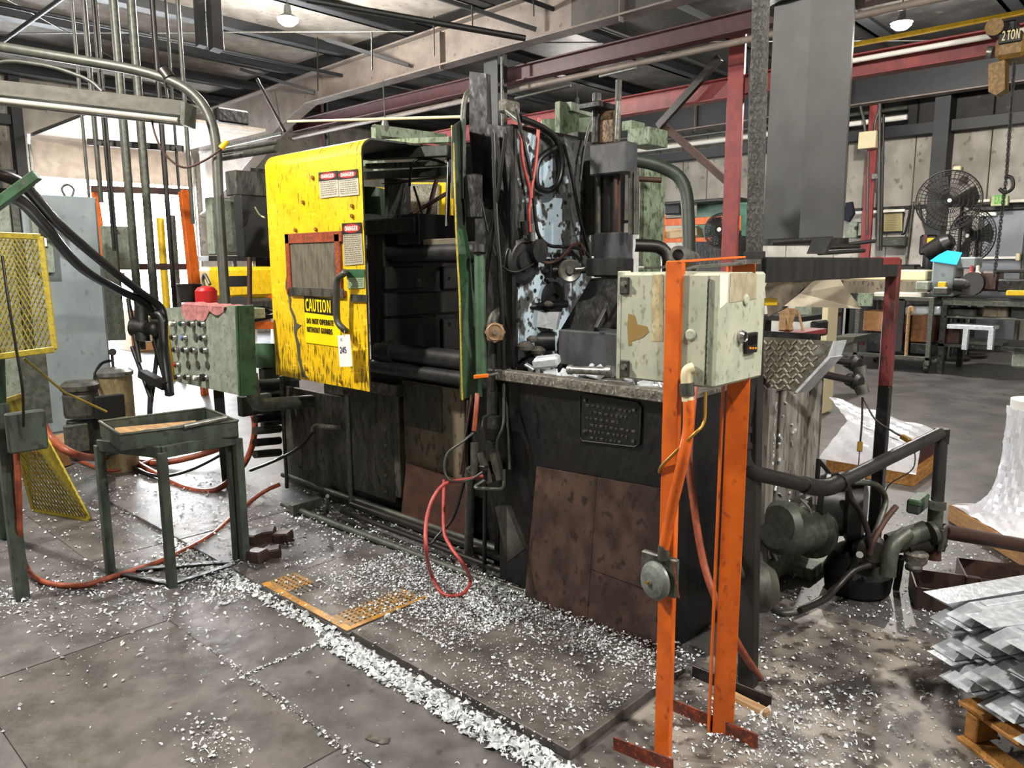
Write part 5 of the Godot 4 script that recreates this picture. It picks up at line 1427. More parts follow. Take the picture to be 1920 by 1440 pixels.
	var ctl := part(c, "temperature_controller", bx(1401, 624, 1421, 662, x1 + 0.012, 0.016, 0.002), mats.black, "small black temperature controller")
	part(ctl, "display_window", bx(1404, 629, 1419, 646, x1 + 0.013, 0.002, 0.0), mats.lens_dark)
	for i in 3:
		part(ctl, "indicator", bx(1406 + i * 5, 651, 1409 + i * 5, 655, x1 + 0.014, 0.004, 0.001), plain("amber", Color(0.8, 0.5, 0.08), 0.4))
	part(c, "tan_side_patch", pxp([[1368, 568], [1418, 560], [1418, 512], [1370, 512]], x1 + 0.0012, 0.001), mt("tan_side", Color(0.55, 0.50, 0.41), Color(0.62, 0.59, 0.50), 0.7, 0.0, V(6, 3, 6)), "brown stained patch")
	part(c, "white_side_streak", pxp([[1349, 580], [1364, 566], [1366, 513], [1350, 515]], x1 + 0.0012, 0.001), plain("white_peel", Color(0.80, 0.80, 0.76), 0.7), "white paint streak")
	part(c, "hub", G().cyl(oz(1288, 690, z - 0.06), oz(1289, 712, z - 0.06), 0.02, -1, 12), mats.conduit)
	# conduit fittings and the orange flexible conduit down to the bell
	var cf := thing("flexible_conduit", "orange painted flexible conduit running from the box down to the bell", "conduit", oz(1288, 745, zf))
	part(cf, "conduit_elbow", G().tube(elbows([oz(1300, 690, z + 0.015), oz(1286, 694, z + 0.03), oz(1287, 722, z + 0.03)], 0.025), 0.017, 12), mats.cream)
	part(cf, "conduit_fitting", G().cyl(oz(1287, 718, z + 0.03), oz(1289, 742, z + 0.03), 0.022, -1, 8), mats.conduit)
	part(cf, "conduit_fitting", G().cyl(oz(1289, 740, z + 0.03), oz(1290, 752, z + 0.03), 0.018, -1, 10), mats.cream)
	part(cf, "flexible_tube", G().tube(sp([oz(1291, 750, z + 0.03), oz(1291, 800, z + 0.035), oz(1283, 850, z + 0.05), oz(1272, 900, zf + 0.03), oz(1258, 960, zf + 0.025), oz(1245, 1030, zf + 0.025)], 8), 0.017, 12), mats.orange)
	part(cf, "conduit_fitting", G().cyl(oz(1245, 1022, zf + 0.025), oz(1244, 1048, zf + 0.025), 0.018, -1, 12), mats.pipe_grey)
	# bell
	var b := thing("alarm_bell", "round grey alarm bell mounted low on the orange front post", "bell", oz(1230, 1128, zf + 0.02))
	part(b, "bell_back", G().box(oz(1207, 1098, zf + 0.008), oz(1278, 1046, zf - 0.0) + V(0, 0, 0.03), 0.006), mats.pipe_grey)
	var bn := V(-0.25, 0.05, 0.97).normalized()
	part(b, "bell_gong", G().lathe(oz(1232, 1088, zf + 0.035), bn, [Vector2(0.056, 0), Vector2(0.061, 0.004), Vector2(0.060, 0.012), Vector2(0.050, 0.024), Vector2(0.03, 0.032), Vector2(0.012, 0.034), Vector2(0.012, 0.038), Vector2(0, 0.038)], 32), mt("bell_grey", Color(0.42, 0.44, 0.42), Color(0.35, 0.37, 0.35), 0.4, 0.2, V(6, 6, 6), 0.64, Color(0.55, 0.56, 0.53), 101))
	part(b, "gong_nut", G().cyl(oz(1232, 1088, zf + 0.035) + bn * 0.036, oz(1232, 1088, zf + 0.035) + bn * 0.046, 0.006, -1, 6), mats.brass)
	part(b, "bell_striker", G().bar(oz(1262, 1052, zf + 0.05), oz(1273, 1122, zf + 0.05), 0.005, 0.005), mats.orange_rust)
	# tools lying on the box
	var ty := yt + 0.006
	var ow := thing("open_wrench", "steel adjustable wrench on the right end of the grey control box", "wrench", V(x1, ty, zb))
	var wa := V(x0 + 0.62 * (x1 - x0), ty + 0.008, z - 0.02)
	var wb := ox(1395, 495, x1 - 0.02)
	wb.y = ty + 0.02
	part(ow, "wrench_handle", G().bar(wa, wb, 0.02, 0.010), mats.steel)
	part(ow, "wrench_jaw", G().prism([wb + V(-0.03, 0.01, 0.02), wb + V(0.02, 0.012, 0.025), wb + V(0.045, 0.012, 0.005), wb + V(0.02, 0.012, -0.005), wb + V(0.04, 0.012, -0.03), wb + V(0.0, 0.012, -0.035), wb + V(-0.03, 0.01, -0.02)], V(0, -0.014, 0)), mats.steel)
	var ct := thing("cut_tube", "thick-walled steel tube lying at a slant on the control box", "tube", V(x0 + 0.2, ty, zb))
	var ta := dp(1271, 478, 2.62)
	var tb := dp(1300, 489, 2.85)
	part(ct, "tube_wall", G().lathe(ta, tb - ta, [Vector2(0.020, 0), Vector2(0.032, 0), Vector2(0.033, 0.01), Vector2(0.033, 0.22), Vector2(0.02, 0.22), Vector2(0.02, 0)], 20), mats.steel)
	var sdv := thing("screwdriver", "screwdriver with yellow grip on the left end of the control box", "screwdriver", V(x0 + 0.05, ty, z - 0.03))
	part(sdv, "blade", G().bar(V(x0 + 0.06, ty + 0.008, z - 0.05), V(x0 + 0.15, ty + 0.01, z - 0.05), 0.012, 0.008), mats.grime_soft)
	part(sdv, "grip", G().cyl(V(x0 + 0.145, ty + 0.014, z - 0.05), V(x0 + 0.21, ty + 0.014, z - 0.05), 0.015, 0.013, 10), mats.yellow)
	part(sdv, "tang", G().cyl(V(x0 + 0.04, ty + 0.008, z - 0.05), V(x0 + 0.065, ty + 0.008, z - 0.05), 0.006, -1, 8), mats.steel)
	# second hose behind the stand, and the loose pole
	one("loose_hose", "brown hose sagging behind the orange stand", "hose", G().tube(sp([dp(1305, 700, 3.0), dp(1292, 850, 2.9), dp(1300, 940, 2.85), dp(1318, 1050, 2.8), dp(1345, 1130, 2.75), dp(1385, 1210, 2.75), fl(1425, 1272, 0.012)], 8), 0.014, 10), mats.hose_orange)
	one("wooden_stick", "weathered wooden stick lying on the floor behind the orange foot", "stick", G().bar(fl(1345, 1290, 0.015), fl(1440, 1338, 0.015), 0.035, 0.028, Vector3.UP, 0.01), mats.wood)
	one("floor_paper", "white scrap of paper at the end of the wooden stick", "paper", G().prism([fl(1422, 1350), fl(1446, 1335), fl(1444, 1322, 0.03), fl(1425, 1335, 0.03)], V(0, 0.002, 0)), mats.white)


func furnace() -> void:
	var px := -1.5
	var t := thing("holding_furnace", "square scorched grey holding furnace at the right end of the machine", "furnace", V(-1.9, 0, -3.7))
	var z0 := ox(1432, 900, px).z
	var z1 := ox(1534, 900, px).z
	part(t, "furnace_body", G().box(V(px - 0.02, 0.0, z0 + 0.02), V(-2.5, 1.0, z1), 0.01), mats.furnace)
	for e in [[1440, 1452], [1458, 1508], [1512, 1534]]:
		part(t, "side_panel", G().box(V(px, 0.05, ox(e[0], 900, px).z), V(px - 0.02, 1.0, ox(e[1], 900, px).z), 0.004), mats.furnace)
	part(t, "front_channel", G().bar(V(px + 0.01, 0.0, z0 + 0.03), V(px + 0.01, 1.03, z0 + 0.03), 0.06, 0.06), mats.furnace)
	part(t, "base_beam", G().box(V(px + 0.01, 0.02, z0), V(px - 0.1, 0.14, z1 - 0.02)), mats.pale_green)
	part(t, "top_rim", G().box(V(px + 0.02, 1.0, z0 + 0.04), V(-2.5, 1.04, z1 - 0.02)), mats.crust)
	var spl := G()
	for i in 120:
		var y := rng.randf_range(0.05, 0.95)
		var zz: float = z0 + 0.02 - (0.10 if i % 3 else 0.35) * rng.randf() 
		spl.obox(V(px + 0.004, y, zz), Basis.from_euler(V(rng.randf() * 3, rng.randf() * 0.5, rng.randf() * 0.5)), V(0.012, rng.randf_range(0.01, 0.06), rng.randf_range(0.006, 0.02)), 0.003)
	part(t, "metal_splashes", spl, mats.alu).set_meta("kind", "stuff")
	# slanting pour spout of tread plate
	var sp1 := thing("tread_spout", "slanted tread-plate pouring spout on top of the furnace", "spout", V(-1.4, 1.0, z0))
	var zz := z0 + 0.05
	var c := [oz(1428, 724, zz), oz(1490, 735, zz), oz(1552, 668, zz), oz(1562, 640, zz), oz(1430, 632, zz)]
	part(sp1, "tread_plate", G().prism(c, V(0, 0, -0.008)), mt("tread", Color(0.40, 0.385, 0.345), Color(0.30, 0.29, 0.26), 0.45, 0.4, V(4, 4, 4), 0.62, Color(0.22, 0.2, 0.16), 103))
	var lug := G()
	for i in 12:
		for j in 9:
			var x := 1434.0 + i * 11.0 + (j % 2) * 5.5
			var y := 642.0 + j * 10.5
			if y > 735.0 - maxf(0, (x - 1480)) * 1.12 or x > 1530:
				continue
			lug.obox(oz(x, y, zz + 0.001), Basis(V(0, 0, 1), 0.8 if (i + j) % 2 else -0.8), V(0.026, 0.009, 0.006), 0.002)
	part(sp1, "tread_lugs", lug, mt("lug", Color(0.56, 0.54, 0.48), Color(0.45, 0.43, 0.38), 0.4, 0.3, V(5, 5, 5)))
	part(sp1, "shiny_patch", pz([[1520, 682], [1545, 664], [1556, 648], [1518, 646]], zz + 0.001, 0.001), mats.steel)
	part(sp1, "spout_lip", G().prism([c[1], c[2], c[2] + V(0.02, 0.0, -0.09), c[1] + V(0.02, 0, -0.09)], V(0.012, -0.004, 0)), mats.alu)
	part(sp1, "spout_lip", G().prism([c[2], c[3], c[3] + V(0.02, 0.0, -0.09), c[2] + V(0.02, 0, -0.09)], V(0.006, 0, 0)), mats.alu)
	part(sp1, "inner_wall", G().box(c[4] + V(-0.1, -0.04, -0.2), V(c[2].x - 0.12, c[4].y + 0.01, c[4].z - 0.21)), mats.soot)
	# hood and duct
	var kx := -1.62
	var h := thing("fume_hood", "fume duct of dark faceted steel over a beige flared hood", "duct", V(-1.75, 1.3, -3.75))
	var ctr := dp(1505, 452, 4.1)
	var d := G()
	var r := 0.225
	var yb := ctr.y
	var yt := oz(1515, 12, ctr.z).y
	var ring := []
	var a0 := atan2(-ctr.z, -ctr.x) + 0.08
	for i in 6:
		var a := a0 + TAU * i / 6.0
		ring.append(V(cos(a) * r, 0, sin(a) * r))
	var axis := V(ctr.x, 0, ctr.z)
	part(h, "duct_core", G().cyl(axis + V(0, yb, 0), axis + V(0, 5.2, 0), r * 0.8, -1, 16), mats.soot)
	for i in 6:
		var p0: Vector3 = ring[i]
		var p1: Vector3 = ring[(i + 1) % 6]
		part(h, "duct_facet", G().prism([axis + p0 + V(0, yb, 0), axis + p1 + V(0, yb, 0), axis + p1 * 0.97 + V(0, yt, 0), axis + p0 * 0.97 + V(0, yt, 0)], -(p0 + p1).normalized() * 0.012), mats.duct)
	part(h, "duct_collar", G().cyl(axis + V(0, yb - 0.02, 0), axis + V(0, yb + 0.01, 0), r * 1.08, -1, 8), mats.grime)
	part(h, "duct_collar", G().cyl(axis + V(0, yt - 0.01, 0), axis + V(0, yt + 0.4, 0), r * 1.05, -1, 16), mats.soot)
	# flared skirt below the beam
	var k := 4.05
	part(h, "hood_skirt", G().prism([dp(1440, 594, k - 0.25), dp(1470, 578, k - 0.2), dp(1560, 515, k), dp(1556, 500, k), dp(1450, 500, k - 0.2), dp(1434, 540, k - 0.3)], V(0.0, 0, -0.03)), mt("hood_sooty", Color(0.40, 0.36, 0.30), Color(0.26, 0.235, 0.20), 0.6, 0.1, V(2, 2, 2), 0.6, Color(0.15, 0.14, 0.12), 117))
	var fp := [dp(1470, 574, k - 0.22), dp(1616, 579, k - 0.1)]
	for e in [[1582, 535], [1574, 521], [1566, 515], [1555, 515], [1545, 518], [1520, 531], [1500, 550]]:
		fp.append(dp(e[0], e[1], k - 0.15))
	part(h, "hood_flap", G().prism(fp, V(-0.004, 0, -0.006)), mats.hood)
	part(h, "hood_plate", G().box(dp(1556, 446, k + 0.1), dp(1582, 388, k + 0.1) + V(0, 0, -0.02)), mats.grime_soft)
	# black frame: near post, beam, far post
	var f := thing("gantry", "black square-tube gantry frame with a red far corner over the furnace", "frame", V(-1.2, 0, -3.3))
	var nb := fl(1402, 1286)
	part(f, "near_post", G().bar(nb, V(-1.225, 1.64, nb.z), 0.062, 0.05, V(0, 0, 1)), mt("post_dark", Color(0.10, 0.10, 0.10), Color(0.15, 0.14, 0.13), 0.5, 0.2, V(3, 1, 3), 0.62, Color(0.2, 0.14, 0.12), 105))
	part(f, "post_extension", G().bar(V(-1.225, 1.62, nb.z), V(-1.285, 5.0, nb.z), 0.045, 0.045, V(0, 0, 1)), mats.crust_dark, "crusted grey upper post")
	var bz0 := oz(1424, 490, nb.z)
	var bz1 := ox(1676, 478, bz0.x)
	part(f, "cross_beam", G().box(V(bz0.x - 0.03, bz0.y - 0.075, bz0.z - 0.0), V(bz0.x + 0.03, bz0.y + 0.015, bz1.z), 0.004), mats.steel_dark)
	part(f, "red_end", G().box(V(bz0.x - 0.031, bz0.y - 0.02, bz1.z + 0.25), V(bz0.x + 0.031, bz0.y + 0.018, bz1.z - 0.005), 0.004), mats.red_steel, "red painted beam end")
	var ln := bz0.y
	var fbx := ox(1664, 480, bz0.x)
	var mid := 0.98
	part(f, "far_post", G().box(V(bz0.x - 0.028, mid, bz1.z + 0.02), V(bz0.x + 0.030, ln + 0.01, bz1.z - 0.035), 0.004), mats.post_red, "red upper half of the far post")
	part(f, "far_post", G().box(V(bz0.x - 0.028, 0.0, bz1.z + 0.02), V(bz0.x + 0.030, mid, bz1.z - 0.035), 0.004), mats.soot)
	for e in [[1455, 456], [1500, 452]]:
		pass
	for e in [[[1445, 455, 3.6], [1560, 448, 3.9], 0.014], [[1535, 465, 3.7], [1610, 462, 3.95], 0.012], [[1535, 475, 3.65], [1620, 470, 3.9], 0.010], [[1590, 458, 3.9], [1640, 452, 4.0], 0.010]]:
		part(f, "clamp_rod", G().cyl(dp(e[0][0], e[0][1], e[0][2]), dp(e[1][0], e[1][1], e[1][2]), e[2], -1, 8), mats.grime)
	part(f, "beam_bracket", G().prism([dp(1512, 476, 3.6), dp(1545, 476, 3.6), dp(1560, 446, 3.65), dp(1524, 446, 3.65)], V(0, 0, -0.04)), mats.steel_dark)
	part(f, "base_channel", G().bar(fl(1298, 1262, 0.02), fl(1446, 1322, 0.02), 0.008, 0.07), mats.pipe)
	part(f, "yellow_tab", G().bar(dp(1428, 566, 2.9), dp(1455, 566, 3.0), 0.012, 0.03), mats.yellow, "yellow plastic tab")
	# gas pipe with elbows
	var g := thing("gas_pipe", "black gas pipe elbowing out from the frame post over the burner", "pipe", dp(1550, 915, 3.2))
	var a00 := dp(1392, 812, 2.72)
	var a1 := dp(1394, 882, 2.72)
	var a2 := dp(1546, 918, 3.0)
	var a3 := dp(1766, 811, 3.55)
	var a4 := dp(1757, 950, 3.55)
	part(g, "pipe_run", G().tube(elbows([a00, a1, a2], 0.08), 0.028, 14), mats.pipe)
	part(g, "pipe_run", G().tube(elbows([a1.lerp(a2, 0.72), a2, a2.lerp(a3, 0.12)], 0.1), 0.034, 14), mats.pipe)
	part(g, "pipe_run", G().tube(elbows([a2.lerp(a3, 0.08), a3, a4], 0.03), 0.028, 14), mats.steel_dark)
	part(g, "pipe_joint", G().lathe(a2.lerp(a3, 0.10), a3 - a2, [Vector2(0, 0), Vector2(0.042, 0), Vector2(0.042, 0.03), Vector2(0, 0.03)], 8), mats.pipe)
	part(g, "pipe_joint", G().cyl(a3 + V(0, 0.02, 0), a3 + V(0, -0.05, 0), 0.034, -1, 14), mats.pipe)
	part(g, "pipe_joint", G().cyl(a4 + V(0, 0.03, 0), a4 + V(0, -0.01, 0), 0.038, -1, 8), mats.pipe_grey)
	for y in [805, 835, 866]:
		part(g, "coupling", G().cyl(dp(1392, y - 6, 2.72), dp(1392, y + 6, 2.72), 0.034, -1, 12), mats.pipe)
	part(g, "upper_riser", G().cyl(dp(1405, 720, 2.72), dp(1392, 815, 2.72), 0.026, -1, 12), mats.pipe)
	# thermocouple stubs sticking out of the furnace side
	var th := [[[1545, 672, 3.7], [1597, 680, 3.8], [1612, 690, 3.8]], [[1535, 700, 3.6], [1600, 714, 3.75], [1618, 728, 3.75]]]
	for i in 2:
		var e = th[i]
		var s := thing("sensor_tube", ["upper", "lower"][i] + " black sensor tube with a knobbly head, sticking out of the furnace side", "sensor", dp(e[0][0], e[0][1], e[0][2]))
		part(s, "tube_shaft", G().cyl(dp(e[0][0], e[0][1], e[0][2]), dp(e[1][0], e[1][1], e[1][2]), 0.018, -1, 12), mats.pipe)
		var hp := dp(e[1][0] + 6, e[1][1], e[1][2])
		part(s, "sensor_head", G().lathe(hp + V(-0.05, 0, -0.02), V(1, -0.1, 0.3), [Vector2(0, 0), Vector2(0.03, 0), Vector2(0.034, 0.02), Vector2(0.028, 0.03), Vector2(0.042, 0.04), Vector2(0.044, 0.06), Vector2(0.03, 0.075), Vector2(0, 0.075)], 14), mats.steel_dark)
		part(s, "terminal_cap", G().cyl(hp + V(0.02, -0.02, 0), hp + V(0.035, -0.06, 0.0), 0.036, 0.03, 12), mats.pipe_grey)
	for e in [[[[1617, 745, 3.75], [1616, 790, 3.74], [1613, 828, 3.73]], "short drooping sensor wire with a gold plug"], [[[1618, 745, 3.75], [1640, 785, 3.7], [1672, 808, 3.65], [1690, 818, 3.6]], "longer slanting sensor wire with a gold plug"]]:
		var q := []
		for v in e[0]:
			q.append(dp(v[0], v[1], v[2]))
		var w := thing("sensor_wire", e[1], "wire", q[0])
		part(w, "wire", G().tube(sp(q), 0.005, 7), mats.pipe)
		var l: Vector3 = q[q.size() - 1]
		var dd: Vector3 = (l - q[q.size() - 2]).normalized()
		part(w, "gold_plug", G().bar(l, l + dd * 0.05, 0.025, 0.022), mats.brass)
		part(w, "plug_tail", G().tube(sp([l + dd * 0.05, l + dd * 0.08 + V(0, -0.03, 0), l + dd * 0.09 + V(-0.01, -0.12, 0), l + V(-0.04, -0.25, 0), l + V(-0.06, -0.36, 0)]), 0.003, 6), mats.steel)
	# burner, blower and pump in a tangle behind the frame
	var m := thing("burner_pump", "oily grey burner and pump tangle standing beside the furnace", "pump", fl(1610, 1110))
	var k2 := 3.75
	part(m, "blower_barrel", G().lathe(dp(1455, 988, k2 - 0.25), dp(1560, 1000, k2) - dp(1455, 988, k2 - 0.25), [Vector2(0, 0), Vector2(0.10, 0), Vector2(0.125, 0.03), Vector2(0.125, 0.13), Vector2(0.11, 0.14), Vector2(0.10, 0.26), Vector2(0.13, 0.27), Vector2(0.13, 0.30), Vector2(0, 0.30)], 22), mats.pipe_grey)
	part(m, "blower_housing", G().lathe(dp(1535, 945, k2), V(1, 0, -0.3), [Vector2(0, 0), Vector2(0.14, 0), Vector2(0.155, 0.03), Vector2(0.14, 0.12), Vector2(0.17, 0.14), Vector2(0.17, 0.2), Vector2(0.08, 0.22), Vector2(0, 0.22)], 22), mats.steel_dark)
	part(m, "motor_body", G().lathe(dp(1605, 1118, k2), V(0, 1, 0), [Vector2(0, 0), Vector2(0.10, 0), Vector2(0.15, 0.05), Vector2(0.16, 0.14), Vector2(0.12, 0.24), Vector2(0.06, 0.28), Vector2(0, 0.28)], 22), mats.soot)
	part(m, "pump_casing", G().lathe(dp(1625, 1030, k2 - 0.15), V(0.6, 0.2, 0.7), [Vector2(0, 0), Vector2(0.07, 0), Vector2(0.075, 0.07), Vector2(0.05, 0.09), Vector2(0, 0.09)], 18), mats.pipe)
	part(m, "blower_foot", G().box(fl(1470, 1075), fl(1560, 1060) + V(0, 0.06, -0.1)), mats.pale_green)
	part(m, "spring_handle", G().tube(sp([dp(1470, 1000, 3.5), dp(1480, 1020, 3.45), dp(1505, 1016, 3.45), dp(1518, 1000, 3.5), dp(1520, 960, 3.5), dp(1500, 935, 3.5)]), 0.007, 6), mats.steel)
	part(m, "junction_block", G().box(dp(1478, 960, 3.6), dp(1512, 938, 3.6) + V(0, 0, -0.08), 0.006), mats.steel_dark)
	part(m, "bright_stud", G().cyl(dp(1505, 950, 3.55), dp(1512, 938, 3.55), 0.014, -1, 10), mats.chrome)
	part(m, "bracket_arms", G().bar(dp(1535, 860, 3.8), dp(1532, 905, 3.8), 0.02, 0.02), mats.soot)
	part(m, "bracket_arms", G().bar(dp(1535, 862, 3.8), dp(1558, 892, 3.8), 0.02, 0.02), mats.soot)
	for e in [[[[1590, 915, 3.5], [1596, 935, 3.5], [1610, 955, 3.5], [1625, 990, 3.5], [1633, 1030, 3.5]], "pipe"], [[[1600, 905, 3.55], [1640, 908, 3.55], [1660, 935, 3.6], [1650, 975, 3.55], [1632, 1020, 3.5]], "pipe_grey"], [[[1680, 950, 3.6], [1660, 975, 3.55], [1640, 1010, 3.5], [1630, 1040, 3.5]], "rust"], [[[1630, 1060, 3.5], [1600, 1070, 3.45], [1570, 1100, 3.4], [1545, 1125, 3.3], [1500, 1145, 3.15]], "pipe"]]:
		var q := []
		for v in e[0]:
			q.append(dp(v[0], v[1], v[2]))
		part(m, "burner_hose", G().tube(sp(q), 0.014, 8), mats[e[1]])
	var fh := []
	for v in [[1365, 970, 2.85, 1], [1372, 1020, 2.85, 1], [1392, 1085, 2.85, 1], [1420, 1130, 0.02, 0], [1470, 1150, 0.02, 0], [1520, 1135, 0.02, 0], [1560, 1108, 0.03, 0], [1590, 1075, 0.12, 0], [1612, 1040, 3.4, 1]]:
		fh.append(dp(v[0], v[1], v[2]) if v[3] == 1 else fl(v[0], v[1], v[2]))
	one("burner_cable", "grey armoured cable looping over the floor from the post to the burner", "cable", G().tube(sp(fh, 8), 0.016, 10), mats.conduit)
	# valve train on the right
	var vt := thing("valve_train", "grey and green valve train on the floor pipe right of the burner", "valve", fl(1715, 1085))
	var k3 := 3.6
	part(vt, "valve_body", G().cyl(dp(1668, 1020, k3), dp(1738, 995, k3), 0.05, -1, 16), mats.pipe_grey)
	part(vt, "actuator", G().box(dp(1698, 962, k3), dp(1734, 934, k3) + V(0, 0, -0.08), 0.008), mats.green_grey)
	part(vt, "actuator_lid", G().box(dp(1700, 947, k3 - 0.01), dp(1733, 936, k3 - 0.01) + V(0, 0.004, -0.1), 0.008), mats.green)
	part(vt, "elbow", G().tube(elbows([dp(1664, 1080, k3 - 0.1), dp(1670, 1022, k3 - 0.1), dp(1700, 1000, k3 - 0.05)], 0.07), 0.036, 14), mats.pipe_grey)
	part(vt, "flange", G().cyl(dp(1745, 1000, k3 - 0.05), dp(1752, 998, k3 - 0.05), 0.055, -1, 16), mats.conduit)
	part(vt, "tee", G().cyl(dp(1750, 1022, k3), dp(1755, 950, k3), 0.034, -1, 14), mats.pipe_grey)
	part(vt, "union", G().cyl(dp(1700, 1025, k3), dp(1765, 1020, k3), 0.04, -1, 8), mats.pipe)
	part(vt, "end_plate", G().box(dp(1757, 1035, k3 - 0.05), dp(1774, 990, k3 - 0.05) + V(0, 0, -0.06), 0.006), mats.grime_soft)
	part(vt, "drip_leg", G().cyl(dp(1690, 1045, k3), fl(1680, 1105), 0.016, -1, 10), mats.soot)
	part(vt, "drip_leg", G().cyl(dp(1752, 1020, k3), dp(1752, 1050, k3), 0.03, -1, 12), mats.rust)
	part(vt, "hand_knob", G().lathe(dp(1713, 1068, k3 - 0.1), V(0, 1, 0), [Vector2(0, 0), Vector2(0.035, 0.0), Vector2(0.038, 0.015), Vector2(0.03, 0.028), Vector2(0, 0.03)], 14), mats.conduit)
	part(vt, "regulator", G().lathe(dp(1716, 1060, k3), V(0, 1, 0), [Vector2(0.03, 0), Vector2(0.05, 0.02), Vector2(0.055, 0.06), Vector2(0.03, 0.08), Vector2(0, 0.085)], 16), mats.crust)
	part(vt, "side_pipe", G().cyl(dp(1640, 1030, k3), dp(1690, 1028, k3), 0.022, -1, 12), mats.pipe)
	one("floor_gas_line", "rusty brown gas line running off over the floor to the right", "pipe", G().cyl(dp(1768, 996, 3.6), fl(1960, 1030, 0.08), 0.036, -1, 14), mt("rust_pipe", Color(0.26, 0.15, 0.12), Color(0.17, 0.11, 0.09), 0.45, 0.2, V(4, 4, 4), 0.6, Color(0.33, 0.3, 0.27), 107))
	one("foot_motor", "small grey motor half hidden behind the orange rear post", "motor", G().lathe(dp(1375, 1100, 3.0), V(1, 0, -0.9), [Vector2(0, -0.05), Vector2(0.08, -0.05), Vector2(0.10, 0), Vector2(0.10, 0.12), Vector2(0.07, 0.16), Vector2(0, 0.16)], 18), mats.grime_soft)
	one("front_fitting", "dark motor foot visible between bell and orange rear post", "motor", G().lathe(fl(1285, 1160), V(0, 1, 0), [Vector2(0, 0), Vector2(0.06, 0), Vector2(0.06, 0.05), Vector2(0.04, 0.1), Vector2(0.055, 0.12), Vector2(0.055, 0.2), Vector2(0, 0.21)], 16), mats.grime)


func fan(base: String, label: String, c: Vector3, r: float, towards: Vector3, foot: Vector3) -> void:
	var t := thing(base, label, "fan", foot)
	var d := towards.normalized()
	var s := d.cross(Vector3.UP).normalized()
	var u := s.cross(d)
	var cage := G()
	for q in 44:
		var a := TAU * q / 44
		var o := s * cos(a) + u * sin(a)
		cage.tube(PackedVector3Array([c + d * 0.09 + o * 0.05, c + d * 0.08 + o * r * 0.7, c + o * r, c - d * 0.08 + o * r * 0.7, c - d * 0.09 + o * 0.05]), 0.004, 4)
	for k in [[r, 0.0, 0.012], [r * 0.72, 0.08, 0.005], [r * 0.42, 0.088, 0.005], [r * 0.72, -0.08, 0.005], [r * 0.86, 0.04, 0.005], [r * 0.94, 0.02, 0.005], [r * 0.57, 0.086, 0.005], [r * 0.3, 0.09, 0.005]]:
		var ring := PackedVector3Array()
		for q in 33:
			var a := TAU * q / 32
			ring.append(c + d * k[1] + (s * cos(a) + u * sin(a)) * k[0])
		cage.tube(ring, k[2], 5)
	part(t, "fan_cage", cage, mats.black)
	for q in 3:
		var a := TAU * q / 3 + 0.5
		var o := s * cos(a) + u * sin(a)
		var p := s * cos(a + 0.95) + u * sin(a + 0.95)
		part(t, "fan_blade", G().prism([c + o * 0.06, c + o * r * 0.88 + d * 0.03, c + (o + p).normalized() * r * 0.92, c + p * r * 0.80 - d * 0.03, c + p * 0.06], d * 0.006), mats.pipe)
	part(t, "fan_hub", G().lathe(c, d, [Vector2(0.08, -0.12), Vector2(0.09, 0.0), Vector2(0.06, 0.06), Vector2(0, 0.07)], 16), mats.grime)
	part(t, "hub_badge", G().cyl(c + d * 0.092, c + d * 0.1, 0.03, -1, 12), mats.white)
	part(t, "fan_motor", G().cyl(c - d * 0.12, c - d * 0.3, 0.09, -1, 14), mats.grime)
	if foot.y < 0.1:
		part(t, "fan_pole", G().cyl(foot, V(foot.x, c.y, foot.z), 0.03, -1, 10), mats.pipe)
		part(t, "fan_base", G().cyl(foot, foot + V(0, 0.05, 0), 0.3, -1, 18), mats.pipe)
		part(t, "fan_yoke", G().bar(V(foot.x, c.y, foot.z), c - d * 0.2, 0.06, 0.06), mats.pipe)


func frame_table(t: Node3D, x0: float, y0: float, x1: float, z: float, deep: float, leg: float, m: Material, top: Material, shelf_y := 0.0) -> void:
	var a := oz(x0, y0, z)
	var b := oz(x1, y0, z)
	var h := (a.y + b.y) / 2.0
	part(t, "table_top", G().box(V(a.x, h, z), V(b.x, h - 0.06, z - deep)), top)
	for x in [a.x + leg / 2, b.x - leg / 2]:
		for zz in [z - leg / 2, z - deep + leg / 2]:
			part(t, "leg", G().box(V(x - leg / 2, 0.0 if shelf_y <= 0.0 else 0.12, zz - leg / 2), V(x + leg / 2, h - 0.05, zz + leg / 2)), m)
	if shelf_y != 0.0:
		var sy := absf(shelf_y)
		part(t, "lower_shelf", G().box(V(a.x, sy, z), V(b.x, sy - 0.05, z - deep)), top)


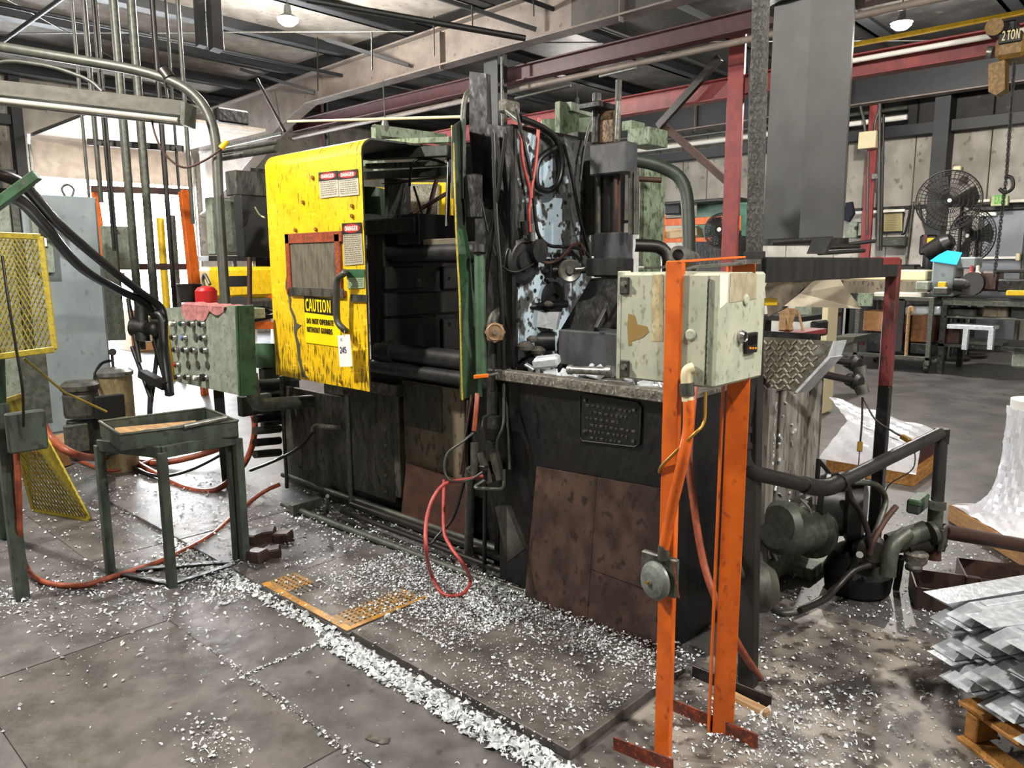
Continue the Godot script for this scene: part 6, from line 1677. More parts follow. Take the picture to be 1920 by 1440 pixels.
func back_aisle() -> void:
	var z := -12.0
	# wheeled cart
	var c := thing("steel_cart", "wheeled grey steel cart with cartons on its lower shelf", "cart", V(-3.5, 0, z))
	frame_table(c, 1606, 556, 1752, z, 1.0, 0.06, mats.pipe_grey, mats.conduit, 0.24)
	for p in [[1614, 0.05], [1745, 0.05]]:
		for zz in [z - 0.08, z - 0.9]:
			var q := oz(p[0], 560, z)
			part(c, "caster", G().cyl(V(q.x - 0.025, 0.075, zz), V(q.x + 0.025, 0.075, zz), 0.075, -1, 16), mats.rubber)
			part(c, "caster_fork", G().box(V(q.x - 0.05, 0.10, zz - 0.04), V(q.x + 0.05, 0.2, zz + 0.04)), mats.grime)
	part(c, "middle_post", G().box(oz(1680, 560, z), oz(1690, 660, z) + V(0, 0, -0.06)), mats.grime)
	one("carton", "pale orange cardboard carton on the left of the cart's lower shelf", "box", bz(1618, 584, 1698, 622, z - 0.1, 0.5, 0.01), mats.cardboard)
	one("shelf_crate", "dark crate under the pale carton on the cart", "crate", bz(1625, 624, 1700, 662, z - 0.1, 0.5, 0.01), mats.soot)
	one("wooden_box", "brown wooden box topped with foil on the right of the cart", "box", bz(1708, 590, 1748, 642, z - 0.1, 0.4, 0.01), mt("brown_wood", Color(0.42, 0.26, 0.10), Color(0.33, 0.20, 0.08), 0.7, 0.0, V(3, 3, 3)))
	one("foil_pack", "crumpled foil pack on top of the brown wooden box", "foil", G().obox(oz(1732, 581, z - 0.25), Basis.from_euler(V(0.05, 0.2, 0.03)), V(0.5, 0.12, 0.35), 0.05), mats.alu)
	one("box_plinth", "dark plinth under the brown wooden box", "crate", bz(1706, 644, 1748, 664, z - 0.1, 0.4, 0.01), mats.grime)
	one("long_tool_handle", "pale wooden handle with a hooked end standing by the brown wooden box", "handle", G().tube(sp([V(oz(1700, 650, z - 0.02).x, 0.24, z - 0.02), oz(1704, 590, z + 0.03), oz(1708, 576, z + 0.03), oz(1712, 584, z + 0.03)]), 0.025, 8), mats.wood)
	one("metal_sign_plate", "pale green plate standing on edge behind the beige hood flap", "plate", bz(1608, 550, 1636, 574, z + 0.02, 0.03), mats.pale_green)
	var tray := thing("long_tray", "long cream tray on the bench behind the red post", "tray", oz(1665, 522, z - 0.5))
	part(tray, "tray_shell", bz(1592, 506, 1738, 526, z - 0.4, 0.35, 0.02), mats.cream)
	part(tray, "tray_well", bz(1597, 505, 1733, 509, z - 0.43, 0.28, 0.005), mats.olive)
	one("board_stack", "flat dirty boards piled under the long cream tray", "boards", bz(1580, 526, 1740, 552, z - 0.4, 0.5, 0.01), mats.olive)
	one("cloth_sheet", "pale cloth spread over the cart top", "cloth", bz(1638, 549, 1728, 558, z - 0.05, 0.6, 0.01), mats.off_white)
	# right-hand work bench
	var b := thing("work_bench", "dark steel work bench cluttered with machines at the right edge", "bench", V(-2.6, 0, -12.5))
	frame_table(b, 1766, 560, 1990, -12.1, 1.2, 0.08, mats.grime, mats.grime, -0.45)
	part(b, "bench_rail", bz(1768, 565, 1990, 575, -12.08, 0.05), mats.pipe_grey)
	part(b, "bench_shelf", bz(1770, 596, 1990, 600, -12.1, 1.0), mats.pipe_grey)
	var st := thing("steel_stand", "small silver steel stool frame on the bench's lower shelf", "stand", oz(1830, 655, -12.0))
	for x in [1809, 1857]:
		part(st, "stand_leg", bz(x - 5, 616, x + 5, 656, -11.95, 0.1), mats.alu)
	part(st, "stand_top", bz(1775, 610, 1862, 618, -11.95, 0.4), mats.alu)
	one("parts_box", "rusty parts box at the left of the bench shelf", "box", bz(1762, 612, 1800, 645, -12.2, 0.5, 0.01), mats.rust)
	one("parts_tray", "long grey tray of parts on the bench's lower shelf", "tray", bz(1812, 640, 1880, 654, -12.2, 0.4, 0.01), mats.pipe_grey)
	for e in [[1775, 578, 1830, 598, "grime_soft", "dark grey bin at the left under the bench top"], [1842, 574, 1890, 598, "olive", "olive bin in the middle under the bench top"], [1895, 572, 1930, 600, "soot", "black bin at the right under the bench top"], [1897, 650, 1930, 690, "panel_grey", "grey tote on the floor under the bench"]]:
		one("storage_bin", e[5], "bin", bz(e[0], e[1], e[2], e[3], -12.3, 0.5, 0.02), mats[e[4]])
	var mc := thing("machine_cabinet", "pale grey machine cabinet with a blue sheet on top", "cabinet", oz(1770, 555, -12.2))
	part(mc, "cabinet_body", bz(1746, 488, 1790, 556, -12.15, 0.5, 0.02), mats.cabinet)
	part(mc, "cabinet_arm", bz(1790, 482, 1830, 504, -12.2, 0.4, 0.02), mats.cabinet)
	one("blue_sheet", "bright cyan plastic sheet laid over the grey machine cabinet", "sheet", G().prism([oz(1744, 490, -12.05), oz(1794, 497, -12.0), oz(1804, 475, -12.3), oz(1776, 471, -12.4), oz(1760, 479, -12.3)], V(0, 0.012, 0.0)), plain("cyan", Color(0.10, 0.66, 0.85), 0.5))
	var ds := thing("tape_dispenser", "small grey and yellow bench device beside the cyan sheet", "device", oz(1762, 552, -11.9))
	part(ds, "device_body", bz(1748, 538, 1778, 553, -11.9, 0.2, 0.02), mats.conduit)
	part(ds, "device_lever", bz(1758, 528, 1774, 540, -11.92, 0.06, 0.01), mats.yellow)
	one("bench_scale", "dark grey bench scale beside the grey machine cabinet", "device", bz(1716, 527, 1742, 545, -12.0, 0.3, 0.02), mats.panel_grey)
	var gr := thing("bench_grinder", "dark bench grinder with round wheels at the right of the cabinet", "grinder", oz(1808, 545, -12.1))
	part(gr, "grinder_body", G().cyl(oz(1790, 532, -12.1), oz(1826, 534, -12.1), 0.10, -1, 16), mats.grime)
	part(gr, "grinder_wheel", G().cyl(oz(1822, 532, -12.0), oz(1826, 532, -12.05), 0.16, -1, 20), mats.pipe)
	part(gr, "grinder_base", bz(1795, 540, 1822, 553, -12.1, 0.15), mats.soot)
	for e in [[1830, 505, "off_white", "white bottle standing on the bench by the grinder"], [1818, 512, "hose_red", "red-capped bottle standing on the bench behind the grinder"]]:
		var q := oz(e[0], 545, -12.15)
		one("spray_bottle", e[3], "bottle", G().lathe(q, V(0, 1, 0), [Vector2(0, 0), Vector2(0.06, 0), Vector2(0.065, 0.2), Vector2(0.025, 0.27), Vector2(0.025, 0.34), Vector2(0, 0.35)], 14), mats[e[2]])
	var lth := thing("small_lathe", "long black lathe-like machine lying along the bench at the right edge", "lathe", oz(1880, 545, -12.2))
	part(lth, "bed", bz(1868, 524, 1990, 548, -12.1, 0.4, 0.02), mats.soot)
	part(lth, "headstock", bz(1838, 508, 1872, 546, -12.15, 0.35, 0.03), mats.rust_plate)
	part(lth, "tool_post", bz(1866, 505, 1990, 512, -12.1, 0.3, 0.02), mats.pipe)
	one("yellow_bin", "yellow bin on the bench at the right edge of the picture", "bin", bz(1886, 545, 1960, 555, -11.95, 0.3, 0.01), mats.yellow)
	# clutter on the bench by the wall
	var rear := thing("rear_bench", "low rear bench along the back wall, covered in odds and ends", "bench", V(-4.5, 0, -15.2))
	frame_table(rear, 1575, 522, 1800, -15.0, 0.5, 0.08, mats.grime, mats.olive, 0.0)
	part(rear, "back_panel", G().box(V(oz(1575, 522, -15.0).x, 0.05, -15.42), V(oz(1800, 522, -15.0).x, 1.24, -15.46)), mats.soot)
	one("black_tub", "black plastic tub on the rear bench, right of the red post", "tub", bz(1684, 496, 1716, 520, -15.05, 0.35, 0.02), mats.black)
	for i in 12:
		var x := 1585.0 + i * 12.5
		var h := rng.randf_range(8, 22)
		var cl = ["steel", "pipe", "olive", "rust", "off_white", "grime_soft"][i % 6]
		one("bench_part", "%s machine part on the rear bench, number %s from the left" % [["bright", "dark", "olive", "rusty", "white", "grey"][i % 6], ["one", "two", "three", "four", "five", "six", "seven", "eight", "nine", "ten", "eleven", "twelve"][i]], "machine part", G().cyl(V(oz(x, 510, -15.2).x, 1.31, -15.2), V(oz(x, 510, -15.2).x, 1.31 + h * 0.013, -15.2), rng.randf_range(0.05, 0.1), -1, 10), mats[cl], "machine parts on the rear bench")
	# poster, shelf, grey boxes on the wall
	var bo := thing("notice_board", "yellowed notice board on the white back wall", "board", oz(1675, 410, -15.9))
	part(bo, "board_frame", bz(1655, 388, 1694, 436, -15.9, 0.03), mats.grime)
	card(bo, "notice_sheet", [oz(1657, 434, -15.88), oz(1692, 433, -15.88), oz(1692, 392, -15.88), oz(1658, 392, -15.88)], printed("notice", fine_print(100, 120, Color(0.62, 0.58, 0.40), Color(0.45, 0.42, 0.30), 12, 31)), V(0, 0, 0.004))
	one("wall_rail", "white horizontal rail fixed on the wall over the notice board", "rail", bz(1600, 394, 1696, 399, -15.8, 0.05), mats.white)
	var gb := [[1585, 416, 1606, 446, "left grey switch box on the back wall beside the red post"], [1609, 418, 1628, 442, "right grey switch box on the back wall beside the red post"]]
	for e in gb:
		var s := thing("switch_box", e[4], "switch box", oz((e[0] + e[2]) / 2, e[3], -15.7))
		part(s, "box_body", bz(e[0], e[1], e[2], e[3], -15.7, 0.25, 0.01), mats.panel_grey)
		part(s, "switch_lever", bz(e[2] - 4, e[1] + 8, e[2] + 1, e[1] + 14, -15.66, 0.05), mats.black)
	one("hanging_jacket", "dark blue jacket hanging on the back wall left of the red post", "jacket", G().prism([oz(1578, 412, -15.6), oz(1586, 380, -15.6), oz(1596, 378, -15.6), oz(1600, 400, -15.6), oz(1590, 416, -15.6)], V(0, 0, -0.12)), plain("navy", Color(0.05, 0.06, 0.12), 0.9))
	one("wall_radiator", "grey box heater mounted on the wall under the notice board", "heater", bz(1646, 444, 1698, 462, -15.7, 0.25, 0.02), mats.pipe_grey)
	var ol := thing("oil_dispenser", "red and black wall dispenser with a yellow label", "dispenser", oz(1740, 470, -15.0))
	part(ol, "dispenser_body", bz(1723, 440, 1756, 478, -15.0, 0.3, 0.03), mats.soot)
	part(ol, "dispenser_label", bz(1738, 446, 1752, 458, -14.98, 0.03), mats.yellow)
	part(ol, "dispenser_side", bz(1730, 440, 1738, 474, -14.98, 0.05), mats.maroon)
	part(ol, "dispenser_stand", bz(1734, 478, 1740, 530, -15.0, 0.06), mats.soot)
	for e in [[[1722, 380], [1752, 430], "thin wire drooping on the white wall left of the fans"], [[1708, 385], [1690, 440], "thin wire slanting on the white wall by the notice board"]]:
		var q0 := oz(e[0][0], e[0][1], -15.8)
		var q1 := oz(e[1][0], e[1][1], -15.8)
		one("wall_wire", e[2], "wire", G().tube(sp([q0, q0.lerp(q1, 0.5) + V(0, -0.2, 0), q1]), 0.02, 6), mats.black)
	one("wall_conduit", "grey conduit on the white wall by the notice board", "conduit", G().cyl(oz(1700, 485, -15.85), oz(1712, 378, -15.85), 0.03, -1, 8), mats.pipe_grey)
	# door with panic bar, exit sign
	var d := struct("door_2", bz(1836, 396, 1915, 640, -15.92, 0.06, 0.01), mt("door_grey", Color(0.48, 0.50, 0.53), Color(0.43, 0.45, 0.48), 0.5, 0.0, V(0.5, 0.5, 0.5)))
	part(d, "door_frame", bz(1826, 384, 1836, 640, -15.9, 0.1, 0.01), mats.grime_soft)
	part(d, "door_frame", bz(1912, 384, 1920, 640, -15.9, 0.1, 0.01), mats.grime_soft)
	part(d, "door_frame", bz(1826, 382, 1930, 394, -15.88, 0.1, 0.01), mats.soot)
	part(d, "door_closer", bz(1836, 398, 1868, 405, -15.84, 0.08, 0.01), mats.white)
	part(d, "panic_bar", bz(1829, 481, 1910, 486, -15.8, 0.1, 0.01), mats.white)
	part(d, "bar_end", bz(1904, 475, 1912, 489, -15.78, 0.12, 0.01), mats.cream)
	var ex := thing("exit_sign", "pale green exit sign above the grey door", "sign", oz(1872, 385, -15.7))
	part(ex, "sign_case", bz(1858, 367, 1890, 386, -15.6, 0.12, 0.01), mt("sign_case", Color(0.62, 0.66, 0.46), Color(0.56, 0.60, 0.42), 0.5))
	words(ex, "lettering", "EXIT", oz(1864, 382, -15.59), V(1, 0, 0), Vector3.UP, 0.15, plain("exit_green", Color(0.18, 0.62, 0.12)), oz(1884, 382, -15.59).x - oz(1864, 382, -15.59).x)
	one("high_tube_light", "white strip on the wall over the exit door", "strip", bz(1825, 374, 1856, 379, -15.7, 0.06), mats.off_white)
	one("high_tube_light", "white strip on the wall right of the exit sign", "strip", bz(1892, 374, 1925, 379, -15.7, 0.06), mats.off_white)
	# fans
	var f1 := oz(1779, 376, -13.6)
	fan("wall_fan", "large black caged fan, the upper one of two by the exit door", f1, 0.46, V(0.35, -0.05, 1), V(f1.x + 0.1, 0, f1.z - 0.42))
	var f2 := oz(1822, 442, -14.2)
	fan("wall_fan", "black caged fan, the lower one standing before the grey door", f2, 0.42, V(-0.5, 0, 1), V(f2.x, 0, f2.z - 0.4))
	one("fan_motor_drum", "grey drum-shaped motor on the pole under the upper fan", "motor", G().lathe(oz(1762, 462, -13.4), V(1, 0.6, 0.2), [Vector2(0, -0.2), Vector2(0.14, -0.2), Vector2(0.16, 0.1), Vector2(0.1, 0.2), Vector2(0, 0.2)], 16), mats.steel_dark)
	one("pole_box", "cream box with a spotlight on the black wall post above the fans", "box", bz(1786, 311, 1802, 321, -15.4, 0.2, 0.02), mats.cream)
	# behind the machine: green bench with orange rails, old wall fan
	var gb2 := thing("orange_rack", "green machine behind orange guard rails, beyond the dark green pipe", "rack", oz(1310, 560, -11.0))
	part(gb2, "rack_rail", bz(1232, 408, 1376, 421, -10.6, 0.08), mats.orange)
	part(gb2, "rack_rail", bz(1232, 446, 1345, 454, -10.6, 0.08), mats.orange)
	part(gb2, "rack_post", bz(1232, 405, 1239, 640, -10.65, 0.1), mats.orange)
	part(gb2, "rack_post", bz(1372, 405, 1379, 640, -10.65, 0.1), mats.orange)
	part(gb2, "machine_body", bz(1304, 380, 1380, 446, -11.4, 0.8, 0.03), mats.machine_green)
	part(gb2, "machine_stand", bz(1300, 446, 1380, 640, -11.5, 0.7, 0.03), mats.grime)
	one("shelf_bag", "pale sack lying on the rack behind orange rails", "sack", G().obox(oz(1272, 440, -11.0), Basis.from_euler(V(0, 0.2, 0.1)), V(0.7, 0.2, 0.4), 0.08), mats.cream)
	one("shelf_box", "black box on the shelf above the orange rails", "box", bz(1246, 378, 1275, 402, -11.2, 0.4, 0.02), mats.black)
	one("long_shelf", "long dark shelf above the green machine, by the red column", "shelf", bz(1238, 374, 1382, 380, -11.0, 0.5, 0.01), mats.soot)
	var f3 := oz(1352, 432, -10.0)
	fan("wall_fan", "old brown caged fan on the red column beside the orange rails", f3, 0.24, V(0.2, 0.1, 1), V(f3.x + 0.12, 0.0, f3.z - 0.32))
	# small stand with scrap wood behind the furnace
	var sw := thing("scrap_bin", "flat red tray of wood scrap behind the tread-plate spout", "bin", dp(1480, 640, 6.0))
	part(sw, "tray_floor", G().box(dp(1462, 632, 6.0), dp(1515, 622, 6.0) + V(0, 0, -0.4)), mats.red_steel)
	part(sw, "tray_stand", G().box(dp(1470, 760, 6.1), dp(1505, 632, 6.1) + V(0, 0, -0.3)), mats.grime)
	for e in [[[1466, 620], [1468, 575], 0.05, "leftmost"], [[1474, 620], [1486, 580], 0.06, "second"], [[1482, 620], [1472, 578], 0.05, "third"], [[1506, 622], [1496, 582], 0.02, "rightmost thin"]]:
		one("wood_scrap", "%s piece of split wood sticking up from the red tray" % e[3], "wood", G().bar(dp(e[0][0], e[0][1], 6.05), dp(e[1][0], e[1][1], 6.1), e[2], e[2] * 0.6), mats.wood, "wood scraps in the red tray")
	var pp := thing("steel_post_stand", "pale grey bench post seen under the hood flap", "post", dp(1548, 640, 8.0))
	part(pp, "post_body", G().box(dp(1541, 776, 8.0), dp(1555, 575, 8.0) + V(0, 0, -0.1)), mats.cream)
	one("gear_motor", "small black gear motor on the table behind the furnace", "motor", G().box(dp(1516, 632, 7.5), dp(1540, 602, 7.5) + V(0, 0, -0.2), 0.02), mats.soot)
	var tb := thing("low_table", "low table with grey panels behind the furnace hood", "table", dp(1570, 660, 9.0))
	part(tb, "table_top", G().box(dp(1420, 600, 9.5), dp(1536, 590, 9.5) + V(0, 0, -0.8)), mats.grime)
	part(tb, "table_panel", G().box(dp(1490, 590, 9.6), dp(1535, 572, 9.6) + V(0, 0, -0.3)), mats.panel_grey)
	part(tb, "table_leg", G().box(dp(1428, 733, 9.5), dp(1434, 600, 9.5) + V(0, 0, -0.06)), mats.grime)
	part(tb, "table_leg", G().box(dp(1528, 733, 9.5), dp(1534, 600, 9.5) + V(0, 0, -0.06)), mats.grime)
	one("floor_chute", "grey sheet metal chute on the floor behind the furnace", "chute", G().prism([dp(1560, 655, 9.0), dp(1600, 640, 9.0), dp(1602, 632, 9.0), dp(1556, 632, 9.0)], V(0, 0, -0.6)), mats.pipe_grey)


func ibeam(a: Vector3, b: Vector3, h: float, w: float, th: float) -> Geo:
	var g := G()
	g.bar(a, b, th, h)
	g.bar(a + V(0, h / 2, 0), b + V(0, h / 2, 0), w, th)
	g.bar(a - V(0, h / 2, 0), b - V(0, h / 2, 0), w, th)
	return g


func overhead() -> void:
	# crane runway beams along the building
	var z := -9.6
	var a := oz(990, 216, z)
	var b := oz(1863, 100, z)
	var y := (oz(1387, 163, z).y)
	one("crane_beam", "red crane runway beam running behind the duct towards the chain hoist", "beam", ibeam(V(-13.0, y, z), V(1.0, y, z), 0.24, 0.18, 0.02), mats.red_steel)
	one("crane_rail", "thin yellow conductor rail on top of the red crane beam", "rail", G().bar(V(-4.3, y + 0.22, z + 0.12), V(1.0, y + 0.22, z + 0.12), 0.04, 0.05), mats.yellow)
	one("crane_rail", "pale pipe alongside the web of the red crane beam", "pipe", G().cyl(V(-4.0, y + 0.04, z + 0.14), V(1.0, y + 0.04, z + 0.14), 0.03, -1, 8), mats.white)
	var z2 := -8.6
	var y2: float = oz(870, 164, z2).y
	one("crane_beam", "maroon crane beam just below the tapered rafter", "beam", ibeam(V(-14.0, y2, z2), V(0.5, y2, z2), 0.2, 0.18, 0.02), mats.maroon)
	one("long_pipe", "dull pipe running below the maroon crane beam", "pipe", G().cyl(V(-14.0, y2 - 0.2, z2), V(-1.0, y2 - 0.2, z2), 0.04, -1, 12), mats.rafter)
	# red columns with braces
	var c1 := oz(1390, 300, -9.6)
	var rc := thing("red_column", "tall red steel column with diagonal braces beside the black duct", "column", V(c1.x, 0, -9.4))
	part(rc, "column_shaft", G().box(V(c1.x - 0.11, 0, -9.35), V(c1.x + 0.11, y + 0.75, -9.40)).box(V(c1.x - 0.015, 0, -9.4), V(c1.x + 0.015, y + 0.75, -9.52)), mats.red_steel)
	part(rc, "brace", G().bar(oz(1376, 352, -9.5), oz(1236, 228, -9.5), 0.07, 0.09), mats.rust)
	part(rc, "brace", G().bar(oz(1234, 238, -9.4), oz(1350, 108, -9.4), 0.07, 0.10), mats.pipe)
	part(rc, "column_cable", G().cyl(oz(1404, 520, -9.3), oz(1408, 100, -9.3), 0.03, -1, 8), mats.soot)
	var zc := -15.56
	var c2 := oz(1633, 300, zc)
	var rc2 := thing("red_column", "red steel column with conduits and a cream box, right of the duct", "column", V(c2.x, 0, -9.5))
	part(rc2, "column_shaft", G().box(V(c2.x - 0.09, 0, zc), V(c2.x + 0.09, oz(1640, 165, zc).y, zc - 0.06)), mats.red_steel)
	part(rc2, "brace", G().bar(oz(1578, 208, zc), oz(1612, 175, zc), 0.05, 0.05), mats.rust)
	for e in [[1647, 470, 1650, 175, 0.02, "conduit"], [1652, 470, 1657, 215, 0.015, "pipe"], [1626, 440, 1628, 285, 0.015, "conduit"]]:
		part(rc2, "column_conduit", G().cyl(oz(e[0], e[1], zc + 0.1), oz(e[2], e[3], zc + 0.1), e[4] * 1.5, -1, 8), mats[e[5]])
	part(rc2, "column_conduit", G().tube(sp([oz(1622, 246, zc + 0.1), oz(1620, 225, zc + 0.1), oz(1614, 200, zc + 0.1), oz(1616, 175, zc + 0.1)]), 0.025, 8), mats.conduit)
	part(rc2, "column_conduit", G().tube(sp([oz(1640, 246, zc + 0.1), oz(1642, 225, zc + 0.1), oz(1648, 205, zc + 0.1), oz(1650, 168, zc + 0.1)]), 0.025, 8), mats.conduit)
	part(rc2, "pull_box", bz(1609, 246, 1642, 278, zc + 0.2, 0.16, 0.01), mats.cream, "square cream pull box")
	part(rc2, "column_clamp", bz(1634, 325, 1646, 336, zc + 0.12, 0.1, 0.01), mats.steel)
	var pc := thing("maroon_post", "slim maroon post above the yellow door under the maroon beam", "column", oz(603, 300, -9.0))
	part(pc, "post_shaft", G().bar(V(oz(603, 240, -9.0).x, 0, -9.0), oz(603, 190, -9.0), 0.12, 0.12, V(1, 0, 0)), mats.maroon)
	part(pc, "post_pipe", G().cyl(V(oz(611, 240, -9.0).x, 0, -8.95), oz(611, 190, -8.95), 0.05, -1, 10), mats.soot)
	var bcol := thing("building_column", "dark building column rising behind the platen's upright plate", "column", oz(925, 300, -8.3))
	part(bcol, "column_shaft", G().box(V(oz(912, 200, -8.3).x, 0, -8.25), V(oz(938, 200, -8.3).x, 4.6, -8.45)), mats.purlin)
	part(bcol, "column_pipe", G().cyl(V(oz(942, 200, -8.2).x, 0, -8.2), V(oz(942, 200, -8.2).x, 4.6, -8.2), 0.025, -1, 8), mats.pipe_grey)
	for e in [[[966, 185], [1070, 160], "left one of two pale conduits under the dark roof beyond the cylinder"], [[1125, 143], [1193, 127], "right one of two pale conduits under the dark roof beyond the cylinder"]]:
		one("ceiling_conduit", e[2], "conduit", G().cyl(dp(e[0][0], e[0][1], 9.5), dp(e[1][0], e[1][1], 9.0), 0.02, -1, 8), mats.conduit)
	one("guard_rod", "pale yellow rod spanning from the door top to the sliding guard", "rod", G().cyl(dp(540, 228, 5.6), dp(868, 219, 4.2), 0.009, -1, 8), mats.cream)
	var hk := thing("balance_hook", "grey chain fall hanging over the green beam behind the door", "hook", dp(722, 240, 5.0))
	part(hk, "hook_body", G().lathe(dp(722, 252, 5.0), V(0, 1, 0), [Vector2(0, 0), Vector2(0.02, 0.01), Vector2(0.03, 0.05), Vector2(0.02, 0.085), Vector2(0, 0.09)], 10), mats.steel)
	part(hk, "hook_cable", G().cyl(dp(722, 230, 5.0), dp(718, 150, 5.2), 0.004, -1, 6), mats.pipe_grey)
	for e in [[[482, 148], [534, 246], "black pole hung slantwise below the tapered rafter"], [[516, 172], [526, 232], "thin black wire beside the slanting pole below the rafter"]]:
		one("hung_pole", e[2], "pole", G().cyl(dp(e[0][0], e[0][1], 7.5), dp(e[1][0], e[1][1], 7.0), 0.014 if e[2].begins_with("black") else 0.006, -1, 8), mats.black)
	one("sprinkler_drop", "black pipe crossing in front of the tapered rafter", "pipe", G().cyl(dp(575, 0, 7.0), dp(985, 72, 7.4), 0.03, -1, 10), mats.black)
	for q in [[813, 30, 105, "third"], [697, 60, 131, "second"], [595, 70, 170, "first"], [885, 10, 48, "fourth"], [1000, -5, 30, "fifth"]]:
		one("hanger_rod", "%s thin hanger rod from the left before the tapered rafter" % q[3], "rod", G().cyl(dp(q[0], q[1], 8.5), dp(q[0] + 1, q[2], 8.5), 0.008, -1, 6), mats.grime, "thin hanger rods before the rafter")
	for e in [[373, 0, 378, 88, 0.05, "left one of two black drop ducts near the roof above the fixture"], [400, 0, 406, 95, 0.065, "right one of two black drop ducts near the roof above the fixture"]]:
		one("drop_duct", e[5], "duct", G().bar(dp(e[0], e[1], 9.0), dp(e[2], e[3], 9.0), e[4] * 2, e[4] * 2), mats.purlin)
	one("ceiling_heater", "small dark unit heater hung beside the bright roll-up door", "heater", G().box(dp(400, 230, 9.5), dp(432, 203, 9.5) + V(0, 0, -0.25), 0.02), mats.grime)
	# hoist
	var hz := -9.0
	var h := thing("chain_hoist", "dirty yellow two ton electric chain hoist on the crane beam", "hoist", oz(1890, 130, hz))
	part(h, "hoist_motor", bz(1866, 62, 1924, 108, hz, 0.4, 0.04), mt("hoist", Color(0.50, 0.38, 0.16), Color(0.36, 0.27, 0.12), 0.5, 0.0, V(4, 4, 4), 0.6, Color(0.2, 0.16, 0.1), 109))
	part(h, "capacity_band", bz(1872, 60, 1916, 80, hz + 0.02, 0.06, 0.01), mats.black)
	words(h, "lettering", "2 TON", oz(1878, 77, hz + 0.025), V(1, 0, 0), Vector3.UP, 0.09, plain("hoist_letter", Color(0.72, 0.67, 0.5)), oz(1911, 77, hz).x - oz(1878, 77, hz).x)
	part(h, "end_bell", G().cyl(oz(1864, 50, hz - 0.1), oz(1864, 50, hz + 0.0), 0.08, -1, 20), mats.hoist)
	part(h, "chain_bag", G().prism([oz(1853, 120, hz), oz(1853, 172, hz), oz(1868, 178, hz), oz(1884, 168, hz), oz(1884, 112, hz)], V(0, 0, -0.2)), mats.hoist)
	part(h, "trolley", bz(1850, 40, 1905, 62, hz - 0.15, 0.2, 0.02), mats.soot)
	part(h, "trolley_wheel", G().cyl(oz(1852, 98, hz - 0.2), oz(1862, 98, hz - 0.2), 0.06, -1, 14), mats.steel)
	var ch := G()
	var top := oz(1902, 118, hz)
	var end := oz(1864, 520, hz)
	var midp := oz(1887, 330, hz)
	var n := 72
	for i in n:
		var u := float(i) / n
		var p := top.lerp(midp, u / 0.55) if u < 0.55 else midp.lerp(end, (u - 0.55) / 0.45)
		var ring := PackedVector3Array()
		for k in 9:
			var an := TAU * k / 8
			var o := V(cos(an) * 0.014, sin(an) * 0.03, 0)
			if i % 2:
				o = V(0, o.y, o.x)
			ring.append(p + o)
		ch.tube(ring, 0.005, 5)
	part(h, "load_chain", ch, mats.steel_dark, "long steel load chain")
	part(h, "chain_hook", G().tube(sp([midp, midp + V(0.05, -0.03, 0), midp + V(0.06, -0.12, 0), midp + V(0, -0.16, 0), midp + V(-0.05, -0.12, 0)]), 0.018, 8), mats.grime)


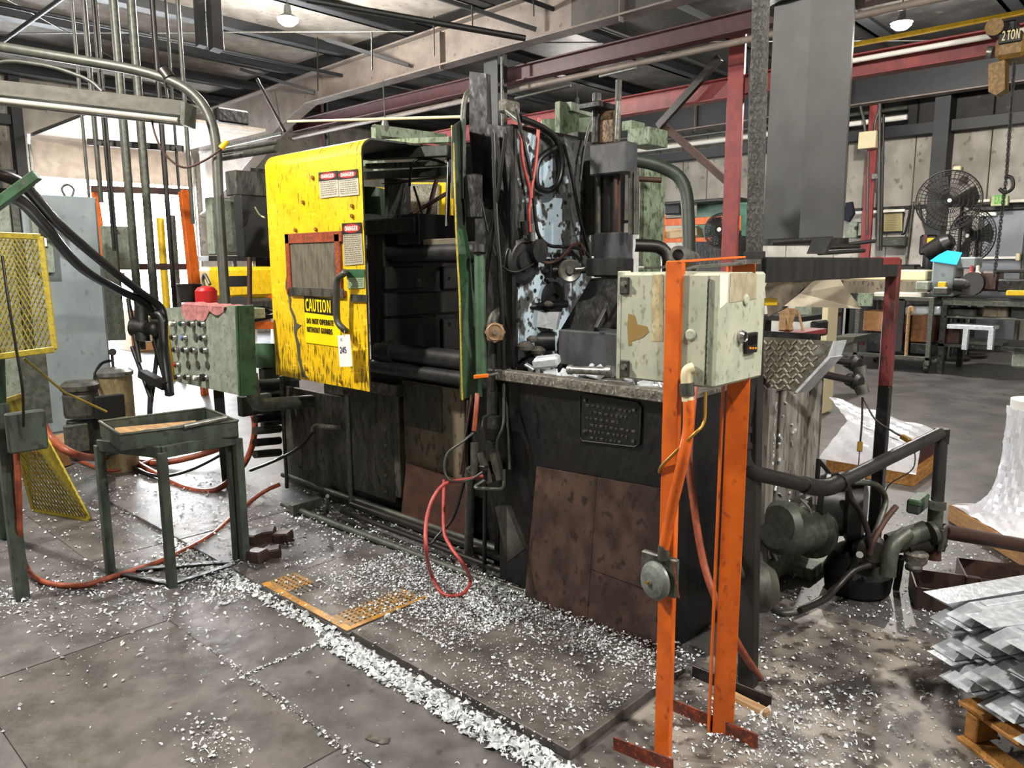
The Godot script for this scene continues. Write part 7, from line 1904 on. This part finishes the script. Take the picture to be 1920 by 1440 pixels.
func floor_things() -> void:
	# anti-slip mat with worn yellow border
	var h := 0.022
	var m := thing("floor_mat", "dark anti-slip floor mat with worn yellow edging before the machine", "mat", V(-3.0, h, -2.1))
	part(m, "mat_sheet", G().box(V(-3.36, h, -1.76), V(-2.63, h + 0.006, -2.40), 0.002), mats.plate_b)
	part(m, "yellow_edge", G().box(V(-3.36, h + 0.0065, -1.76), V(-2.63, h + 0.009, -1.795), 0.001), mats.yellow_floor)
	part(m, "yellow_edge", G().box(V(-2.655, h + 0.0065, -1.795), V(-2.63, h + 0.009, -2.24), 0.001), mats.yellow_floor)
	part(m, "yellow_patch", G().box(V(-2.80, h + 0.0062, -1.795), V(-2.655, h + 0.0085, -2.20), 0.001), mt("worn_yellow", Color(0.45, 0.36, 0.22), Color(0.62, 0.43, 0.13), 0.55, 0.0, V(4, 4, 4), 0.5, Color(0.3, 0.27, 0.23), 111))
	part(m, "yellow_patch", G().box(V(-3.36, h + 0.0062, -1.795), V(-3.18, h + 0.0085, -1.95), 0.001), mats.worn_yellow)
	var dots := G()
	for i in 6:
		for j in 14:
			dots.cyl(V(-2.79 + i * 0.025, h + 0.0085, -1.83 - j * 0.026), V(-2.79 + i * 0.025, h + 0.0105, -1.83 - j * 0.026), 0.006, -1, 6)
	for i in 10:
		for j in 5:
			dots.cyl(V(-3.34 + i * 0.025, h + 0.0085, -1.82 - j * 0.026), V(-3.34 + i * 0.025, h + 0.0105, -1.82 - j * 0.026), 0.006, -1, 6)
	part(m, "grip_studs", dots, mats.grime_soft).set_meta("kind", "stuff")
	# pallet with stacked ingots at the right edge
	var a := fl(1803, 1388) + V(0, 0.0065, 0)
	var b := fl(1885, 1448)
	var d1 := (b - a).normalized()
	var d2 := V(d1.z, 0, -d1.x)
	var p := thing("wooden_pallet", "yellowish wooden pallet under the aluminium ingots", "pallet", a)
	var lw := 0.9
	var ll := 0.75
	for i in 3:
		var o := a + d2 * (0.02 + i * 0.36)
		part(p, "bottom_board", G().bar(o + V(0, 0.008, 0), o + d1 * lw + V(0, 0.008, 0), 0.09, 0.016), mats.pallet_wood)
		part(p, "stringer", G().bar(o + V(0, 0.062, 0), o + d1 * lw + V(0, 0.062, 0), 0.035, 0.085), mats.pallet_wood) if i > 0 else part(p, "stringer", G().bar(o + V(0, 0.115, 0), o + d1 * lw + V(0, 0.115, 0), 0.035, 0.018), mats.pallet_wood)
	for i in 3:
		var o := a + d1 * (0.03 + i * 0.4) + d2 * 0.0
		part(p, "block", G().bar(o + V(0, 0.062, 0), o + d2 * 0.09 + V(0, 0.062, 0), 0.05, 0.088), mats.pallet_wood)
	for i in 7:
		var o := a + d1 * (0.04 + i * 0.13) - d2 * 0.02
		part(p, "top_board", G().bar(o + V(0, 0.133, 0), o + d2 * ll + V(0, 0.133, 0), 0.10, 0.016), mats.pallet_wood)
	# one ingot, then copies
	var ing := Node3D.new()
	var ig := G()
	var L := 0.62
	var w := 0.052
	var hh := 0.044
	var bt := [V(0, 0, -w), V(L, 0, -w), V(L, 0, w), V(0, 0, w)]
	var tp := [V(0.07, hh, -w * 0.55), V(L - 0.07, hh, -w * 0.55), V(L - 0.07, hh, w * 0.55), V(0.07, hh, w * 0.55)]
	ig.quad(tp[3], tp[2], tp[1], tp[0])
	ig.quad(bt[0], bt[1], bt[2], bt[3])
	for i in 4:
		ig.quad(bt[(i + 1) % 4], bt[i], tp[i], tp[(i + 1) % 4])
	var ridge := G().bar(V(0.10, hh + 0.001, 0), V(L - 0.10, hh + 0.001, 0), 0.03, 0.006)
	var label := "silver aluminium ingot in the %s layer on the pallet, %s counted from the bins"
	ing.name = "aluminium_ingot"
	part(ing, "ingot_body", ig, mats.ingot)
	part(ing, "cast_ridge", ridge, mats.ingot)
	var first := true
	for k in 6:
		for i in 7:
			var o := ing if first else ing.duplicate()
			o.name = called(self, "aluminium_ingot")
			add_child(o)
			tag(o, label % [["lowest", "second", "middle", "fourth", "fifth", "topmost"][k], ["first", "second", "third", "fourth", "fifth", "sixth", "last"][i]], "ingot", "aluminium ingots stacked on the pallet")
			var flip := (k + i) % 2 == 1
			var pos := a + d1 * (-0.09 + i * 0.085 - k * 0.016) + d2 * (0.0 + rng.randf_range(-0.03, 0.03)) + V(0, 0.143 + k * 0.047, 0)
			var yaw := rng.randf_range(-0.06, 0.06)
			var dx := d2.rotated(Vector3.UP, yaw)
			var bs := Basis(dx, Vector3.UP, dx.cross(Vector3.UP))
			if flip:
				bs = bs * Basis(V(1, 0, 0), PI)
				pos.y += hh
			o.transform = Transform3D(bs, pos)
			first = false
	# rusty steel bins
	for e in [[1714, 1143, 0.30, 0.24, "nearer rusty brown steel bin behind the ingots"], [1808, 1122, 0.36, 0.26, "farther rusty brown steel bin at the right edge behind the ingots"]]:
		var q := fl(e[0], e[1])
		var x := Vector3(0.93, 0, -0.37)
		var z := Vector3(-0.37, 0, -0.93)
		var t := thing("steel_bin", e[4], "bin", q)
		var c := [q, q + x * e[2], q + x * e[2] + z * e[3], q + z * e[3]]
		part(t, "bin_floor", G().prism([c[0] + V(0, 0.004, 0), c[1] + V(0, 0.004, 0), c[2] + V(0, 0.004, 0), c[3] + V(0, 0.004, 0)], V(0, 0.005, 0)), mats.rust_plate)
		for i in 4:
			var inw: Vector3 = ((c[0] + c[2]) / 2.0 - (c[i] + c[(i + 1) % 4]) / 2.0).normalized() * 0.006
			part(t, "bin_wall", G().prism([c[i], c[(i + 1) % 4], c[(i + 1) % 4] + V(0, 0.11, 0), c[i] + V(0, 0.11, 0)], inw), mats.rust_plate)
	# wrapped pallets
	var film := StandardMaterial3D.new()
	film.albedo_color = Color(0.93, 0.94, 0.97, 0.7)
	film.transparency = BaseMaterial3D.TRANSPARENCY_ALPHA
	film.roughness = 0.25
	var s1 := fl(1548, 884)
	var w1 := thing("wrapped_pallet", "low pallet of red-brown goods in clear wrap, beside the furnace", "pallet", s1)
	part(w1, "pallet_deck", G().box(s1 + V(0, 0.0, 0), s1 + V(0.62, 0.09, -0.8)), mats.pallet_wood)
	part(w1, "goods_box", G().box(s1 + V(0.04, 0.09, -0.2), s1 + V(0.57, 0.21, -0.76), 0.01), mats.maroon)
	var k1 := [s1 + V(-0.05, 0.10, 0.02), s1 + V(0.64, 0.10, 0.02), s1 + V(0.60, 0.25, -0.2), s1 + V(0.0, 0.34, -0.4), s1 + V(0.58, 0.27, -0.8), s1 + V(-0.3, 0.45, -0.8)]
	var wg := G()
	wrap_sheet(wg, k1[0], k1[1], k1[2], k1[3], 14)
	wrap_sheet(wg, k1[3], k1[2], k1[4], k1[5], 14)
	var thin := film.duplicate()
	thin.albedo_color.a = 0.5
	part(w1, "stretch_wrap", wg, thin)
	var e0 := fl(1785, 948, 0.1)
	var e1 := fl(1935, 1035, 0.1)
	var w2 := thing("wrapped_pallet", "skid bound in white stretch wrap at the right edge, beyond the bins", "pallet", V(e0.x, 0, e0.z))
	var dd := (e1 - e0).normalized()
	var dn := V(dd.z, 0, -dd.x)
	part(w2, "skid_beam", G().bar(e0 - V(0, 0.045, 0), e1 - V(0, 0.045, 0), 0.04, 0.10), mats.pallet_wood)
	part(w2, "skid_beam", G().bar(e0 - V(0, 0.045, 0), e0 + dn * 0.9 - V(0, 0.045, 0), 0.04, 0.10), mats.pallet_wood)
	for i in 4:
		var o := e0 + dn * (0.1 + i * 0.22)
		part(w2, "deck_board", G().bar(o, o + dd * 0.78, 0.15, 0.02), mats.pallet_wood)
	var col := e0 + dd * 0.30 + dn * 0.28
	part(w2, "wrapped_core", G().cyl(col, col + V(0, 0.72, 0), 0.15, -1, 20), mats.white)
	var rows := []
	for i in 57:
		var ang := TAU * i / 56.0
		var o := dd * cos(ang) + dn * sin(ang)
		var reach := minf(0.31 / maxf(absf(cos(ang)), 0.01), 0.29 / maxf(absf(sin(ang)), 0.01))
		var line := []
		for j in 31:
			var v := j / 30.0
			var pt: Vector3 = col + o * lerpf(reach, 0.155, 1.0 - pow(1.0 - v, 2.6))
			pt.y = 0.11 + 0.66 * pow(v, 2.0) + 0.004 * sin(i * 1.4 + j * 1.1)
			pt += o * (0.006 * sin(i * 2.1 + j * 0.9) + 0.004 * sin(i * 4.3 - j * 2.2)) * (0.3 + v)
			line.append(pt)
		rows.append(line)
	var g2 := G()
	for i in 56:
		for j in 30:
			g2.quad(rows[i][j], rows[i + 1][j], rows[i + 1][j + 1], rows[i][j + 1])
	part(w2, "stretch_wrap", g2, film)
	one("carton_piece", "flat piece of pinkish cardboard on the floor left of the pump motor", "cardboard", G().prism([fl(90, 838, 0.2), fl(130, 828, 0.2), fl(118, 812, 0.2), fl(96, 818, 0.2)], V(0, -0.19, 0)), mats.cardboard)
	one("torn_foil", "flat grey torn piece of metal lying on the front floor plate", "scrap", G().prism([fl(684, 1386, 0.008), fl(700, 1392, 0.008), fl(716, 1396, 0.008), fl(728, 1394, 0.008), fl(732, 1384, 0.008), fl(720, 1386, 0.008), fl(706, 1382, 0.008), fl(694, 1378, 0.008)], V(0, 0.003, 0)), mats.steel)
	one("floor_bar", "long steel bar lying on the floor in front of the furnace foot", "bar", G().bar(fl(920, 1086, 0.04), fl(990, 1110, 0.04), 0.02, 0.02), mats.pipe)


func wrap_sheet(g: Geo, a: Vector3, b: Vector3, c: Vector3, d: Vector3, n: int) -> void:
	var p := []
	for i in n + 1:
		for j in n + 1:
			var u := float(i) / n
			var v := float(j) / n
			p.append(a.lerp(b, u).lerp(d.lerp(c, u), v) + V(0, 0.012 * sin(u * 17.0 + v * 9.0) * sin(v * 11.0) , 0.0))
	for i in n:
		for j in n:
			g.quad(p[i * (n + 1) + j], p[(i + 1) * (n + 1) + j], p[(i + 1) * (n + 1) + j + 1], p[i * (n + 1) + j + 1])


func flake_mesh(kind: int) -> ArrayMesh:
	var g := G()
	var r := RandomNumberGenerator.new()
	r.seed = 50 + kind
	if kind == 0:   # ragged flat flake, a little dished
		var q := []
		for i in 7:
			var a := TAU * i / 7
			var s := r.randf_range(0.55, 1.0)
			q.append(V(cos(a) * s, r.randf_range(0.05, 0.35), sin(a) * s * 0.7))
		for i in 7:
			g.flat(V(0, 0.08, 0), q[(i + 1) % 7], q[i])
	elif kind == 1:   # curled sliver
		var last := []
		for i in 6:
			var u := i / 5.0
			var x := (u - 0.5) * 2.0
			var y := 0.1 + 0.5 * sin(u * PI * 1.1)
			var z := 0.3 * sin(u * 4.0)
			var wv := 0.26 * sin(0.35 + u * 2.5)
			var now := [V(x, y, z - wv), V(x, y + 0.08, z + wv)]
			if i > 0:
				g.quad(last[0], last[1], now[1], now[0])
			last = now
	else:   # crumb
		var t := [V(0, 0.9, 0), V(0.8, 0.3, 0.1), V(-0.1, 0.35, 0.8), V(-0.8, 0.2, -0.1), V(0.1, 0.3, -0.75)]
		for i in 4:
			g.flat(t[0], t[1 + (i + 1) % 4], t[1 + i])
	return g.mesh()


func strew(base: String, label: String, spots: Array, s0: float, s1: float, kinds: Array) -> void:
	# spots: [x0, z0, x1, z1, ground, count, heap] rectangles on the floor, with gaussian-like edges
	var all := []
	for e in spots:
		for i in e[5]:
			var u := clampf(0.5 + (rng.randf() + rng.randf() + rng.randf() - 1.5) * 0.6 if e[7] else rng.randf(), -0.2, 1.2)
			var v := clampf(0.5 + (rng.randf() + rng.randf() + rng.randf() - 1.5) * 0.75, -0.2, 1.2)
			var s := lerpf(s0, s1, pow(rng.randf(), 3.0))
			var b := Basis.from_euler(V(rng.randfn() * 0.25, rng.randf() * TAU, rng.randfn() * 0.25)).scaled(V(s, s, s))
			all.append(Transform3D(b, V(lerpf(e[0], e[2], u), e[4] + rng.randf() * e[6], lerpf(e[1], e[3], v))))
	for k in kinds.size():
		var mm := MultiMesh.new()
		mm.transform_format = MultiMesh.TRANSFORM_3D
		mm.mesh = flake_mesh(kinds[k])
		var mine := []
		for i in range(k, all.size(), kinds.size()):
			mine.append(all[i])
		mm.instance_count = mine.size()
		for i in mine.size():
			mm.set_instance_transform(i, mine[i])
		var o := MultiMeshInstance3D.new()
		o.name = called(self, base)
		o.multimesh = mm
		o.material_override = mats.flake
		add_child(o)
		tag(o, ["ragged flat flakes of ", "curled slivers of ", "small crumbs of "][kinds[k]] + label, "metal flakes")
		o.set_meta("kind", "stuff")


func flakes() -> void:
	var m := StandardMaterial3D.new()
	m.albedo_color = Color(0.76, 0.78, 0.79)
	m.roughness = 0.38
	m.metallic = 0.4
	mats.flake = m
	var n := "aluminium_flakes"
	strew(n, "aluminium heaped along the dark joint of the floor plates", [[-2.68, -1.645, -1.2, -1.72, 0.006, 2400, 0.014, false], [-4.5, -1.69, -2.7, -1.75, 0.004, 800, 0.008, false]], 0.006, 0.026, [0, 1, 2])
	strew(n, "aluminium strewn thickly at the machine foot", [[-3.2, -2.08, -2.6, -2.58, 0.024, 3800, 0.01, false], [-2.6, -2.05, -2.15, -2.58, 0.039, 3600, 0.01, false], [-2.5, -2.30, -1.38, -2.56, 0.039, 2600, 0.01, false], [-4.4, -2.3, -2.5, -2.84, 0.01, 2600, 0.012, false]], 0.003, 0.013, [0, 1, 2])
	strew(n, "aluminium scattered over the raised plates and the mat", [[-2.6, -1.8, -1.42, -2.45, 0.039, 1700, 0.003, false], [-3.36, -1.77, -2.63, -2.3, 0.03, 900, 0.003, false], [-2.0, -1.8, -1.42, -2.1, 0.039, 600, 0.006, false]], 0.0025, 0.012, [0, 1, 2])
	strew(n, "aluminium under and around the small table", [[-5.6, -1.78, -3.4, -2.6, 0.023, 2200, 0.006, false], [-4.4, -1.0, -3.2, -1.72, 0.007, 1500, 0.003, true], [-4.2, -1.55, -3.3, -1.78, 0.007, 900, 0.004, false], [-6.6, -1.2, -4.6, -2.2, 0.007, 900, 0.006, false], [-4.35, -0.75, -3.9, -1.0, 0.007, 260, 0.004, true]], 0.004, 0.017, [0, 1, 2])
	strew(n, "aluminium lying loosely on the open floor in front", [[-4.2, -0.2, -0.6, -1.7, 0.007, 800, 0.001, false], [-3.0, -1.285, -1.4, -1.315, 0.007, 330, 0.004, false], [-2.645, -1.7, -2.675, -1.3, 0.007, 160, 0.004, false], [-2.5, -0.95, -2.2, -1.08, 0.007, 220, 0.006, true]], 0.003, 0.013, [0, 1, 2])
	strew(n, "aluminium over the stained floor on the right", [[-1.35, -1.7, -0.2, -3.2, 0.007, 2300, 0.004, false], [-1.2, -2.1, -0.75, -2.7, 0.007, 900, 0.004, true], [-1.5, -3.3, -0.2, -5.0, 0.002, 3800, 0.008, false]], 0.003, 0.0135, [0, 1, 2])
